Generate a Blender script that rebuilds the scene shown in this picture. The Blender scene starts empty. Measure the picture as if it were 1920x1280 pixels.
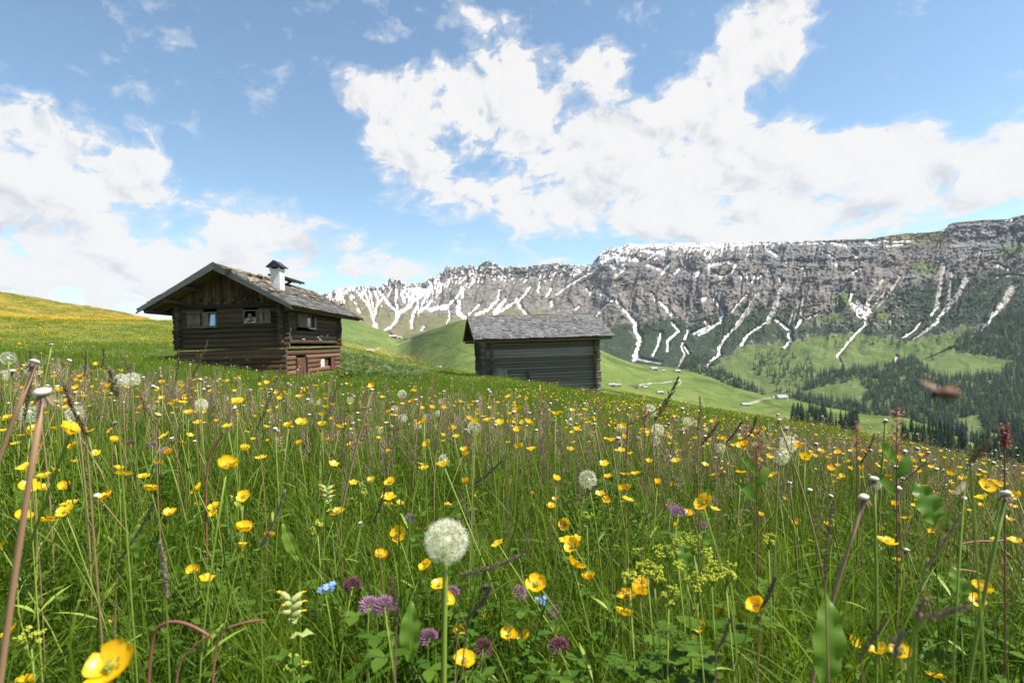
import bpy, bmesh, math, random
import numpy as np
from mathutils import Vector, Matrix, Euler

R = math.radians
rnd = random.Random(7)
rng = np.random.default_rng(11)
scene = bpy.context.scene
COL = scene.collection

# ------------------------------------------------------------------ camera
F = 1066.67            # focal length in pixels of the 1920 px frame (20 mm on 36 mm)
ROLL = R(1.82)
HOR = 4.0
cam_d = bpy.data.cameras.new('camera')
cam_d.lens = 20.0
cam_d.sensor_width = 36.0
cam_d.clip_start = 0.02
cam_d.clip_end = 20000.0
cam_d.dof.use_dof = True
cam_d.dof.focus_distance = 2.2
cam_d.dof.aperture_fstop = 10.0
cam = bpy.data.objects.new('camera', cam_d)
COL.objects.link(cam)
cam.matrix_world = Matrix.Rotation(R(90) + math.atan(HOR / F), 4, 'X') @ Matrix.Rotation(-ROLL, 4, 'Z')
scene.camera = cam

# ------------------------------------------------------------------ render
scene.render.engine = 'CYCLES'
cy = scene.cycles
cy.max_bounces = 6
cy.diffuse_bounces = 3
cy.glossy_bounces = 2
cy.transmission_bounces = 4
cy.transparent_max_bounces = 4
cy.volume_bounces = 0
cy.use_denoising = True
cy.denoiser = 'OPENIMAGEDENOISE'
cy.denoising_input_passes = 'RGB_ALBEDO_NORMAL'
cy.denoising_prefilter = 'ACCURATE'
cy.sample_clamp_indirect = 6.0
cy.caustics_reflective = False
cy.caustics_refractive = False
scene.view_settings.view_transform = 'Standard'
scene.view_settings.look = 'None'
scene.view_settings.exposure = 0.9
scene.view_settings.gamma = 1.0
scene.view_settings.use_curve_mapping = False

# ------------------------------------------------------------------ sky and sun
SUN_EL, SUN_AZ = R(56), R(103)      # azimuth clockwise from the view direction (+Y)
SUN_STRENGTH = 5.0
SKY_STRENGTH = 0.106
world = bpy.data.worlds.new('World')
scene.world = world
world.use_nodes = True
NT = world.node_tree
NT.nodes.clear()


class N:
    """small helper to write node trees"""
    def __init__(self, tree):
        self.t = tree

    def new(self, typ, **kw):
        n = self.t.nodes.new(typ)
        ins = kw.pop('i', {})
        for k, v in kw.items():
            setattr(n, k, v)
        for k, v in ins.items():
            s = n.inputs[k]
            if isinstance(v, bpy.types.NodeSocket):
                self.t.links.new(v, s)
            else:
                s.default_value = v
        return n

    def math(self, op, a, b=0.0, c=0.0, clamp=False):
        n = self.new('ShaderNodeMath', operation=op, use_clamp=clamp, i={0: a, 1: b, 2: c})
        return n.outputs[0]

    def vec(self, op, a, b=None, c=None):
        ii = {0: a}
        if b is not None:
            ii[1] = b
        if c is not None:
            ii[2] = c
        n = self.new('ShaderNodeVectorMath', operation=op, i=ii)
        return n.outputs['Value'] if op in ('LENGTH', 'DOT_PRODUCT', 'DISTANCE') else n.outputs[0]

    def noise(self, vec, scale, detail=4.0, rough=0.55, dist=0.0, out='Fac', lac=2.0):
        n = self.new('ShaderNodeTexNoise', i={'Vector': vec, 'Scale': scale, 'Detail': detail,
                                              'Roughness': rough, 'Distortion': dist, 'Lacunarity': lac})
        return n.outputs[0] if out == 'Fac' else n.outputs['Color']

    def ramp(self, fac, stops, interp='LINEAR'):
        n = self.new('ShaderNodeValToRGB', i={0: fac})
        cr = n.color_ramp
        cr.interpolation = interp
        while len(cr.elements) < len(stops):
            cr.elements.new(0.5)
        for e, (p, c) in zip(cr.elements, stops):
            e.position = p
            e.color = (*c, 1.0) if len(c) == 3 else c
        return n.outputs[0]

    def maprange(self, v, a, b, lo=0.0, hi=1.0, typ='SMOOTHSTEP'):
        n = self.new('ShaderNodeMapRange', interpolation_type=typ,
                     i={'Value': v, 'From Min': a, 'From Max': b, 'To Min': lo, 'To Max': hi})
        return n.outputs[0]

    def mix(self, fac, a, b, blend='MIX'):
        n = self.new('ShaderNodeMix', data_type='RGBA', blend_type=blend)
        for idx, v in ((0, fac), (6, a), (7, b)):
            s = n.inputs[idx]
            if isinstance(v, bpy.types.NodeSocket):
                self.t.links.new(v, s)
            else:
                s.default_value = v if idx == 0 or len(v) == 4 else (*v, 1.0)
        return n.outputs[2]


def unpix(px, py):
    """pixel of the photograph -> level image plane coordinates (right, down from the horizon)"""
    dx, dy = np.asarray(px, float) - 960.0, np.asarray(py, float) - 640.0
    c, s = math.cos(ROLL), math.sin(ROLL)
    return dx * c - dy * s, dx * s + dy * c - HOR


def W(px, py, d):
    X, Y = unpix(px, py)
    return float(X * d / F), float(d), float(-Y * d / F)


def az_el(px, py):
    X, Y = unpix(px, py)
    return math.atan2(X, F), math.atan2(-Y, math.hypot(X, F))


def make_world():
    n = N(NT)
    out = n.new('ShaderNodeOutputWorld')
    sky = n.new('ShaderNodeTexSky', sky_type='NISHITA', sun_disc=False)
    sky.sun_elevation = SUN_EL
    sky.sun_rotation = SUN_AZ
    sky.altitude = 900.0
    sky.air_density = 1.0
    sky.dust_density = 0.8
    sky.ozone_density = 1.0
    geo = n.new('ShaderNodeTexCoord')
    d = geo.outputs['Generated']
    sep = n.new('ShaderNodeSeparateXYZ', i={0: d})
    az = n.math('ARCTAN2', sep.outputs[0], sep.outputs[1])
    el = n.math('ARCSINE', sep.outputs[2])
    uv = n.new('ShaderNodeCombineXYZ', i={0: az, 1: el, 2: 0.0}).outputs[0]
    # coordinates on a flat cloud layer: clouds flatten towards the horizon
    zc = n.math('MAXIMUM', n.math('ADD', sep.outputs[2], 0.16), 0.05)
    lay = n.new('ShaderNodeCombineXYZ', i={0: n.math('DIVIDE', sep.outputs[0], zc),
                                           1: n.math('DIVIDE', sep.outputs[1], zc), 2: 0.0}).outputs[0]
    warp = n.noise(lay, 1.6, 3.0, 0.55, out='Color')
    warpv = n.vec('SUBTRACT', warp, (0.5, 0.5, 0.5))
    uvw = n.vec('MULTIPLY_ADD', warpv, (0.13, 0.085, 0.0), uv)
    blobs = [  # px, py, rx, ry, weight: the large cloud masses
        (40, 330, 290, 150, 1.0), (180, 310, 190, 70, .75), (-120, 260, 200, 150, 1.), (120, 440, 260, 70, .7),
        (450, 415, 150, 75, .85), (90, 520, 420, 75, .95), (360, 525, 230, 60, .8), (650, 490, 240, 55, .85),
        (340, 205, 70, 50, .45), (60, 200, 120, 40, .5), (210, 165, 60, 24, .28), (90, 90, 60, 30, .2),
        (725, 235, 90, 70, .75), (770, 300, 120, 70, .9), (620, 140, 46, 30, .45), (700, 180, 60, 40, .4),
        (890, 385, 140, 60, .9), (870, 165, 200, 55, .95), (970, 110, 90, 44, .8), (1120, 115, 80, 55, .95),
        (880, 50, 75, 48, .42), (1000, 215, 200, 60, 1.0), (1090, 265, 160, 60, .8), (1050, 335, 220, 75, .9),
        (1050, 415, 120, 36, .65), (1290, 200, 130, 90, .9), (1350, 135, 120, 80, .8), (1450, 95, 110, 60, .8),
        (1410, 25, 110, 50, .7), (1270, 30, 60, 30, .35), (1250, 300, 200, 100, 1.), (1320, 350, 260, 100, 1.),
        (1470, 340, 250, 110, 1.), (1600, 300, 160, 80, .85), (1690, 245, 75, 40, .75), (1510, 210, 75, 36, .8),
        (1240, 405, 140, 50, .8), (1420, 420, 290, 60, .9), (1600, 390, 200, 70, .9), (1810, 320, 170, 60, .9),
        (1930, 320, 170, 80, .9), (1760, 375, 210, 60, .85), (2080, 300, 200, 100, .9), (1060, 488, 70, 14, .5),
        (1650, 420, 170, 40, .4), (1600, -120, 260, 100, .7), (600, -260, 300, 120, .6), (-500, 200, 300, 150, .9),
        (2500, 250, 350, 130, .9), (260, 70, 150, 60, -.45), (1045, 288, 60, 22, -.3), (690, 100, 130, 40, -.3),
        (600, 290, 70, 110, -.5), (1760, 120, 160, 90, -.4), (1850, 415, 90, 30, -.45), (480, 300, 110, 70, -.4),
        (880, 450, 110, 22, -.3), (640, 400, 70, 50, -.35), (740, 420, 40, 40, -.3), (1195, 150, 45, 70, -.5), (1570, 140, 60, 60, -.4), (1130, 395, 40, 25, -.3)]
    acc = None
    for (px, py, rx, ry, w) in blobs:
        a, e = az_el(px, py)
        a1, _ = az_el(px + rx, py)
        _, e1 = az_el(px, py - ry)
        sa, se = 1.0 / max(abs(a1 - a), .01), 1.0 / max(abs(e1 - e), .006)
        v = n.vec('MULTIPLY_ADD', uvw, (sa, se, 0.0), (-a * sa, -e * se, 0.0))
        ln = n.vec('LENGTH', v)
        m = n.maprange(ln, 1.45, 0.0, 0.0, w)
        acc = m if acc is None else n.math('ADD', acc, m)
    # off the frame: scattered fair-weather clouds everywhere
    wide = n.maprange(n.noise(lay, 0.55, 2.0, 0.5), 0.45, 0.7, 0.0, 0.35)
    field = n.math('ADD', n.math('MINIMUM', acc, 1.15), wide)
    n1 = n.noise(lay, 2.4, 8.0, 0.58, 0.3)
    n2 = n.noise(uvw, 7.5, 8.0, 0.60, 0.15)
    n3 = n.noise(n.vec('MULTIPLY', uvw, (1.0, 1.5, 1.0)), 24.0, 6.0, 0.62, 0.2)
    nn = n.math('ADD', n.math('MULTIPLY', n.math('SUBTRACT', n1, .5), 1.1), n.math('ADD', n.math('MULTIPLY', n.math('SUBTRACT', n2, .5), 1.9), n.math('MULTIPLY', n.math('SUBTRACT', n3, .5), 1.15)))
    dens = n.math('ADD', n.math('MULTIPLY', field, 0.56), nn)
    mask = n.maprange(dens, 0.23, 0.51)
    thin = n.maprange(dens, 0.08, 0.34, 0.0, 0.30)
    mask = n.math('MAXIMUM', mask, thin)
    up = n.maprange(sep.outputs[2], -0.02, 0.03)
    # thicker parts a little grey, edges bright
    n2o = n.noise(n.vec('ADD', uvw, (.010, .024, 0.0)), 7.5, 6.0, 0.60, 0.15)
    shade_up = n.math('ADD', n.math('MULTIPLY', n.math('SUBTRACT', n2o, n2), 2.6), n.math('MULTIPLY', dens, .12))
    body_old = n.maprange(n.math('ADD', n.math('MULTIPLY', n.noise(n.vec('ADD', uvw, (.013, -.02, 0.0)), 10.0, 6.0, .6), 1.0), n.math('MULTIPLY', dens, .22)), .42, .86)
    body = n.maprange(n.math('ADD', shade_up, n.math('MULTIPLY', body_old, .12)), .03, .50, typ='LINEAR')
    ccol = n.ramp(body, [(0.0, (1.0, .99, .98)), (.4, (.97, .97, .975)), (1.0, (.72, .75, .80))])
    skyc = n.vec('SCALE', n.vec('MULTIPLY', sky.outputs[0], (.93, 1.04, 1.00)))
    skyc.node.inputs['Scale'].default_value = SKY_STRENGTH
    cl = n.vec('SCALE', ccol)
    cl.node.inputs['Scale'].default_value = CLOUD
    final = n.mix(n.math('MULTIPLY', mask, up), skyc, cl)
    bg = n.new('ShaderNodeBackground', i={'Color': final, 'Strength': 1.0})
    NT.links.new(bg.outputs[0], out.inputs[0])


CLOUD = 0.50
make_world()
world.cycles.sampling_method = 'MANUAL'
world.cycles.sample_map_resolution = 512

sun_d = bpy.data.lights.new('sun', 'SUN')
sun_d.energy = SUN_STRENGTH
sun_d.angle = R(0.53)
sun_d.color = (1.0, 0.955, 0.88)
sun = bpy.data.objects.new('sun', sun_d)
COL.objects.link(sun)
sdir = Vector((math.sin(SUN_AZ) * math.cos(SUN_EL), math.cos(SUN_AZ) * math.cos(SUN_EL), math.sin(SUN_EL)))
sun.rotation_euler = (-sdir).to_track_quat('-Z', 'Y').to_euler()

# ------------------------------------------------------------------ numeric noise
_perm = np.random.default_rng(3).permutation(512)
_perm = np.r_[_perm, _perm, _perm]
_ga = np.random.default_rng(4).uniform(0, 2 * np.pi, 512)


def perlin(x, y, seed=0):
    x = np.asarray(x, float) + seed * 17.31
    y = np.asarray(y, float) + seed * 9.77
    xi, yi = np.floor(x).astype(int), np.floor(y).astype(int)
    xf, yf = x - xi, y - yi
    u, v = xf * xf * xf * (xf * (xf * 6 - 15) + 10), yf * yf * yf * (yf * (yf * 6 - 15) + 10)

    def g(ix, iy, dx, dy):
        a = _ga[_perm[(_perm[ix & 511] + iy) & 511]]
        return np.cos(a) * dx + np.sin(a) * dy
    n00, n10 = g(xi, yi, xf, yf), g(xi + 1, yi, xf - 1, yf)
    n01, n11 = g(xi, yi + 1, xf, yf - 1), g(xi + 1, yi + 1, xf - 1, yf - 1)
    return ((n00 * (1 - u) + n10 * u) * (1 - v) + (n01 * (1 - u) + n11 * u) * v) * 1.5


def fbm(x, y, o=4, seed=0, g=0.5):
    s, a, t = 0.0, 1.0, 0.0
    for k in range(o):
        s = s + a * perlin(x * 2 ** k, y * 2 ** k, seed + k * 3)
        t += a
        a *= g
    return s / t


def ridged(x, y, o=4, seed=0, g=0.5):
    s, a, t = 0.0, 1.0, 0.0
    for k in range(o):
        s = s + a * (1 - 2 * np.abs(perlin(x * 2 ** k, y * 2 ** k, seed + k * 3)))
        t += a
        a *= g
    return s / t


def sstep(a, b, x):
    t = np.clip((np.asarray(x, float) - a) / (b - a), 0, 1)
    return t * t * (3 - 2 * t)


# ------------------------------------------------------------------ object helpers
def mesh_np(name, verts, faces, mats, smooth=True, midx=None):
    """faces: (n,3) or (n,4) array, or list of arrays of both kinds"""
    me = bpy.data.meshes.new(name)
    verts = np.asarray(verts, np.float32)
    if not isinstance(faces, list):
        faces = [faces]
    faces = [np.asarray(f, np.int32) for f in faces if len(f)]
    nl = sum(f.size for f in faces)
    nf = sum(len(f) for f in faces)
    me.vertices.add(len(verts))
    me.vertices.foreach_set('co', verts.ravel())
    me.loops.add(nl)
    me.polygons.add(nf)
    me.loops.foreach_set('vertex_index', np.concatenate([f.ravel() for f in faces]))
    tot = np.concatenate([np.full(len(f), f.shape[1], np.int32) for f in faces])
    st = np.r_[0, np.cumsum(tot)[:-1]].astype(np.int32)
    me.polygons.foreach_set('loop_start', st)
    me.polygons.foreach_set('loop_total', tot)
    me.polygons.foreach_set('use_smooth', np.full(nf, smooth, bool))
    for m in (mats if isinstance(mats, (list, tuple)) else [mats]):
        me.materials.append(m)
    if midx is not None:
        me.polygons.foreach_set('material_index', np.asarray(midx, np.int32))
    me.update(calc_edges=True)
    return me


def link(name, data, parent=None, loc=None, rot=None, scale=None, mat=None):
    o = bpy.data.objects.new(name, data)
    COL.objects.link(o)
    if parent is not None:
        o.parent = parent
    if mat is not None:
        o.matrix_local = mat
    if loc is not None:
        o.location = loc
    if rot is not None:
        o.rotation_euler = rot
    if scale is not None:
        o.scale = scale if hasattr(scale, '__len__') else (scale,) * 3
    return o


def tag(o, label=None, cat=None, group=None, kind=None):
    if label:
        o['label'] = label
    if cat:
        o['category'] = cat
    if group:
        o['group'] = group
    if kind:
        o['kind'] = kind
    return o


def thing(name, label, cat, loc=(0, 0, 0), rotz=0.0, group=None):
    o = link(name, None, loc=loc, rot=(0, 0, rotz))
    o.empty_display_size = 0.05
    return tag(o, label, cat, group)


class MB:
    """collects shapes into one mesh"""
    def __init__(self):
        self.v, self.f, self.m = [], [], []
        self.n = 0

    def add(self, verts, faces, mi=0):
        for f in faces:
            self.f.append([i + self.n for i in f])
            self.m.append(mi)
        self.v.extend([tuple(p) for p in verts])
        self.n += len(verts)

    def box(self, c, s, mi=0, rot=None, jit=0.0):
        vs = []
        for dx, dy, dz in ((-1, -1, -1), (1, -1, -1), (1, 1, -1), (-1, 1, -1), (-1, -1, 1), (1, -1, 1), (1, 1, 1), (-1, 1, 1)):
            p = Vector((dx * s[0] / 2 + rnd.uniform(-jit, jit), dy * s[1] / 2 + rnd.uniform(-jit, jit), dz * s[2] / 2 + rnd.uniform(-jit, jit)))
            if rot is not None:
                p = rot @ p
            vs.append(p + Vector(c))
        self.add(vs, [(0, 3, 2, 1), (4, 5, 6, 7), (0, 1, 5, 4), (1, 2, 6, 5), (2, 3, 7, 6), (3, 0, 4, 7)], mi)

    def tube(self, pts, rad, n=6, mi=0, cap=True):
        pts = [Vector(p) for p in pts]
        rads = rad if hasattr(rad, '__len__') else [rad] * len(pts)
        rings = []
        up = None
        for i, p in enumerate(pts):
            t = (pts[min(i + 1, len(pts) - 1)] - pts[max(i - 1, 0)]).normalized()
            if up is None:
                up = t.orthogonal().normalized()
            a = (up - t * up.dot(t)).normalized()
            up = a
            b = t.cross(a)
            rings.append([p + (a * math.cos(2 * math.pi * k / n) + b * math.sin(2 * math.pi * k / n)) * rads[i] for k in range(n)])
        vs = [q for r_ in rings for q in r_]
        fs = []
        for i in range(len(pts) - 1):
            for k in range(n):
                fs.append((i * n + k, i * n + (k + 1) % n, (i + 1) * n + (k + 1) % n, (i + 1) * n + k))
        if cap:
            fs.append(tuple(range(n - 1, -1, -1)))
            fs.append(tuple((len(pts) - 1) * n + k for k in range(n)))
        self.add(vs, fs, mi)

    def mesh(self, name, mats, smooth=False):
        me = bpy.data.meshes.new(name)
        me.from_pydata(self.v, [], self.f)
        for m in (mats if isinstance(mats, (list, tuple)) else [mats]):
            me.materials.append(m)
        me.polygons.foreach_set('material_index', self.m)
        me.polygons.foreach_set('use_smooth', [smooth] * len(self.f))
        me.update()
        return me

    def build(self, name, mats, parent=None, smooth=False, **kw):
        return link(name, self.mesh(name, mats, smooth), parent, **kw)


# ------------------------------------------------------------------ materials
def material(name):
    m = bpy.data.materials.new(name)
    m.use_nodes = True
    m.node_tree.nodes.clear()
    n = N(m.node_tree)
    out = n.new('ShaderNodeOutputMaterial')
    return m, n, out


def principled(n, out, color, rough=0.8, spec=0.3, normal=None, metallic=0.0):
    ii = {'Base Color': color, 'Roughness': rough, 'Specular IOR Level': spec, 'Metallic': metallic}
    if not isinstance(color, bpy.types.NodeSocket) and len(color) == 3:
        ii['Base Color'] = (*color, 1.0)
    p = n.new('ShaderNodeBsdfPrincipled', i=ii)
    if normal is not None:
        n.t.links.new(normal, p.inputs['Normal'])
    n.t.links.new(p.outputs[0], out.inputs[0])
    return p


def bump(n, h, strength=0.4, dist=0.02):
    return n.new('ShaderNodeBump', i={'Height': h, 'Strength': strength, 'Distance': dist}).outputs[0]


def rand(n):
    return n.new('ShaderNodeObjectInfo').outputs['Random']


def wood_mat(name, dark, light, grey, scale=(2, 30, 30), amt_grey=0.5, rough=0.85, axis='X'):
    """weathered wood: grain along local X, tone differs from piece to piece"""
    m, n, out = material(name)
    tc = n.new('ShaderNodeTexCoord').outputs['Object']
    r_ = rand(n)
    off = n.new('ShaderNodeCombineXYZ', i={0: n.math('MULTIPLY', r_, 37.0), 1: n.math('MULTIPLY', r_, 11.0), 2: n.math('MULTIPLY', r_, 5.0)}).outputs[0]
    v = n.vec('ADD', n.vec('MULTIPLY', tc, scale), off)
    g = n.noise(v, 1.0, 6.0, 0.65, 0.4)
    big = n.noise(n.vec('ADD', n.vec('MULTIPLY', tc, (.9, 3., 3.)), off), 1.0, 3.0, 0.6)
    c1 = n.mix(n.maprange(g, .35, .7), dark, light)
    c2 = n.mix(n.math('MULTIPLY', n.maprange(big, .42, .68), amt_grey), c1, grey)
    tone = n.math('MULTIPLY_ADD', r_, 0.9, 0.55)
    c3 = n.mix(1.0, c2, n.new('ShaderNodeCombineXYZ', i={0: tone, 1: tone, 2: tone}).outputs[0], 'MULTIPLY')
    principled(n, out, c3, rough, 0.2, bump(n, g, 0.6, 0.012))
    return m


def flat_mat(name, color, rough=0.6, spec=0.3, var=0.15, scale=20.0, metallic=0.0):
    m, n, out = material(name)
    tc = n.new('ShaderNodeTexCoord').outputs['Object']
    g = n.noise(tc, scale, 4.0, 0.6)
    dk = tuple(c * (1 - var) for c in color)
    lt = tuple(min(1.0, c * (1 + var)) for c in color)
    principled(n, out, n.mix(n.maprange(g, .3, .7), dk, lt), rough, spec, None, metallic)
    return m


def leaf_mat(name, c_dark, c_light, trans=0.35, spec=0.25, rough=0.5, noise_scale=6.0, tip=None, tip_z=(0.1, 0.4)):
    """thin plant tissue: light passes through"""
    m, n, out = material(name)
    r_ = rand(n)
    tc = n.new('ShaderNodeTexCoord').outputs['Object']
    g = n.noise(tc, noise_scale, 2.0, 0.5)
    f = n.math('ADD', n.math('MULTIPLY', r_, 0.55), n.math('MULTIPLY', g, 0.55))
    c = n.mix(n.maprange(f, .15, .95, typ='LINEAR'), c_dark, c_light)
    if tip is not None:
        z = n.new('ShaderNodeSeparateXYZ', i={0: tc}).outputs[2]
        c = n.mix(n.math('MULTIPLY', n.maprange(z, tip_z[0], tip_z[1]), n.maprange(n.noise(tc, 40.0, 1.0), .45, .7)), c, tip)
    p = n.new('ShaderNodeBsdfPrincipled', i={'Base Color': c, 'Roughness': rough, 'Specular IOR Level': spec})
    t = n.new('ShaderNodeBsdfTranslucent', i={'Color': n.mix(1.0, c, (1.25, 1.25, .6), 'MULTIPLY')})
    mx = n.new('ShaderNodeMixShader', i={0: trans, 1: p.outputs[0], 2: t.outputs[0]})
    n.t.links.new(mx.outputs[0], out.inputs[0])
    return m


M = {}
M['grass'] = leaf_mat('grass_blade', (.030, .080, .005), (.205, .285, .022), .45, .20, .45, 9.0)
M['grass_far'] = leaf_mat('meadow_grass', (.075, .145, .013), (.195, .265, .032), .35, .15, .6, 1.5)
M['herb'] = leaf_mat('herb_leaf', (.040, .105, .008), (.125, .205, .022), .35, .15, .5, 20.0)
M['stem'] = leaf_mat('green_stem', (.15, .23, .03), (.27, .33, .055), .15, .3, .5)
M['stalk'] = leaf_mat('pink_stalk', (.25, .15, .085), (.33, .29, .12), .1, .3, .5, 4.0)
M['brownstem'] = leaf_mat('brown_stem', (.25, .145, .08), (.33, .20, .11), .05, .3, .5, 4.0)
M['petal'] = leaf_mat('buttercup_petal', (.76, .40, .003), (.90, .57, .012), .3, .4, .33, 60.0)
M['stamen'] = leaf_mat('buttercup_centre', (.55, .40, .02), (.45, .42, .05), .1, .2, .6, 200.0)
M['pappus'] = leaf_mat('seed_hair', (.72, .70, .66), (.80, .79, .75), .45, .1, .7)
M['button'] = flat_mat('seed_button', (.54, .49, .40), .8, .1, .2, 300.)
M['plume'] = leaf_mat('grass_panicle', (.13, .085, .062), (.27, .19, .135), .25, .2, .6, 60.0)
M['palep'] = leaf_mat('pale_panicle', (.30, .22, .15), (.42, .34, .24), .25, .2, .6, 60.0)
M['clover'] = leaf_mat('clover_floret', (.27, .10, .19), (.48, .28, .40), .25, .2, .5, 250.0)
M['cloverd'] = leaf_mat('dark_clover_floret', (.12, .03, .05), (.24, .075, .12), .15, .2, .5, 250.0)
M['sorrel'] = leaf_mat('sorrel_seed', (.22, .045, .028), (.36, .13, .08), .2, .2, .5, 80.0)
M['rattle'] = leaf_mat('rattle_calyx', (.33, .40, .12), (.48, .52, .20), .3, .2, .6, 80.0)
M['mantle'] = leaf_mat('mantle_floret', (.30, .36, .03), (.46, .48, .05), .25, .2, .6, 80.0)
M['blue'] = leaf_mat('forget_me_not_petal', (.20, .34, .75), (.28, .44, .82), .25, .2, .5, 80.0)
M['white_fl'] = leaf_mat('white_floret', (.70, .70, .62), (.80, .80, .74), .3, .2, .6, 80.0)
M['dock'] = leaf_mat('dock_leaf', (.085, .18, .018), (.19, .30, .03), .5, .35, .45, 25.0)

# ================================================================== TERRAIN
# ---- the near meadow: a smooth surface through surveyed points
_cp = [(0, 0, -.52), (-1, 0, -.43), (1, 0, -.63), (0, -3, -.40), (-4, -3, .15), (4, -3, -1.1), (0, -14, 0.4), (-14, -10, 2.2), (14, -10, -2.6),
       (0, 2, -.57), (0, 5, -.76), (-4, 5, -.38), (4, 5, -1.38), (-2.5, 2, -.29), (2.5, 2, -.92), (-40, 0, 6.0), (30, 0, -6.5), (60, 10, -14),
       (-9.2, 23, -1.16), (-13.4, 23.1, -.52), (-9, 30.8, -1.24), (-8.2, 21, -1.2), (-12, 20.5, -.75), (-13.2, 31, -.15),
       (-1.28, 33, -1.9), (5.0, 34.1, -3.25), (-2.4, 39.5, -2.2), (3.9, 40.6, -3.5)]
_g = .12
for (px, py, d) in [(1900, 892, 12), (1920, 882, 27), (1700, 868, 12), (1705, 835, 33), (1400, 806, 14), (1405, 778, 40), (1180, 770, 14), (1180, 747, 30),
                    (1180, 737, 46), (750, 745, 10), (750, 708, 24), (750, 682, 43), (100, 706, 10), (100, 648, 30), (100, 604, 70), (100, 569, 110),
                    (0, 557, 115), (-200, 532, 115), (-600, 500, 115), (250, 668, 15), (250, 640, 40), (250, 604, 75), (250, 590, 98), (450, 618, 75), (560, 640, 56),
                    (660, 654, 48), (720, 670, 46), (800, 691, 45), (880, 700, 46), (1000, 712, 46), (1550, 806, 37), (2200, 960, 25), (2500, 1050, 22)]:
    x, y, z = W(px, py, d)
    _cp.append((x, y, z - (_g if d > 9 else .3)))
_cp += [(W(250, 600, 150)[0], 150, 2.5), (W(0, 600, 170)[0], 170, 4), (W(800, 600, 80)[0], 80, -9), (W(1180, 600, 80)[0], 80, -13), (W(1400, 600, 75)[0], 75, -17),
        (W(1700, 600, 62)[0], 62, -18), (W(1920, 600, 55)[0], 55, -19), (W(2300, 600, 50)[0], 50, -23), (W(560, 600, 100)[0], 100, -3)]
_cp = np.array(_cp, float)


def _tpsU(r2):
    return 0.5 * r2 * np.log(r2 + 1e-9)


_S = 30.0
_n = len(_cp)
_A = np.zeros((_n + 3, _n + 3))
_p = _cp[:, :2] / _S
_A[:_n, :_n] = _tpsU(((_p[:, None] - _p[None]) ** 2).sum(-1)) + np.eye(_n) * 2e-4
_A[:_n, _n] = 1
_A[:_n, _n + 1:] = _p
_A[_n:, :_n] = _A[:_n, _n:].T
_w = np.linalg.solve(_A, np.r_[_cp[:, 2], 0, 0, 0])


def ground_z(x, y):
    x, y = np.asarray(x, float), np.asarray(y, float)
    sh = x.shape
    q = np.stack([x.ravel(), y.ravel()], -1) / _S
    z = _tpsU(((q[:, None] - _p[None]) ** 2).sum(-1)) @ _w[:_n] + _w[_n] + q @ _w[_n + 1:]
    d = np.hypot(x.ravel(), y.ravel())
    z = z + fbm(x.ravel() * .35, y.ravel() * .35, 3, 2) * .10 * sstep(1.5, 7, d) + fbm(x.ravel() * .06, y.ravel() * .06, 3, 5) * .5 * sstep(18, 60, d)
    return z.reshape(sh)


def gz(x, y):
    return float(ground_z(np.array([x]), np.array([y]))[0])


def meadow_material():
    m, n, out = material('meadow_ground')
    p = n.new('ShaderNodeTexCoord').outputs['Object']
    sp = n.new('ShaderNodeSeparateXYZ', i={0: p})
    dist = n.vec('LENGTH', p)
    far = n.maprange(dist, 10.0, 55.0)
    fine = n.noise(p, 9.0, 5.0, .65)
    mid = n.noise(p, 0.55, 4.0, .6, .4)
    soil = n.mix(n.maprange(fine, .3, .7), (.035, .050, .012), (.075, .105, .022))
    green = n.mix(n.maprange(mid, .3, .7), (.060, .105, .016), (.115, .155, .026))
    green = n.mix(n.maprange(n.noise(p, 3.0, 5.0, .7), .42, .75), green, (.15, .15, .05))
    west = n.maprange(sp.outputs[0], -22.0, -70.0)
    fl = n.math('MULTIPLY', n.maprange(n.noise(p, .16, 5.0, .65, .6), .34, .58), west)
    green = n.mix(n.math('MULTIPLY', fl, .85), green, (.29, .195, .045))
    specks = n.maprange(n.noise(p, 2.4, 3.0, .8), .58, .70)
    green = n.mix(n.math('MULTIPLY', specks, n.math('MULTIPLY_ADD', west, .5, .15)), green, (.46, .33, .03))
    c = n.mix(far, soil, green)
    principled(n, out, c, .95, .05, bump(n, n.noise(p, 2.5, 6.0, .7), .7, .12))
    return m


M['meadow'] = meadow_material()


def make_meadow():
    nr, na = 300, 420
    rr = np.r_[0.04, np.geomspace(.12, 185, nr - 1)]
    aa = np.linspace(R(-125), R(125), na)
    A_, R_ = np.meshgrid(aa, rr)
    x, y = np.sin(A_) * R_, np.cos(A_) * R_
    z = ground_z(x, y)
    v = np.stack([x, y, z], -1).reshape(-1, 3)
    i = np.arange(nr - 1)[:, None] * na + np.arange(na - 1)[None]
    f = np.stack([i, i + na, i + na + 1, i + 1], -1).reshape(-1, 4)
    o = link('meadow', mesh_np('meadow', v, f, M['meadow']))
    tag(o, 'flower meadow falling away to the right', kind='structure')


make_meadow()


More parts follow.
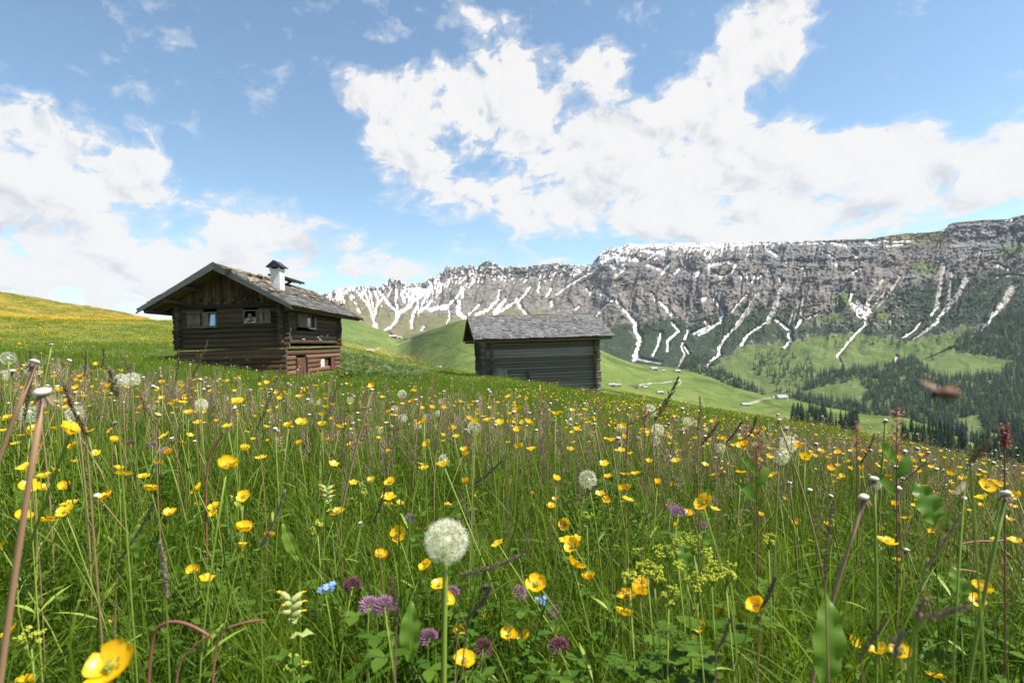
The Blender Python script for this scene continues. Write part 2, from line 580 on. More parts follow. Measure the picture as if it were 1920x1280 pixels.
def pchip(x, xs, ys):
    """monotone cubic through the points, held flat outside"""
    xs, ys = np.asarray(xs, float), np.asarray(ys, float)
    h = np.diff(xs)
    dl = np.diff(ys) / h
    d = np.zeros(len(xs))
    for k in range(1, len(xs) - 1):
        if dl[k - 1] * dl[k] > 0:
            w1, w2 = 2 * h[k] + h[k - 1], h[k] + 2 * h[k - 1]
            d[k] = (w1 + w2) / (w1 / dl[k - 1] + w2 / dl[k])
    d[0], d[-1] = dl[0], dl[-1]
    x = np.clip(np.asarray(x, float), xs[0], xs[-1])
    k = np.clip(np.searchsorted(xs, x) - 1, 0, len(xs) - 2)
    t = (x - xs[k]) / h[k]
    return ((1 + 2 * t) * (1 - t) ** 2 * ys[k] + t * (1 - t) ** 2 * h[k] * d[k] + t * t * (3 - 2 * t) * ys[k + 1] + t * t * (t - 1) * h[k] * d[k + 1])


class Sheet:
    """terrain surveyed from the camera point: rows run away from the viewer, columns run along the range"""
    def __init__(self, cols, keyx, prof, ts, ncol_rows):
        pass


def build_rows(px, keys, tk, ts):
    """keys: list of (px, [(py, r), ...]) with one entry per tk; returns py, r arrays (rows, cols)"""
    kx = [k[0] for k in keys]
    PY = np.array([[p[0] for p in k[1]] for k in keys], float)
    RR = np.array([[p[1] for p in k[1]] for k in keys], float)
    py_c = np.stack([pchip(px, kx, PY[:, j]) for j in range(len(tk))])      # (knots, cols)
    r_c = np.stack([pchip(px, kx, np.log(RR[:, j])) for j in range(len(tk))])
    k = np.clip(np.searchsorted(tk, ts) - 1, 0, len(tk) - 2)
    u = ((ts - np.array(tk)[k]) / (np.array(tk)[k + 1] - np.array(tk)[k]))[:, None]
    # Catmull-like smoothing between knots
    def interp(a):
        a0, a1 = a[np.clip(k - 1, 0, len(tk) - 1)], a[k]
        a2, a3 = a[k + 1], a[np.clip(k + 2, 0, len(tk) - 1)]
        m1, m2 = (a2 - a0) * .35, (a3 - a1) * .35
        return (2 * u ** 3 - 3 * u * u + 1) * a1 + (u ** 3 - 2 * u * u + u) * m1 + (-2 * u ** 3 + 3 * u * u) * a2 + (u ** 3 - u * u) * m2
    return interp(py_c), np.exp(interp(r_c))


def to_world(px, py, r):
    X, Y = unpix(px, py)
    return X * r / F, r, -Y * r / F


def grid_faces(nr, nc):
    i = np.arange(nr - 1)[:, None] * nc + np.arange(nc - 1)[None]
    return np.stack([i, i + 1, i + nc + 1, i + nc], -1).reshape(-1, 4)


def add_attr(me, name, arr):
    a = me.attributes.new(name, 'FLOAT', 'POINT')
    a.data.foreach_set('value', np.asarray(arr, np.float32).ravel())


# ---- the rolling pasture in the middle distance
HILL_CREST = [(250, 648), (400, 622), (520, 590), (600, 586), (640, 593), (700, 613), (745, 634), (770, 634), (800, 621), (840, 608), (875, 598), (940, 592), (1000, 600), (1060, 625), (1125, 657), (1160, 672), (1190, 682),
              (1230, 687), (1270, 690), (1330, 707), (1370, 725), (1430, 740), (1470, 747), (1520, 757), (1560, 766), (1620, 777), (1700, 784), (1760, 806), (1840, 838),
              (1920, 868), (2100, 935), (2400, 1040)]
_hk = []
for (px, rc) in [(250, 1400), (520, 1700), (600, 1900), (700, 2000), (745, 1950), (800, 1350), (875, 1000), (1000, 930), (1125, 1150), (1270, 1250), (1370, 1080), (1470, 890), (1620, 700),
                 (1760, 500), (1920, 380), (2400, 300)]:
    cyy = float(np.interp(px, [c[0] for c in HILL_CREST], [c[1] for c in HILL_CREST]))
    base = {250: 770, 520: 760, 600: 760, 700: 760, 745: 765, 800: 770, 875: 780, 1000: 790, 1125: 800, 1270: 830, 1370: 860, 1470: 890, 1620: 930, 1760: 960, 1920: 1010, 2400: 1180}[px]
    a, b = base, cyy
    _hk.append((px, [(a + 60, 75), (a, 130), (a * .62 + b * .38, rc * .40), (a * .28 + b * .72, rc * .68), (b + 5, rc * .92), (b, rc), (b + 14, rc * 1.07), (b + 60, rc * 1.2)]))


def hill_fields(px, ts):
    py, r = build_rows(px, _hk, [0, .12, .35, .6, .8, .86, .93, 1.0], ts)
    det = np.interp(px, [c[0] for c in HILL_CREST], [c[1] for c in HILL_CREST]) - pchip(px, [k[0] for k in _hk], [k[1][5][0] for k in _hk])
    w = sstep(.45, .84, ts)[:, None]
    py = py + det[None] * w
    return py, r


def hills_material():
    m, n, out = material('pasture')
    p = n.new('ShaderNodeTexCoord').outputs['Object']
    a = n.noise(n.vec('MULTIPLY', p, (1, .6, 2.5)), .012, 6.0, .62, .8)
    b = n.noise(p, .045, 5.0, .65, .5)
    c = n.mix(n.maprange(a, .3, .72), (.085, .130, .026), (.150, .188, .048))
    c = n.mix(n.math('MULTIPLY', n.maprange(b, .48, .68), .8), c, (.062, .095, .022))
    c = n.mix(n.math('MULTIPLY', n.maprange(n.noise(n.vec('MULTIPLY', p, (.5, .5, 4.)), .03, 5.0, .65, .6), .55, .66), .6), c, (.17, .19, .06))
    c = n.mix(n.math('MULTIPLY', n.maprange(n.noise(p, .02, 6.0, .6, 1.2), .58, .70), .55), c, (.19, .18, .07))
    tr = n.new('ShaderNodeAttribute', attribute_name='track').outputs['Fac']
    c = n.mix(n.math('MULTIPLY', tr, .8), c, (.40, .35, .26))
    g = n.new('ShaderNodeAttribute', attribute_name='gully').outputs['Fac']
    c = n.mix(n.math('MULTIPLY', g, .75), c, (.055, .072, .022))
    principled(n, out, c, .95, .05, bump(n, n.math('ADD', b, n.noise(p, .3, 4.0, .7)), .5, 5.0))
    return m


def seg_mask(px, py, lines, soft=.6, vary=None):
    """distance mask to polylines [(w0, w1, [(x, y)...])] in survey coordinates"""
    out = np.zeros(px.shape)
    for (w0, w1, pts) in lines:
        pts = np.array(pts, float)
        wm = max(w0, w1) * 2.5 + 6
        sel = (px > pts[:, 0].min() - wm) & (px < pts[:, 0].max() + wm) & (py > pts[:, 1].min() - wm) & (py < pts[:, 1].max() + wm)
        if not sel.any():
            continue
        X, Y = px[sel], py[sel]
        best = np.full(X.shape, 1e9)
        wid = np.full(X.shape, w0)
        L = np.r_[0, np.cumsum(np.hypot(*np.diff(pts, axis=0).T))]
        for k in range(len(pts) - 1):
            d = pts[k + 1] - pts[k]
            l2 = (d ** 2).sum() + 1e-9
            t = np.clip(((X - pts[k, 0]) * d[0] + (Y - pts[k, 1]) * d[1]) / l2, 0, 1)
            q = np.hypot(X - pts[k, 0] - t * d[0], Y - pts[k, 1] - t * d[1])
            s = (L[k] + t * math.sqrt(l2)) / L[-1]
            u = q < best
            best[u] = q[u]
            wid[u] = (w0 + (w1 - w0) * s)[u]
        if vary is not None:
            wid = wid * np.clip(.85 + 1.1 * vary[sel], .25, 1.7)
        val = 1 - sstep(wid * .5 * (1 - soft * .5), wid * .5 * (1 + soft) + .5, best)
        out[sel] = np.maximum(out[sel], val)
    return out


HILL = {}


def make_hills():
    px = np.unique(np.r_[np.linspace(250, 700, 130), np.linspace(700, 2000, 560), np.linspace(2000, 2400, 40)])
    ts = np.unique(np.r_[np.linspace(0, .4, 50), np.linspace(.4, .88, 130), np.linspace(.88, 1, 14)])
    py, r = hill_fields(px, ts)
    PX = np.broadcast_to(px, py.shape)
    x, y, z = to_world(PX, py, r)
    h = fbm(x / 160, y / 160, 5, 21, .5) * 8 * sstep(150, 900, r) * (1 - .8 * sstep(.7, .84, ts)[:, None]) + fbm(x / 30, y / 45, 4, 22) * 1.6 * sstep(100, 500, r)
    z = z + h
    v = np.stack([x, y, z], -1).reshape(-1, 3)
    me = mesh_np('hills', v, grid_faces(*py.shape), hills_material())
    tracks = [(2.2, 1.6, [(1400, 756), (1430, 751), (1447, 747), (1468, 745)]), (1.4, 1.2, [(1272, 704), (1274, 712), (1278, 718), (1272, 724)]),
              (1.2, 1.2, [(690, 662), (702, 657), (712, 653)]), (1.6, 1.6, [(722, 619), (735, 630), (745, 634)]), (1.5, 1.2, [(745, 646), (770, 637)]),
              (1.2, 1.2, [(1200, 722), (1260, 716), (1272, 712)])]
    add_attr(me, 'track', seg_mask(PX, py, tracks))
    gul = [(5, 3, [(1140, 672), (1170, 683), (1215, 695)]), (4, 3, [(1390, 742), (1430, 752), (1500, 775)]), (3, 3, [(1300, 708), (1340, 716), (1375, 733)]),
           (4, 3, [(1470, 760), (1530, 772), (1600, 779)]), (3, 2, [(800, 640), (840, 650), (890, 668)]), (4, 3, [(760, 636), (800, 628), (835, 622)]), (2, 2, [(640, 640), (690, 648), (720, 664)])]
    add_attr(me, 'gully', seg_mask(PX, py, gul, 1.0) * .8)
    o = link('hills', me)
    tag(o, 'rolling light green pasture across the valley', kind='structure')
    HILL.update(px=px, ts=ts, py=py, x=x, y=y, z=z, r=r)


make_hills()

# ---- the mountain range with its lower slopes
CREST = [(300, 650), (400, 620), (500, 585), (560, 575), (600, 553), (617, 548), (630, 541), (655, 537), (690, 537), (705, 538), (715, 538), (720, 530), (724, 533), (730, 523), (735, 520), (738, 526), (742, 523), (746, 526), (750, 521), (755, 531), (760, 529), (768, 534),
         (772, 530), (780, 532), (790, 531), (800, 528), (803, 521), (806, 519), (812, 518), (816, 524), (821, 514), (825, 510), (829, 514), (833, 505), (838, 500), (846, 498), (849, 505), (853, 500), (856, 505), (860, 499), (864, 502), (868, 497), (874, 501), (877, 505), (880, 495),
         (888, 496), (891, 505), (896, 502), (900, 496), (906, 493), (912, 489), (917, 488), (922, 492), (930, 494), (937, 498), (945, 503), (952, 500), (960, 499), (967, 501), (974, 499), (982, 502), (990, 500), (1000, 498), (1004, 496), (1010, 498), (1016, 496), (1024, 496), (1030, 495), (1040, 493), (1050, 494),
         (1062, 496), (1080, 497), (1095, 497), (1110, 494), (1114, 488), (1120, 482), (1130, 472), (1137, 467), (1150, 464), (1166, 463), (1176, 457), (1184, 456), (1200, 459), (1230, 457), (1280, 455), (1340, 456), (1400, 453), (1440, 453), (1500, 452), (1560, 450), (1600, 448),
         (1640, 446), (1680, 440), (1700, 437), (1740, 436), (1762, 433), (1776, 427), (1779, 421), (1786, 418), (1800, 416), (1850, 412), (1890, 411), (1905, 406), (1920, 403), (2000, 392), (2200, 380), (2600, 360)]
_mk = [  # px: (py, r): hidden base, foot, lower slope, upper slope, foot of the cliff, crest
    (300, [(740, 1800), (705, 2050), (690, 2400), (678, 2700), (664, 2950), (650, 3080)]),
    (500, [(690, 1900), (640, 2150), (615, 2500), (598, 2800), (590, 3000), (585, 3120)]),
    (640, [(680, 2000), (610, 2250), (592, 2520), (573, 2780), (556, 3020), (541, 3140)]),
    (740, [(690, 2050), (632, 2250), (600, 2550), (568, 2850), (544, 3100), (527, 3180)]),
    (850, [(680, 2000), (620, 2250), (588, 2560), (556, 2870), (525, 3130), (502, 3200)]),
    (1000, [(690, 1900), (625, 2150), (592, 2450), (556, 2790), (522, 3080), (498, 3150)]),
    (1100, [(720, 1750), (660, 1980), (610, 2300), (560, 2650), (520, 2900), (497, 3000)]),
    (1150, [(740, 1680), (682, 1880), (620, 2180), (560, 2500), (498, 2760), (466, 2950)]),
    (1300, [(760, 1480), (708, 1640), (645, 1930), (570, 2280), (490, 2560), (457, 2760)]),
    (1450, [(800, 1200), (735, 1440), (665, 1740), (580, 2120), (497, 2400), (454, 2600)]),
    (1600, [(840, 950), (750, 1270), (665, 1660), (585, 2020), (494, 2330), (449, 2520)]),
    (1750, [(880, 720), (770, 1120), (665, 1600), (580, 1960), (490, 2300), (438, 2500)]),
    (1900, [(960, 480), (840, 800), (690, 1450), (580, 1880), (480, 2250), (409, 2440)]),
    (2100, [(1050, 380), (880, 650), (700, 1300), (570, 1780), (460, 2150), (386, 2340)]),
    (2600, [(1250, 280), (980, 500), (720, 1150), (560, 1600), (440, 1980), (360, 2180)])]
MT_T = [0, .16, .36, .60, .83, 1.0]

SNOW = [
    (4, 6, [(707.8, 542.5), (731, 572), (746, 586)]), (6, 6, [(808, 542), (780, 560), (764, 577), (748, 586)]), (16, 7, [(781, 541), (775, 552), (768, 563)]),
    (8, 3, [(747, 586), (742, 603), (733, 613), (722, 619)]), (3.5, 4, [(666, 541), (684, 564), (695, 580), (699, 596), (702, 608)]), (8, 10, [(703, 608), (702, 617)]),
    (4, 3, [(680, 539), (687, 555), (694, 574)]), (4, 3, [(691, 538), (695, 553), (698, 567), (700, 577)]), (5, 3, [(700, 541), (708, 558), (709, 569), (703, 582)]),
    (5, 3, [(715, 561), (706, 574), (702, 596)]), (3, 3, [(655, 539), (625, 561)]), (3, 3, [(651, 547), (633, 563)]), (5, 4, [(645, 563), (646, 567)]), (4, 4, [(670, 578), (674, 585)]),
    (6, 5, [(622, 549), (614, 556)]), (3, 2, [(737, 538), (726, 558)]), (3, 3, [(744, 542), (742, 567), (747, 580)]), (8, 4, [(755, 553), (759, 567)]), (3, 3, [(756, 545), (769, 558)]),
    (4, 4, [(783, 561), (784, 574), (776, 586), (772, 602), (772, 614)]), (4, 5, [(805, 545), (792, 570), (787, 585)]), (5, 4, [(787, 583), (803, 573), (811, 561)]),
    (7, 10, [(805, 580), (825, 577), (839, 574)]), (4, 4, [(839, 574), (858, 555), (869, 542)]), (2, 2, [(841, 581), (844, 596), (837, 606)]), (8, 9, [(861, 567), (859, 586), (872, 597)]),
    (5, 5, [(867, 539), (867, 556)]), (3, 3, [(795, 613), (790, 619)]), (3, 4, [(898, 572), (880, 589)]), (3, 6, [(936, 544), (934, 562), (916, 580), (894, 590)]), (5, 9, [(947, 562), (928, 586)]),
    (4, 5, [(966, 566), (944, 580), (927, 589)]), (5, 4, [(969, 562), (977, 578), (987, 589)]), (3, 4, [(994, 537), (986, 550), (972, 564)]), (3, 3, [(1012, 530), (1009, 547)]),
    (4, 2.5, [(1119, 503), (1069, 534), (1044, 552)]), (3, 3, [(1034, 541), (1025, 556)]), (3, 3, [(1100, 542), (1108, 551), (1115, 542)]), (4, 4, [(1122, 542), (1130, 553), (1142, 561)]),
    (3, 4, [(1150, 562), (1131, 578), (1117, 594)]), (9, 7, [(1108, 498), (1128, 492), (1147, 481)]), (5, 4, [(1034, 567), (1034, 573)]), (3, 3, [(1085, 575), (1079, 580)]),
    (4, 5, [(1156, 565), (1174, 586), (1191, 605)]), (5, 9, [(1179, 592), (1191, 607), (1191, 620), (1199, 635), (1195, 654), (1189, 675)]), (2.5, 3, [(1221, 549), (1227, 557), (1230, 576)]),
    (4, 6, [(1237, 565), (1250, 580), (1260, 592)]), (4, 4, [(1260, 605), (1273, 620), (1252, 639), (1251, 658)]), (4, 3.5, [(1239, 624), (1233, 649), (1224, 666)]), (3.5, 3, [(1291, 618), (1284, 635)]),
    (2, 2, [(1281, 641), (1277, 649), (1284, 664)]), (3, 3, [(1284, 650), (1292, 663)]), (4, 5, [(1338, 561), (1349, 576), (1355, 590), (1349, 605), (1328, 618), (1311, 627)]),
    (5, 4, [(1322, 603), (1330, 611), (1300, 626)]), (5, 5, [(1311, 561), (1322, 560), (1319, 564)]), (4, 4.5, [(1376, 616), (1359, 635), (1347, 654), (1349, 664), (1332, 677), (1325, 687)]),
    (2, 2, [(1400, 552), (1383, 571), (1372, 586)]), (4, 4, [(1330, 500), (1332, 510), (1353, 520), (1372, 512), (1383, 491)]), (5, 5, [(1332, 497), (1374, 491)]), (3, 3, [(1383, 510), (1395, 527)]),
    (5, 4, [(1256, 495), (1241, 514)]), (5, 4, [(1237, 504), (1214, 497)]), (4, 4, [(1275, 502), (1265, 514)]), (4, 4, [(1290, 504), (1298, 510), (1311, 510), (1305, 519)]),
    (4, 4, [(1172, 504), (1157, 516)]), (3, 3, [(1146, 497), (1163, 506)]), (9, 7, [(1136, 481), (1165, 485), (1193, 487)]), (7, 6, [(1205, 470), (1225, 473), (1248, 473)]),
    (7, 7, [(1172, 463), (1203, 462)]), (7, 6, [(1203, 461), (1270, 460), (1330, 461)]), (3, 3, [(1283, 468), (1342, 466)]), (6, 7, [(1330, 461), (1389, 459)]), (6, 4, [(1384, 455), (1392, 456)]),
    (3, 3, [(1406, 456), (1424, 457)]), (5, 4, [(1436, 453), (1436, 466), (1457, 480)]), (3, 3, [(1495, 456), (1546, 455)]), (3.5, 3, [(1558, 456), (1588, 461), (1600, 470), (1607, 480), (1598, 487), (1577, 487)]),
    (4, 4, [(1506, 503), (1510, 522)]), (4, 3, [(1530, 463), (1531, 467)]), (3, 3, [(1614, 503), (1600, 510), (1607, 521)]), (3, 3, [(1565, 491), (1574, 505)]), (2, 3, [(1417, 552), (1403, 576), (1380, 608)]),
    (2.5, 4, [(1442, 594), (1436, 604), (1403, 627), (1390, 646)]), (4, 4.5, [(1456, 600), (1469, 611), (1481, 620), (1478, 630), (1483, 638), (1471, 651)]), (4, 4, [(1502, 599), (1494, 613)]),
    (2.5, 2.5, [(1514, 597), (1523, 593)]), (2.5, 2.5, [(1529, 591), (1537, 587)]), (5, 9, [(1596, 552), (1593, 566), (1605, 576), (1607, 587), (1621, 599), (1624, 606)]), (8, 17, [(1609, 566), (1614, 582)]),
    (10, 12, [(1625, 573), (1627, 583), (1620, 594)]), (3, 4, [(1621, 611), (1605, 625), (1591, 641), (1577, 658), (1570, 667)]), (1.5, 1.5, [(1570, 667), (1579, 684)]), (4, 4, [(1570, 584), (1574, 580)]), (2, 2, [(1565, 569), (1565, 583)]),
    (3, 3, [(1624, 454), (1642, 461)]), (4, 4, [(1650, 453), (1666, 452)]), (3, 3, [(1678, 453), (1693, 452)]), (2.5, 2.5, [(1661, 461), (1695, 458)]), (2, 2, [(1701, 452), (1714, 451)]), (3, 3, [(1765, 433), (1777, 430)]),
    (4, 4, [(1794, 448), (1808, 452)]), (3, 3, [(1669, 481), (1674, 484)]), (4, 4, [(1886, 414), (1898, 413)]), (5, 4, [(1880, 441), (1884, 443)]), (3.5, 3.5, [(1869, 497), (1889, 506)]), (4, 4, [(1756, 577), (1746, 591)]),
    (4, 7, [(1768, 586), (1753, 607)]), (3, 4, [(1727, 603), (1714, 620), (1693, 633)]), (3.5, 3, [(1675, 593), (1668, 606)]), (4, 6, [(1879, 572), (1860, 596), (1842, 618)]), (3, 3, [(1682, 668), (1678, 678)]),
    (2, 2, [(1480, 487), (1472, 494)]), (2, 2, [(1496, 489), (1520, 493)]), (2, 2, [(1545, 473), (1566, 484)]), (3, 3, [(1900, 440), (1905, 446)]), (2, 2, [(1836, 455), (1856, 449)]),
    (4, 3, [(1400, 510), (1404, 530)]), (3, 3, [(1415, 517), (1412, 530)]), (3, 3, [(1427, 517), (1411, 528)]), (4, 3, [(1440, 503), (1446, 520)]), (3, 3, [(1462, 520), (1466, 530)])]
SCREE = [(5, 7, [(1770, 494), (1765, 526), (1757, 575)]), (4, 5, [(1786, 510), (1780, 560)]), (9, 6, [(1812, 520), (1800, 548), (1768, 586)]), (5, 3, [(1753, 607), (1720, 632), (1705, 640)]), (12, 8, [(1900, 536), (1884, 565), (1862, 592)]), (5, 4, [(1842, 618), (1836, 626)]),
         (6, 8, [(1468, 530), (1462, 550), (1450, 583), (1440, 602)]), (2, 2, [(1492, 573), (1480, 608)]), (4, 3, [(1670, 530), (1648, 562), (1632, 580)]), (4, 3, [(1688, 520), (1660, 560), (1640, 582)]), (4, 3, [(1655, 525), (1630, 562)]),
         (5, 5, [(1424, 552), (1405, 582), (1378, 615)]), (4, 3, [(1515, 530), (1508, 560), (1502, 590)]), (3, 2, [(1500, 560), (1490, 600)]), (3, 5, [(1240, 680), (1212, 676), (1196, 672)]), (3, 3, [(1284, 665), (1270, 690)]), (3, 3, [(1578, 684), (1580, 692)]),
         (3, 3, [(1782, 653), (1760, 665), (1735, 675)]), (2, 2, [(1870, 520), (1900, 515), (1925, 520)]), (3, 3, [(722, 619), (735, 630), (742, 634)]), (2, 2, [(1840, 470), (1835, 490), (1845, 505)]), (6, 6, [(1325, 688), (1320, 696)]), (3, 3, [(1471, 651), (1450, 672), (1420, 690)])]
MT = {}


def mountain_material():
    m, n, out = material('mountain_ground')
    p = n.new('ShaderNodeTexCoord').outputs['Object']

    def at(k):
        return n.new('ShaderNodeAttribute', attribute_name=k).outputs['Fac']
    f1 = n.noise(p, .028, 7.0, .62, .4)
    f2 = n.noise(n.vec('MULTIPLY', p, (1, .4, .35)), .03, 7.0, .68, .3)
    strata = n.noise(n.vec('MULTIPLY', p, (.12, .12, 1.6)), .05, 6.0, .65, .2)
    rock = n.mix(n.maprange(f1, .3, .7), (.078, .071, .064), (.255, .225, .19))
    rock = n.mix(n.math('MULTIPLY', n.maprange(f2, .42, .66), .65), rock, (.17, .14, .112))
    spots = n.maprange(n.noise(n.vec('MULTIPLY', p, (1, .6, 1.3)), .022, 7.0, .66, .6), .52, .62)  # shadow patches put into the rock colour as dark noise
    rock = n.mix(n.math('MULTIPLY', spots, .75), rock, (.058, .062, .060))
    cliff = n.mix(n.maprange(strata, .34, .66), (.085, .088, .096), (.225, .215, .205))
    rock = n.mix(at('cliff'), rock, cliff)
    scr = n.mix(n.maprange(f1, .3, .7), (.26, .235, .205), (.40, .365, .32))
    c = n.mix(n.maprange(n.math('ADD', at('scree'), n.math('MULTIPLY', n.math('SUBTRACT', f1, .5), .8)), .3, .65), rock, scr)
    turf = n.mix(n.maprange(f2, .35, .65), (.066, .102, .024), (.125, .162, .045))
    turf = n.mix(n.maprange(n.noise(p, .05, 6.0, .68, .4), .48, .66), turf, (.075, .095, .030))
    turf = n.mix(n.math('MULTIPLY', n.maprange(n.noise(p, .018, 5.0, .6, .8), .55, .68), .6), turf, (.16, .15, .075))
    olive = n.mix(n.maprange(f1, .35, .65), (.125, .115, .055), (.175, .155, .085))
    c = n.mix(n.maprange(n.math('ADD', at('olive'), n.math('MULTIPLY', n.math('SUBTRACT', f1, .5), 1.2)), .35, .65), c, olive)
    c = n.mix(n.maprange(n.math('ADD', at('turf'), n.math('MULTIPLY', n.math('SUBTRACT', f1, .5), 1.0)), .38, .62), c, turf)
    shrub = n.mix(n.maprange(n.noise(p, .16, 4.0, .7), .35, .65), (.014, .026, .016), (.045, .066, .030))
    c = n.mix(n.maprange(n.math('ADD', n.math('MULTIPLY', at('shrub'), .80), n.math('MULTIPLY', n.math('SUBTRACT', n.noise(n.vec('MULTIPLY', p, (1.6, .6, .7)), .035, 8.0, .72, .5), .5), 2.6)), .44, .58), c, shrub)
    snow_n = n.math('MULTIPLY', n.math('SUBTRACT', n.noise(p, .075, 6.0, .7), .5), .70)
    sn = n.maprange(n.math('ADD', at('snow'), snow_n), .40, .56)
    c = n.mix(sn, c, (.68, .63, .595))
    h = n.math('ADD', n.math('MULTIPLY', f1, 1.0), n.math('MULTIPLY', n.noise(p, .16, 5.0, .7), .5))
    h = n.mix(sn, h, n.math('MULTIPLY', h, .25))
    principled(n, out, c, .92, .08, bump(n, h, .55, 12.0))
    return m


def make_mountain():
    px = np.unique(np.r_[np.linspace(300, 596, 70), np.linspace(596, 1960, 1000), np.linspace(1960, 2600, 110)])
    ts = np.unique(np.r_[np.linspace(0, .16, 30), np.linspace(.16, .84, 230), np.linspace(.84, 1, 90)])
    py, r = build_rows(px, _mk, MT_T, ts)
    cx, cyv = [c[0] for c in CREST], [c[1] for c in CREST]
    fine = np.interp(px, cx, cyv)
    jag = (ridged(px / 7.0, px * 0 + 3.3, 3, 31) - .3) * np.interp(px, [600, 700, 720, 770, 830, 960, 1060, 1110, 1130, 2000], [.8, .6, 3., 2.5, 2.6, 2.2, 1.3, .4, .15, .15])
    det = fine - jag - pchip(px, [k[0] for k in _mk], [k[1][5][0] for k in _mk])
    w = (ts[:, None] / 1.0)
    py = py + det[None] * sstep(.62, 1.0, w) ** 1.2
    PX = np.broadcast_to(px, py.shape).copy()
    T = np.broadcast_to(ts[:, None], py.shape)
    # gullies and ribs: run down the slope, leaning to the left as they fall
    hi = sstep(.30, .62, T)
    lean = (py - 450) * np.interp(px, [600, 760, 900, 1100, 1300, 1600, 1920], [-.1, .15, .45, .5, .35, .55, .7])[None]
    u = PX + lean
    wv = fbm(PX / 60, py / 60, 3, 41) * 22
    rib = ridged((u + wv) / 30, py / 150 + 7, 4, 42, .55)
    rib2 = ridged((u + wv * .6) / 9, py / 40 + 3, 3, 47, .6)
    crag = fbm(PX / 6, py / 5, 4, 44, .65)
    teeth = np.interp(px, [600, 715, 725, 800, 840, 980, 1060, 1110], [0, .2, 1, .8, 1, 1, .6, 0])[None] * sstep(.78, .95, T)
    # the layered cliff under the plateau
    cl = np.interp(px, [1090, 1125, 1160, 2600], [0, .8, 1, 1])[None] * np.ones_like(py)
    seg = np.interp(px, [1120, 1180, 1400, 1430, 1640, 1660, 1770, 1790, 1900, 1960], [.9, .45, .5, 1., .95, .3, .25, 1., .9, .8])[None] * sstep(-.45, .1, fbm(PX / 34, py / 9, 3, 54) + .1)
    cliffm = seg * cl * sstep(.80, .86, T + .03 * fbm(PX / 25, py / 30, 3, 51)) * (1 - sstep(.965, .985, T))
    cliffm = np.maximum(cliffm, cl * sstep(.62, .7, T) * (1 - sstep(.74, .8, T)) * sstep(.0, .25, fbm(PX / 55, py / 22, 3, 52)) * .8)
    band = np.sin(py / 3.1 + 2 * fbm(PX / 40, py / 40, 2, 53)) * 4 + np.sin(py / 7.7) * 5
    snow_l = seg_mask(PX + fbm(PX / 5, py / 5, 3, 61) * 3.0, py + fbm(PX / 5, py / 5, 3, 62) * 2.5, SNOW, .6, fbm(PX / 11, py / 9, 4, 64, .65))
    scree = seg_mask(PX + fbm(PX / 6, py / 6, 3, 63) * 3, py, SCREE, .9)
    gul = np.maximum(seg_mask(PX, py, [(a * 1.6, b * 1.6, q) for a, b, q in SNOW], 1.2), seg_mask(PX, py, [(a * 1.3, b * 1.3, q) for a, b, q in SCREE], 1.2))
    spur = ridged((u + wv * 1.4) / 75, py / 300 + 2, 2, 48, .5)
    dr = -(spur * 75 + rib * 55 + rib2 * 20) * hi - crag * (20 * hi + 24 * teeth) + band * cliffm * 1.6 + gul * 22 * (1 - sstep(.9, .97, T))
    dr += -fbm(PX / 45, py / 40, 4, 45) * 40 * sstep(.05, .2, T) * (1 - sstep(.45, .65, T)) * .6
    r2 = r + dr * (1 - .0 * T)
    x, y, z = to_world(PX, py, r2)
    # procedural snow: hollows hold it, more of it high up and towards the pinnacles
    height = 1 - (py - np.interp(px, cx, cyv)[None]) / np.interp(px, [600, 700, 800, 900, 1000, 1100, 1150, 1250, 1350, 1500, 1700, 2000], [65, 75, 80, 75, 62, 55, 75, 85, 85, 60, 30, 20])[None]
    hollow = -((rib - .42) * .6 + (rib2 - .45) * .8) + fbm(u / 4, py / 9, 4, 71, .65) * 1.15
    amt = np.interp(px, [600, 650, 700, 740, 800, 860, 930, 1000, 1060, 1110, 1160, 1250, 1400, 1500, 1600, 1750, 2000], [.46, .40, .44, .55, .63, .66, .58, .58, .56, .52, .52, .50, .47, .34, .2, -.05, -.1])[None]
    ps = sstep(-.05, .5, hollow * .9 + (height - .62) * 1.5 + (amt - .5) * 2.0) * sstep(0.05, .3, height)
    ps = ps * (1 - .85 * teeth * sstep(-.05, .3, crag)) * (1 - .35 * cliffm)
    plateau = cl * sstep(.975, .99, T) * sstep(-.1, .15, fbm(PX / 30, py / 3, 3, 72) + np.interp(px, [1120, 1400, 1500, 1700, 1800], [.4, .3, 0, -.1, -.6])[None])
    snow = np.clip(np.maximum.reduce([snow_l, ps * .74, plateau * .55]), 0, 1)
    # vegetation
    treel = np.interp(px, [600, 700, 780, 880, 1000, 1100, 1130, 1200, 1300, 1400, 1480, 1560, 1620, 1680, 1750, 1850, 1960, 2600], [590, 606, 625, 605, 600, 596, 588, 580, 580, 562, 555, 562, 552, 528, 500, 490, 475, 460])[None]
    shr_lo = np.interp(px, [1100, 1130, 1200, 1280, 1330, 1400, 1480, 1560, 1620, 1700, 1780, 1880, 2000], [670, 680, 690, 692, 688, 645, 640, 628, 625, 640, 620, 605, 600])[None]
    nz = fbm(PX / 26, py / 20, 4, 81) * 26
    shrub = np.clip(sstep(-26, 60, py - treel + nz * 1.2) + .12 * sstep(-60, -10, py - treel + nz), 0, 1) * (1 - sstep(-8, 8, py - shr_lo + nz * .5)) * np.interp(px, [1085, 1125], [0, 1])[None]
    turf = sstep(-10, 10, py - shr_lo + nz * .5) * np.interp(px, [1100, 1180], [0, 1])[None]
    left = 1 - np.interp(px, [1040, 1110], [0, 1])[None]
    turf = np.maximum(turf, left * sstep(-4, 10, py - np.interp(px, [600, 640, 700, 745, 800, 900, 1000], [572, 592, 612, 628, 622, 612, 610])[None] + nz * .2))
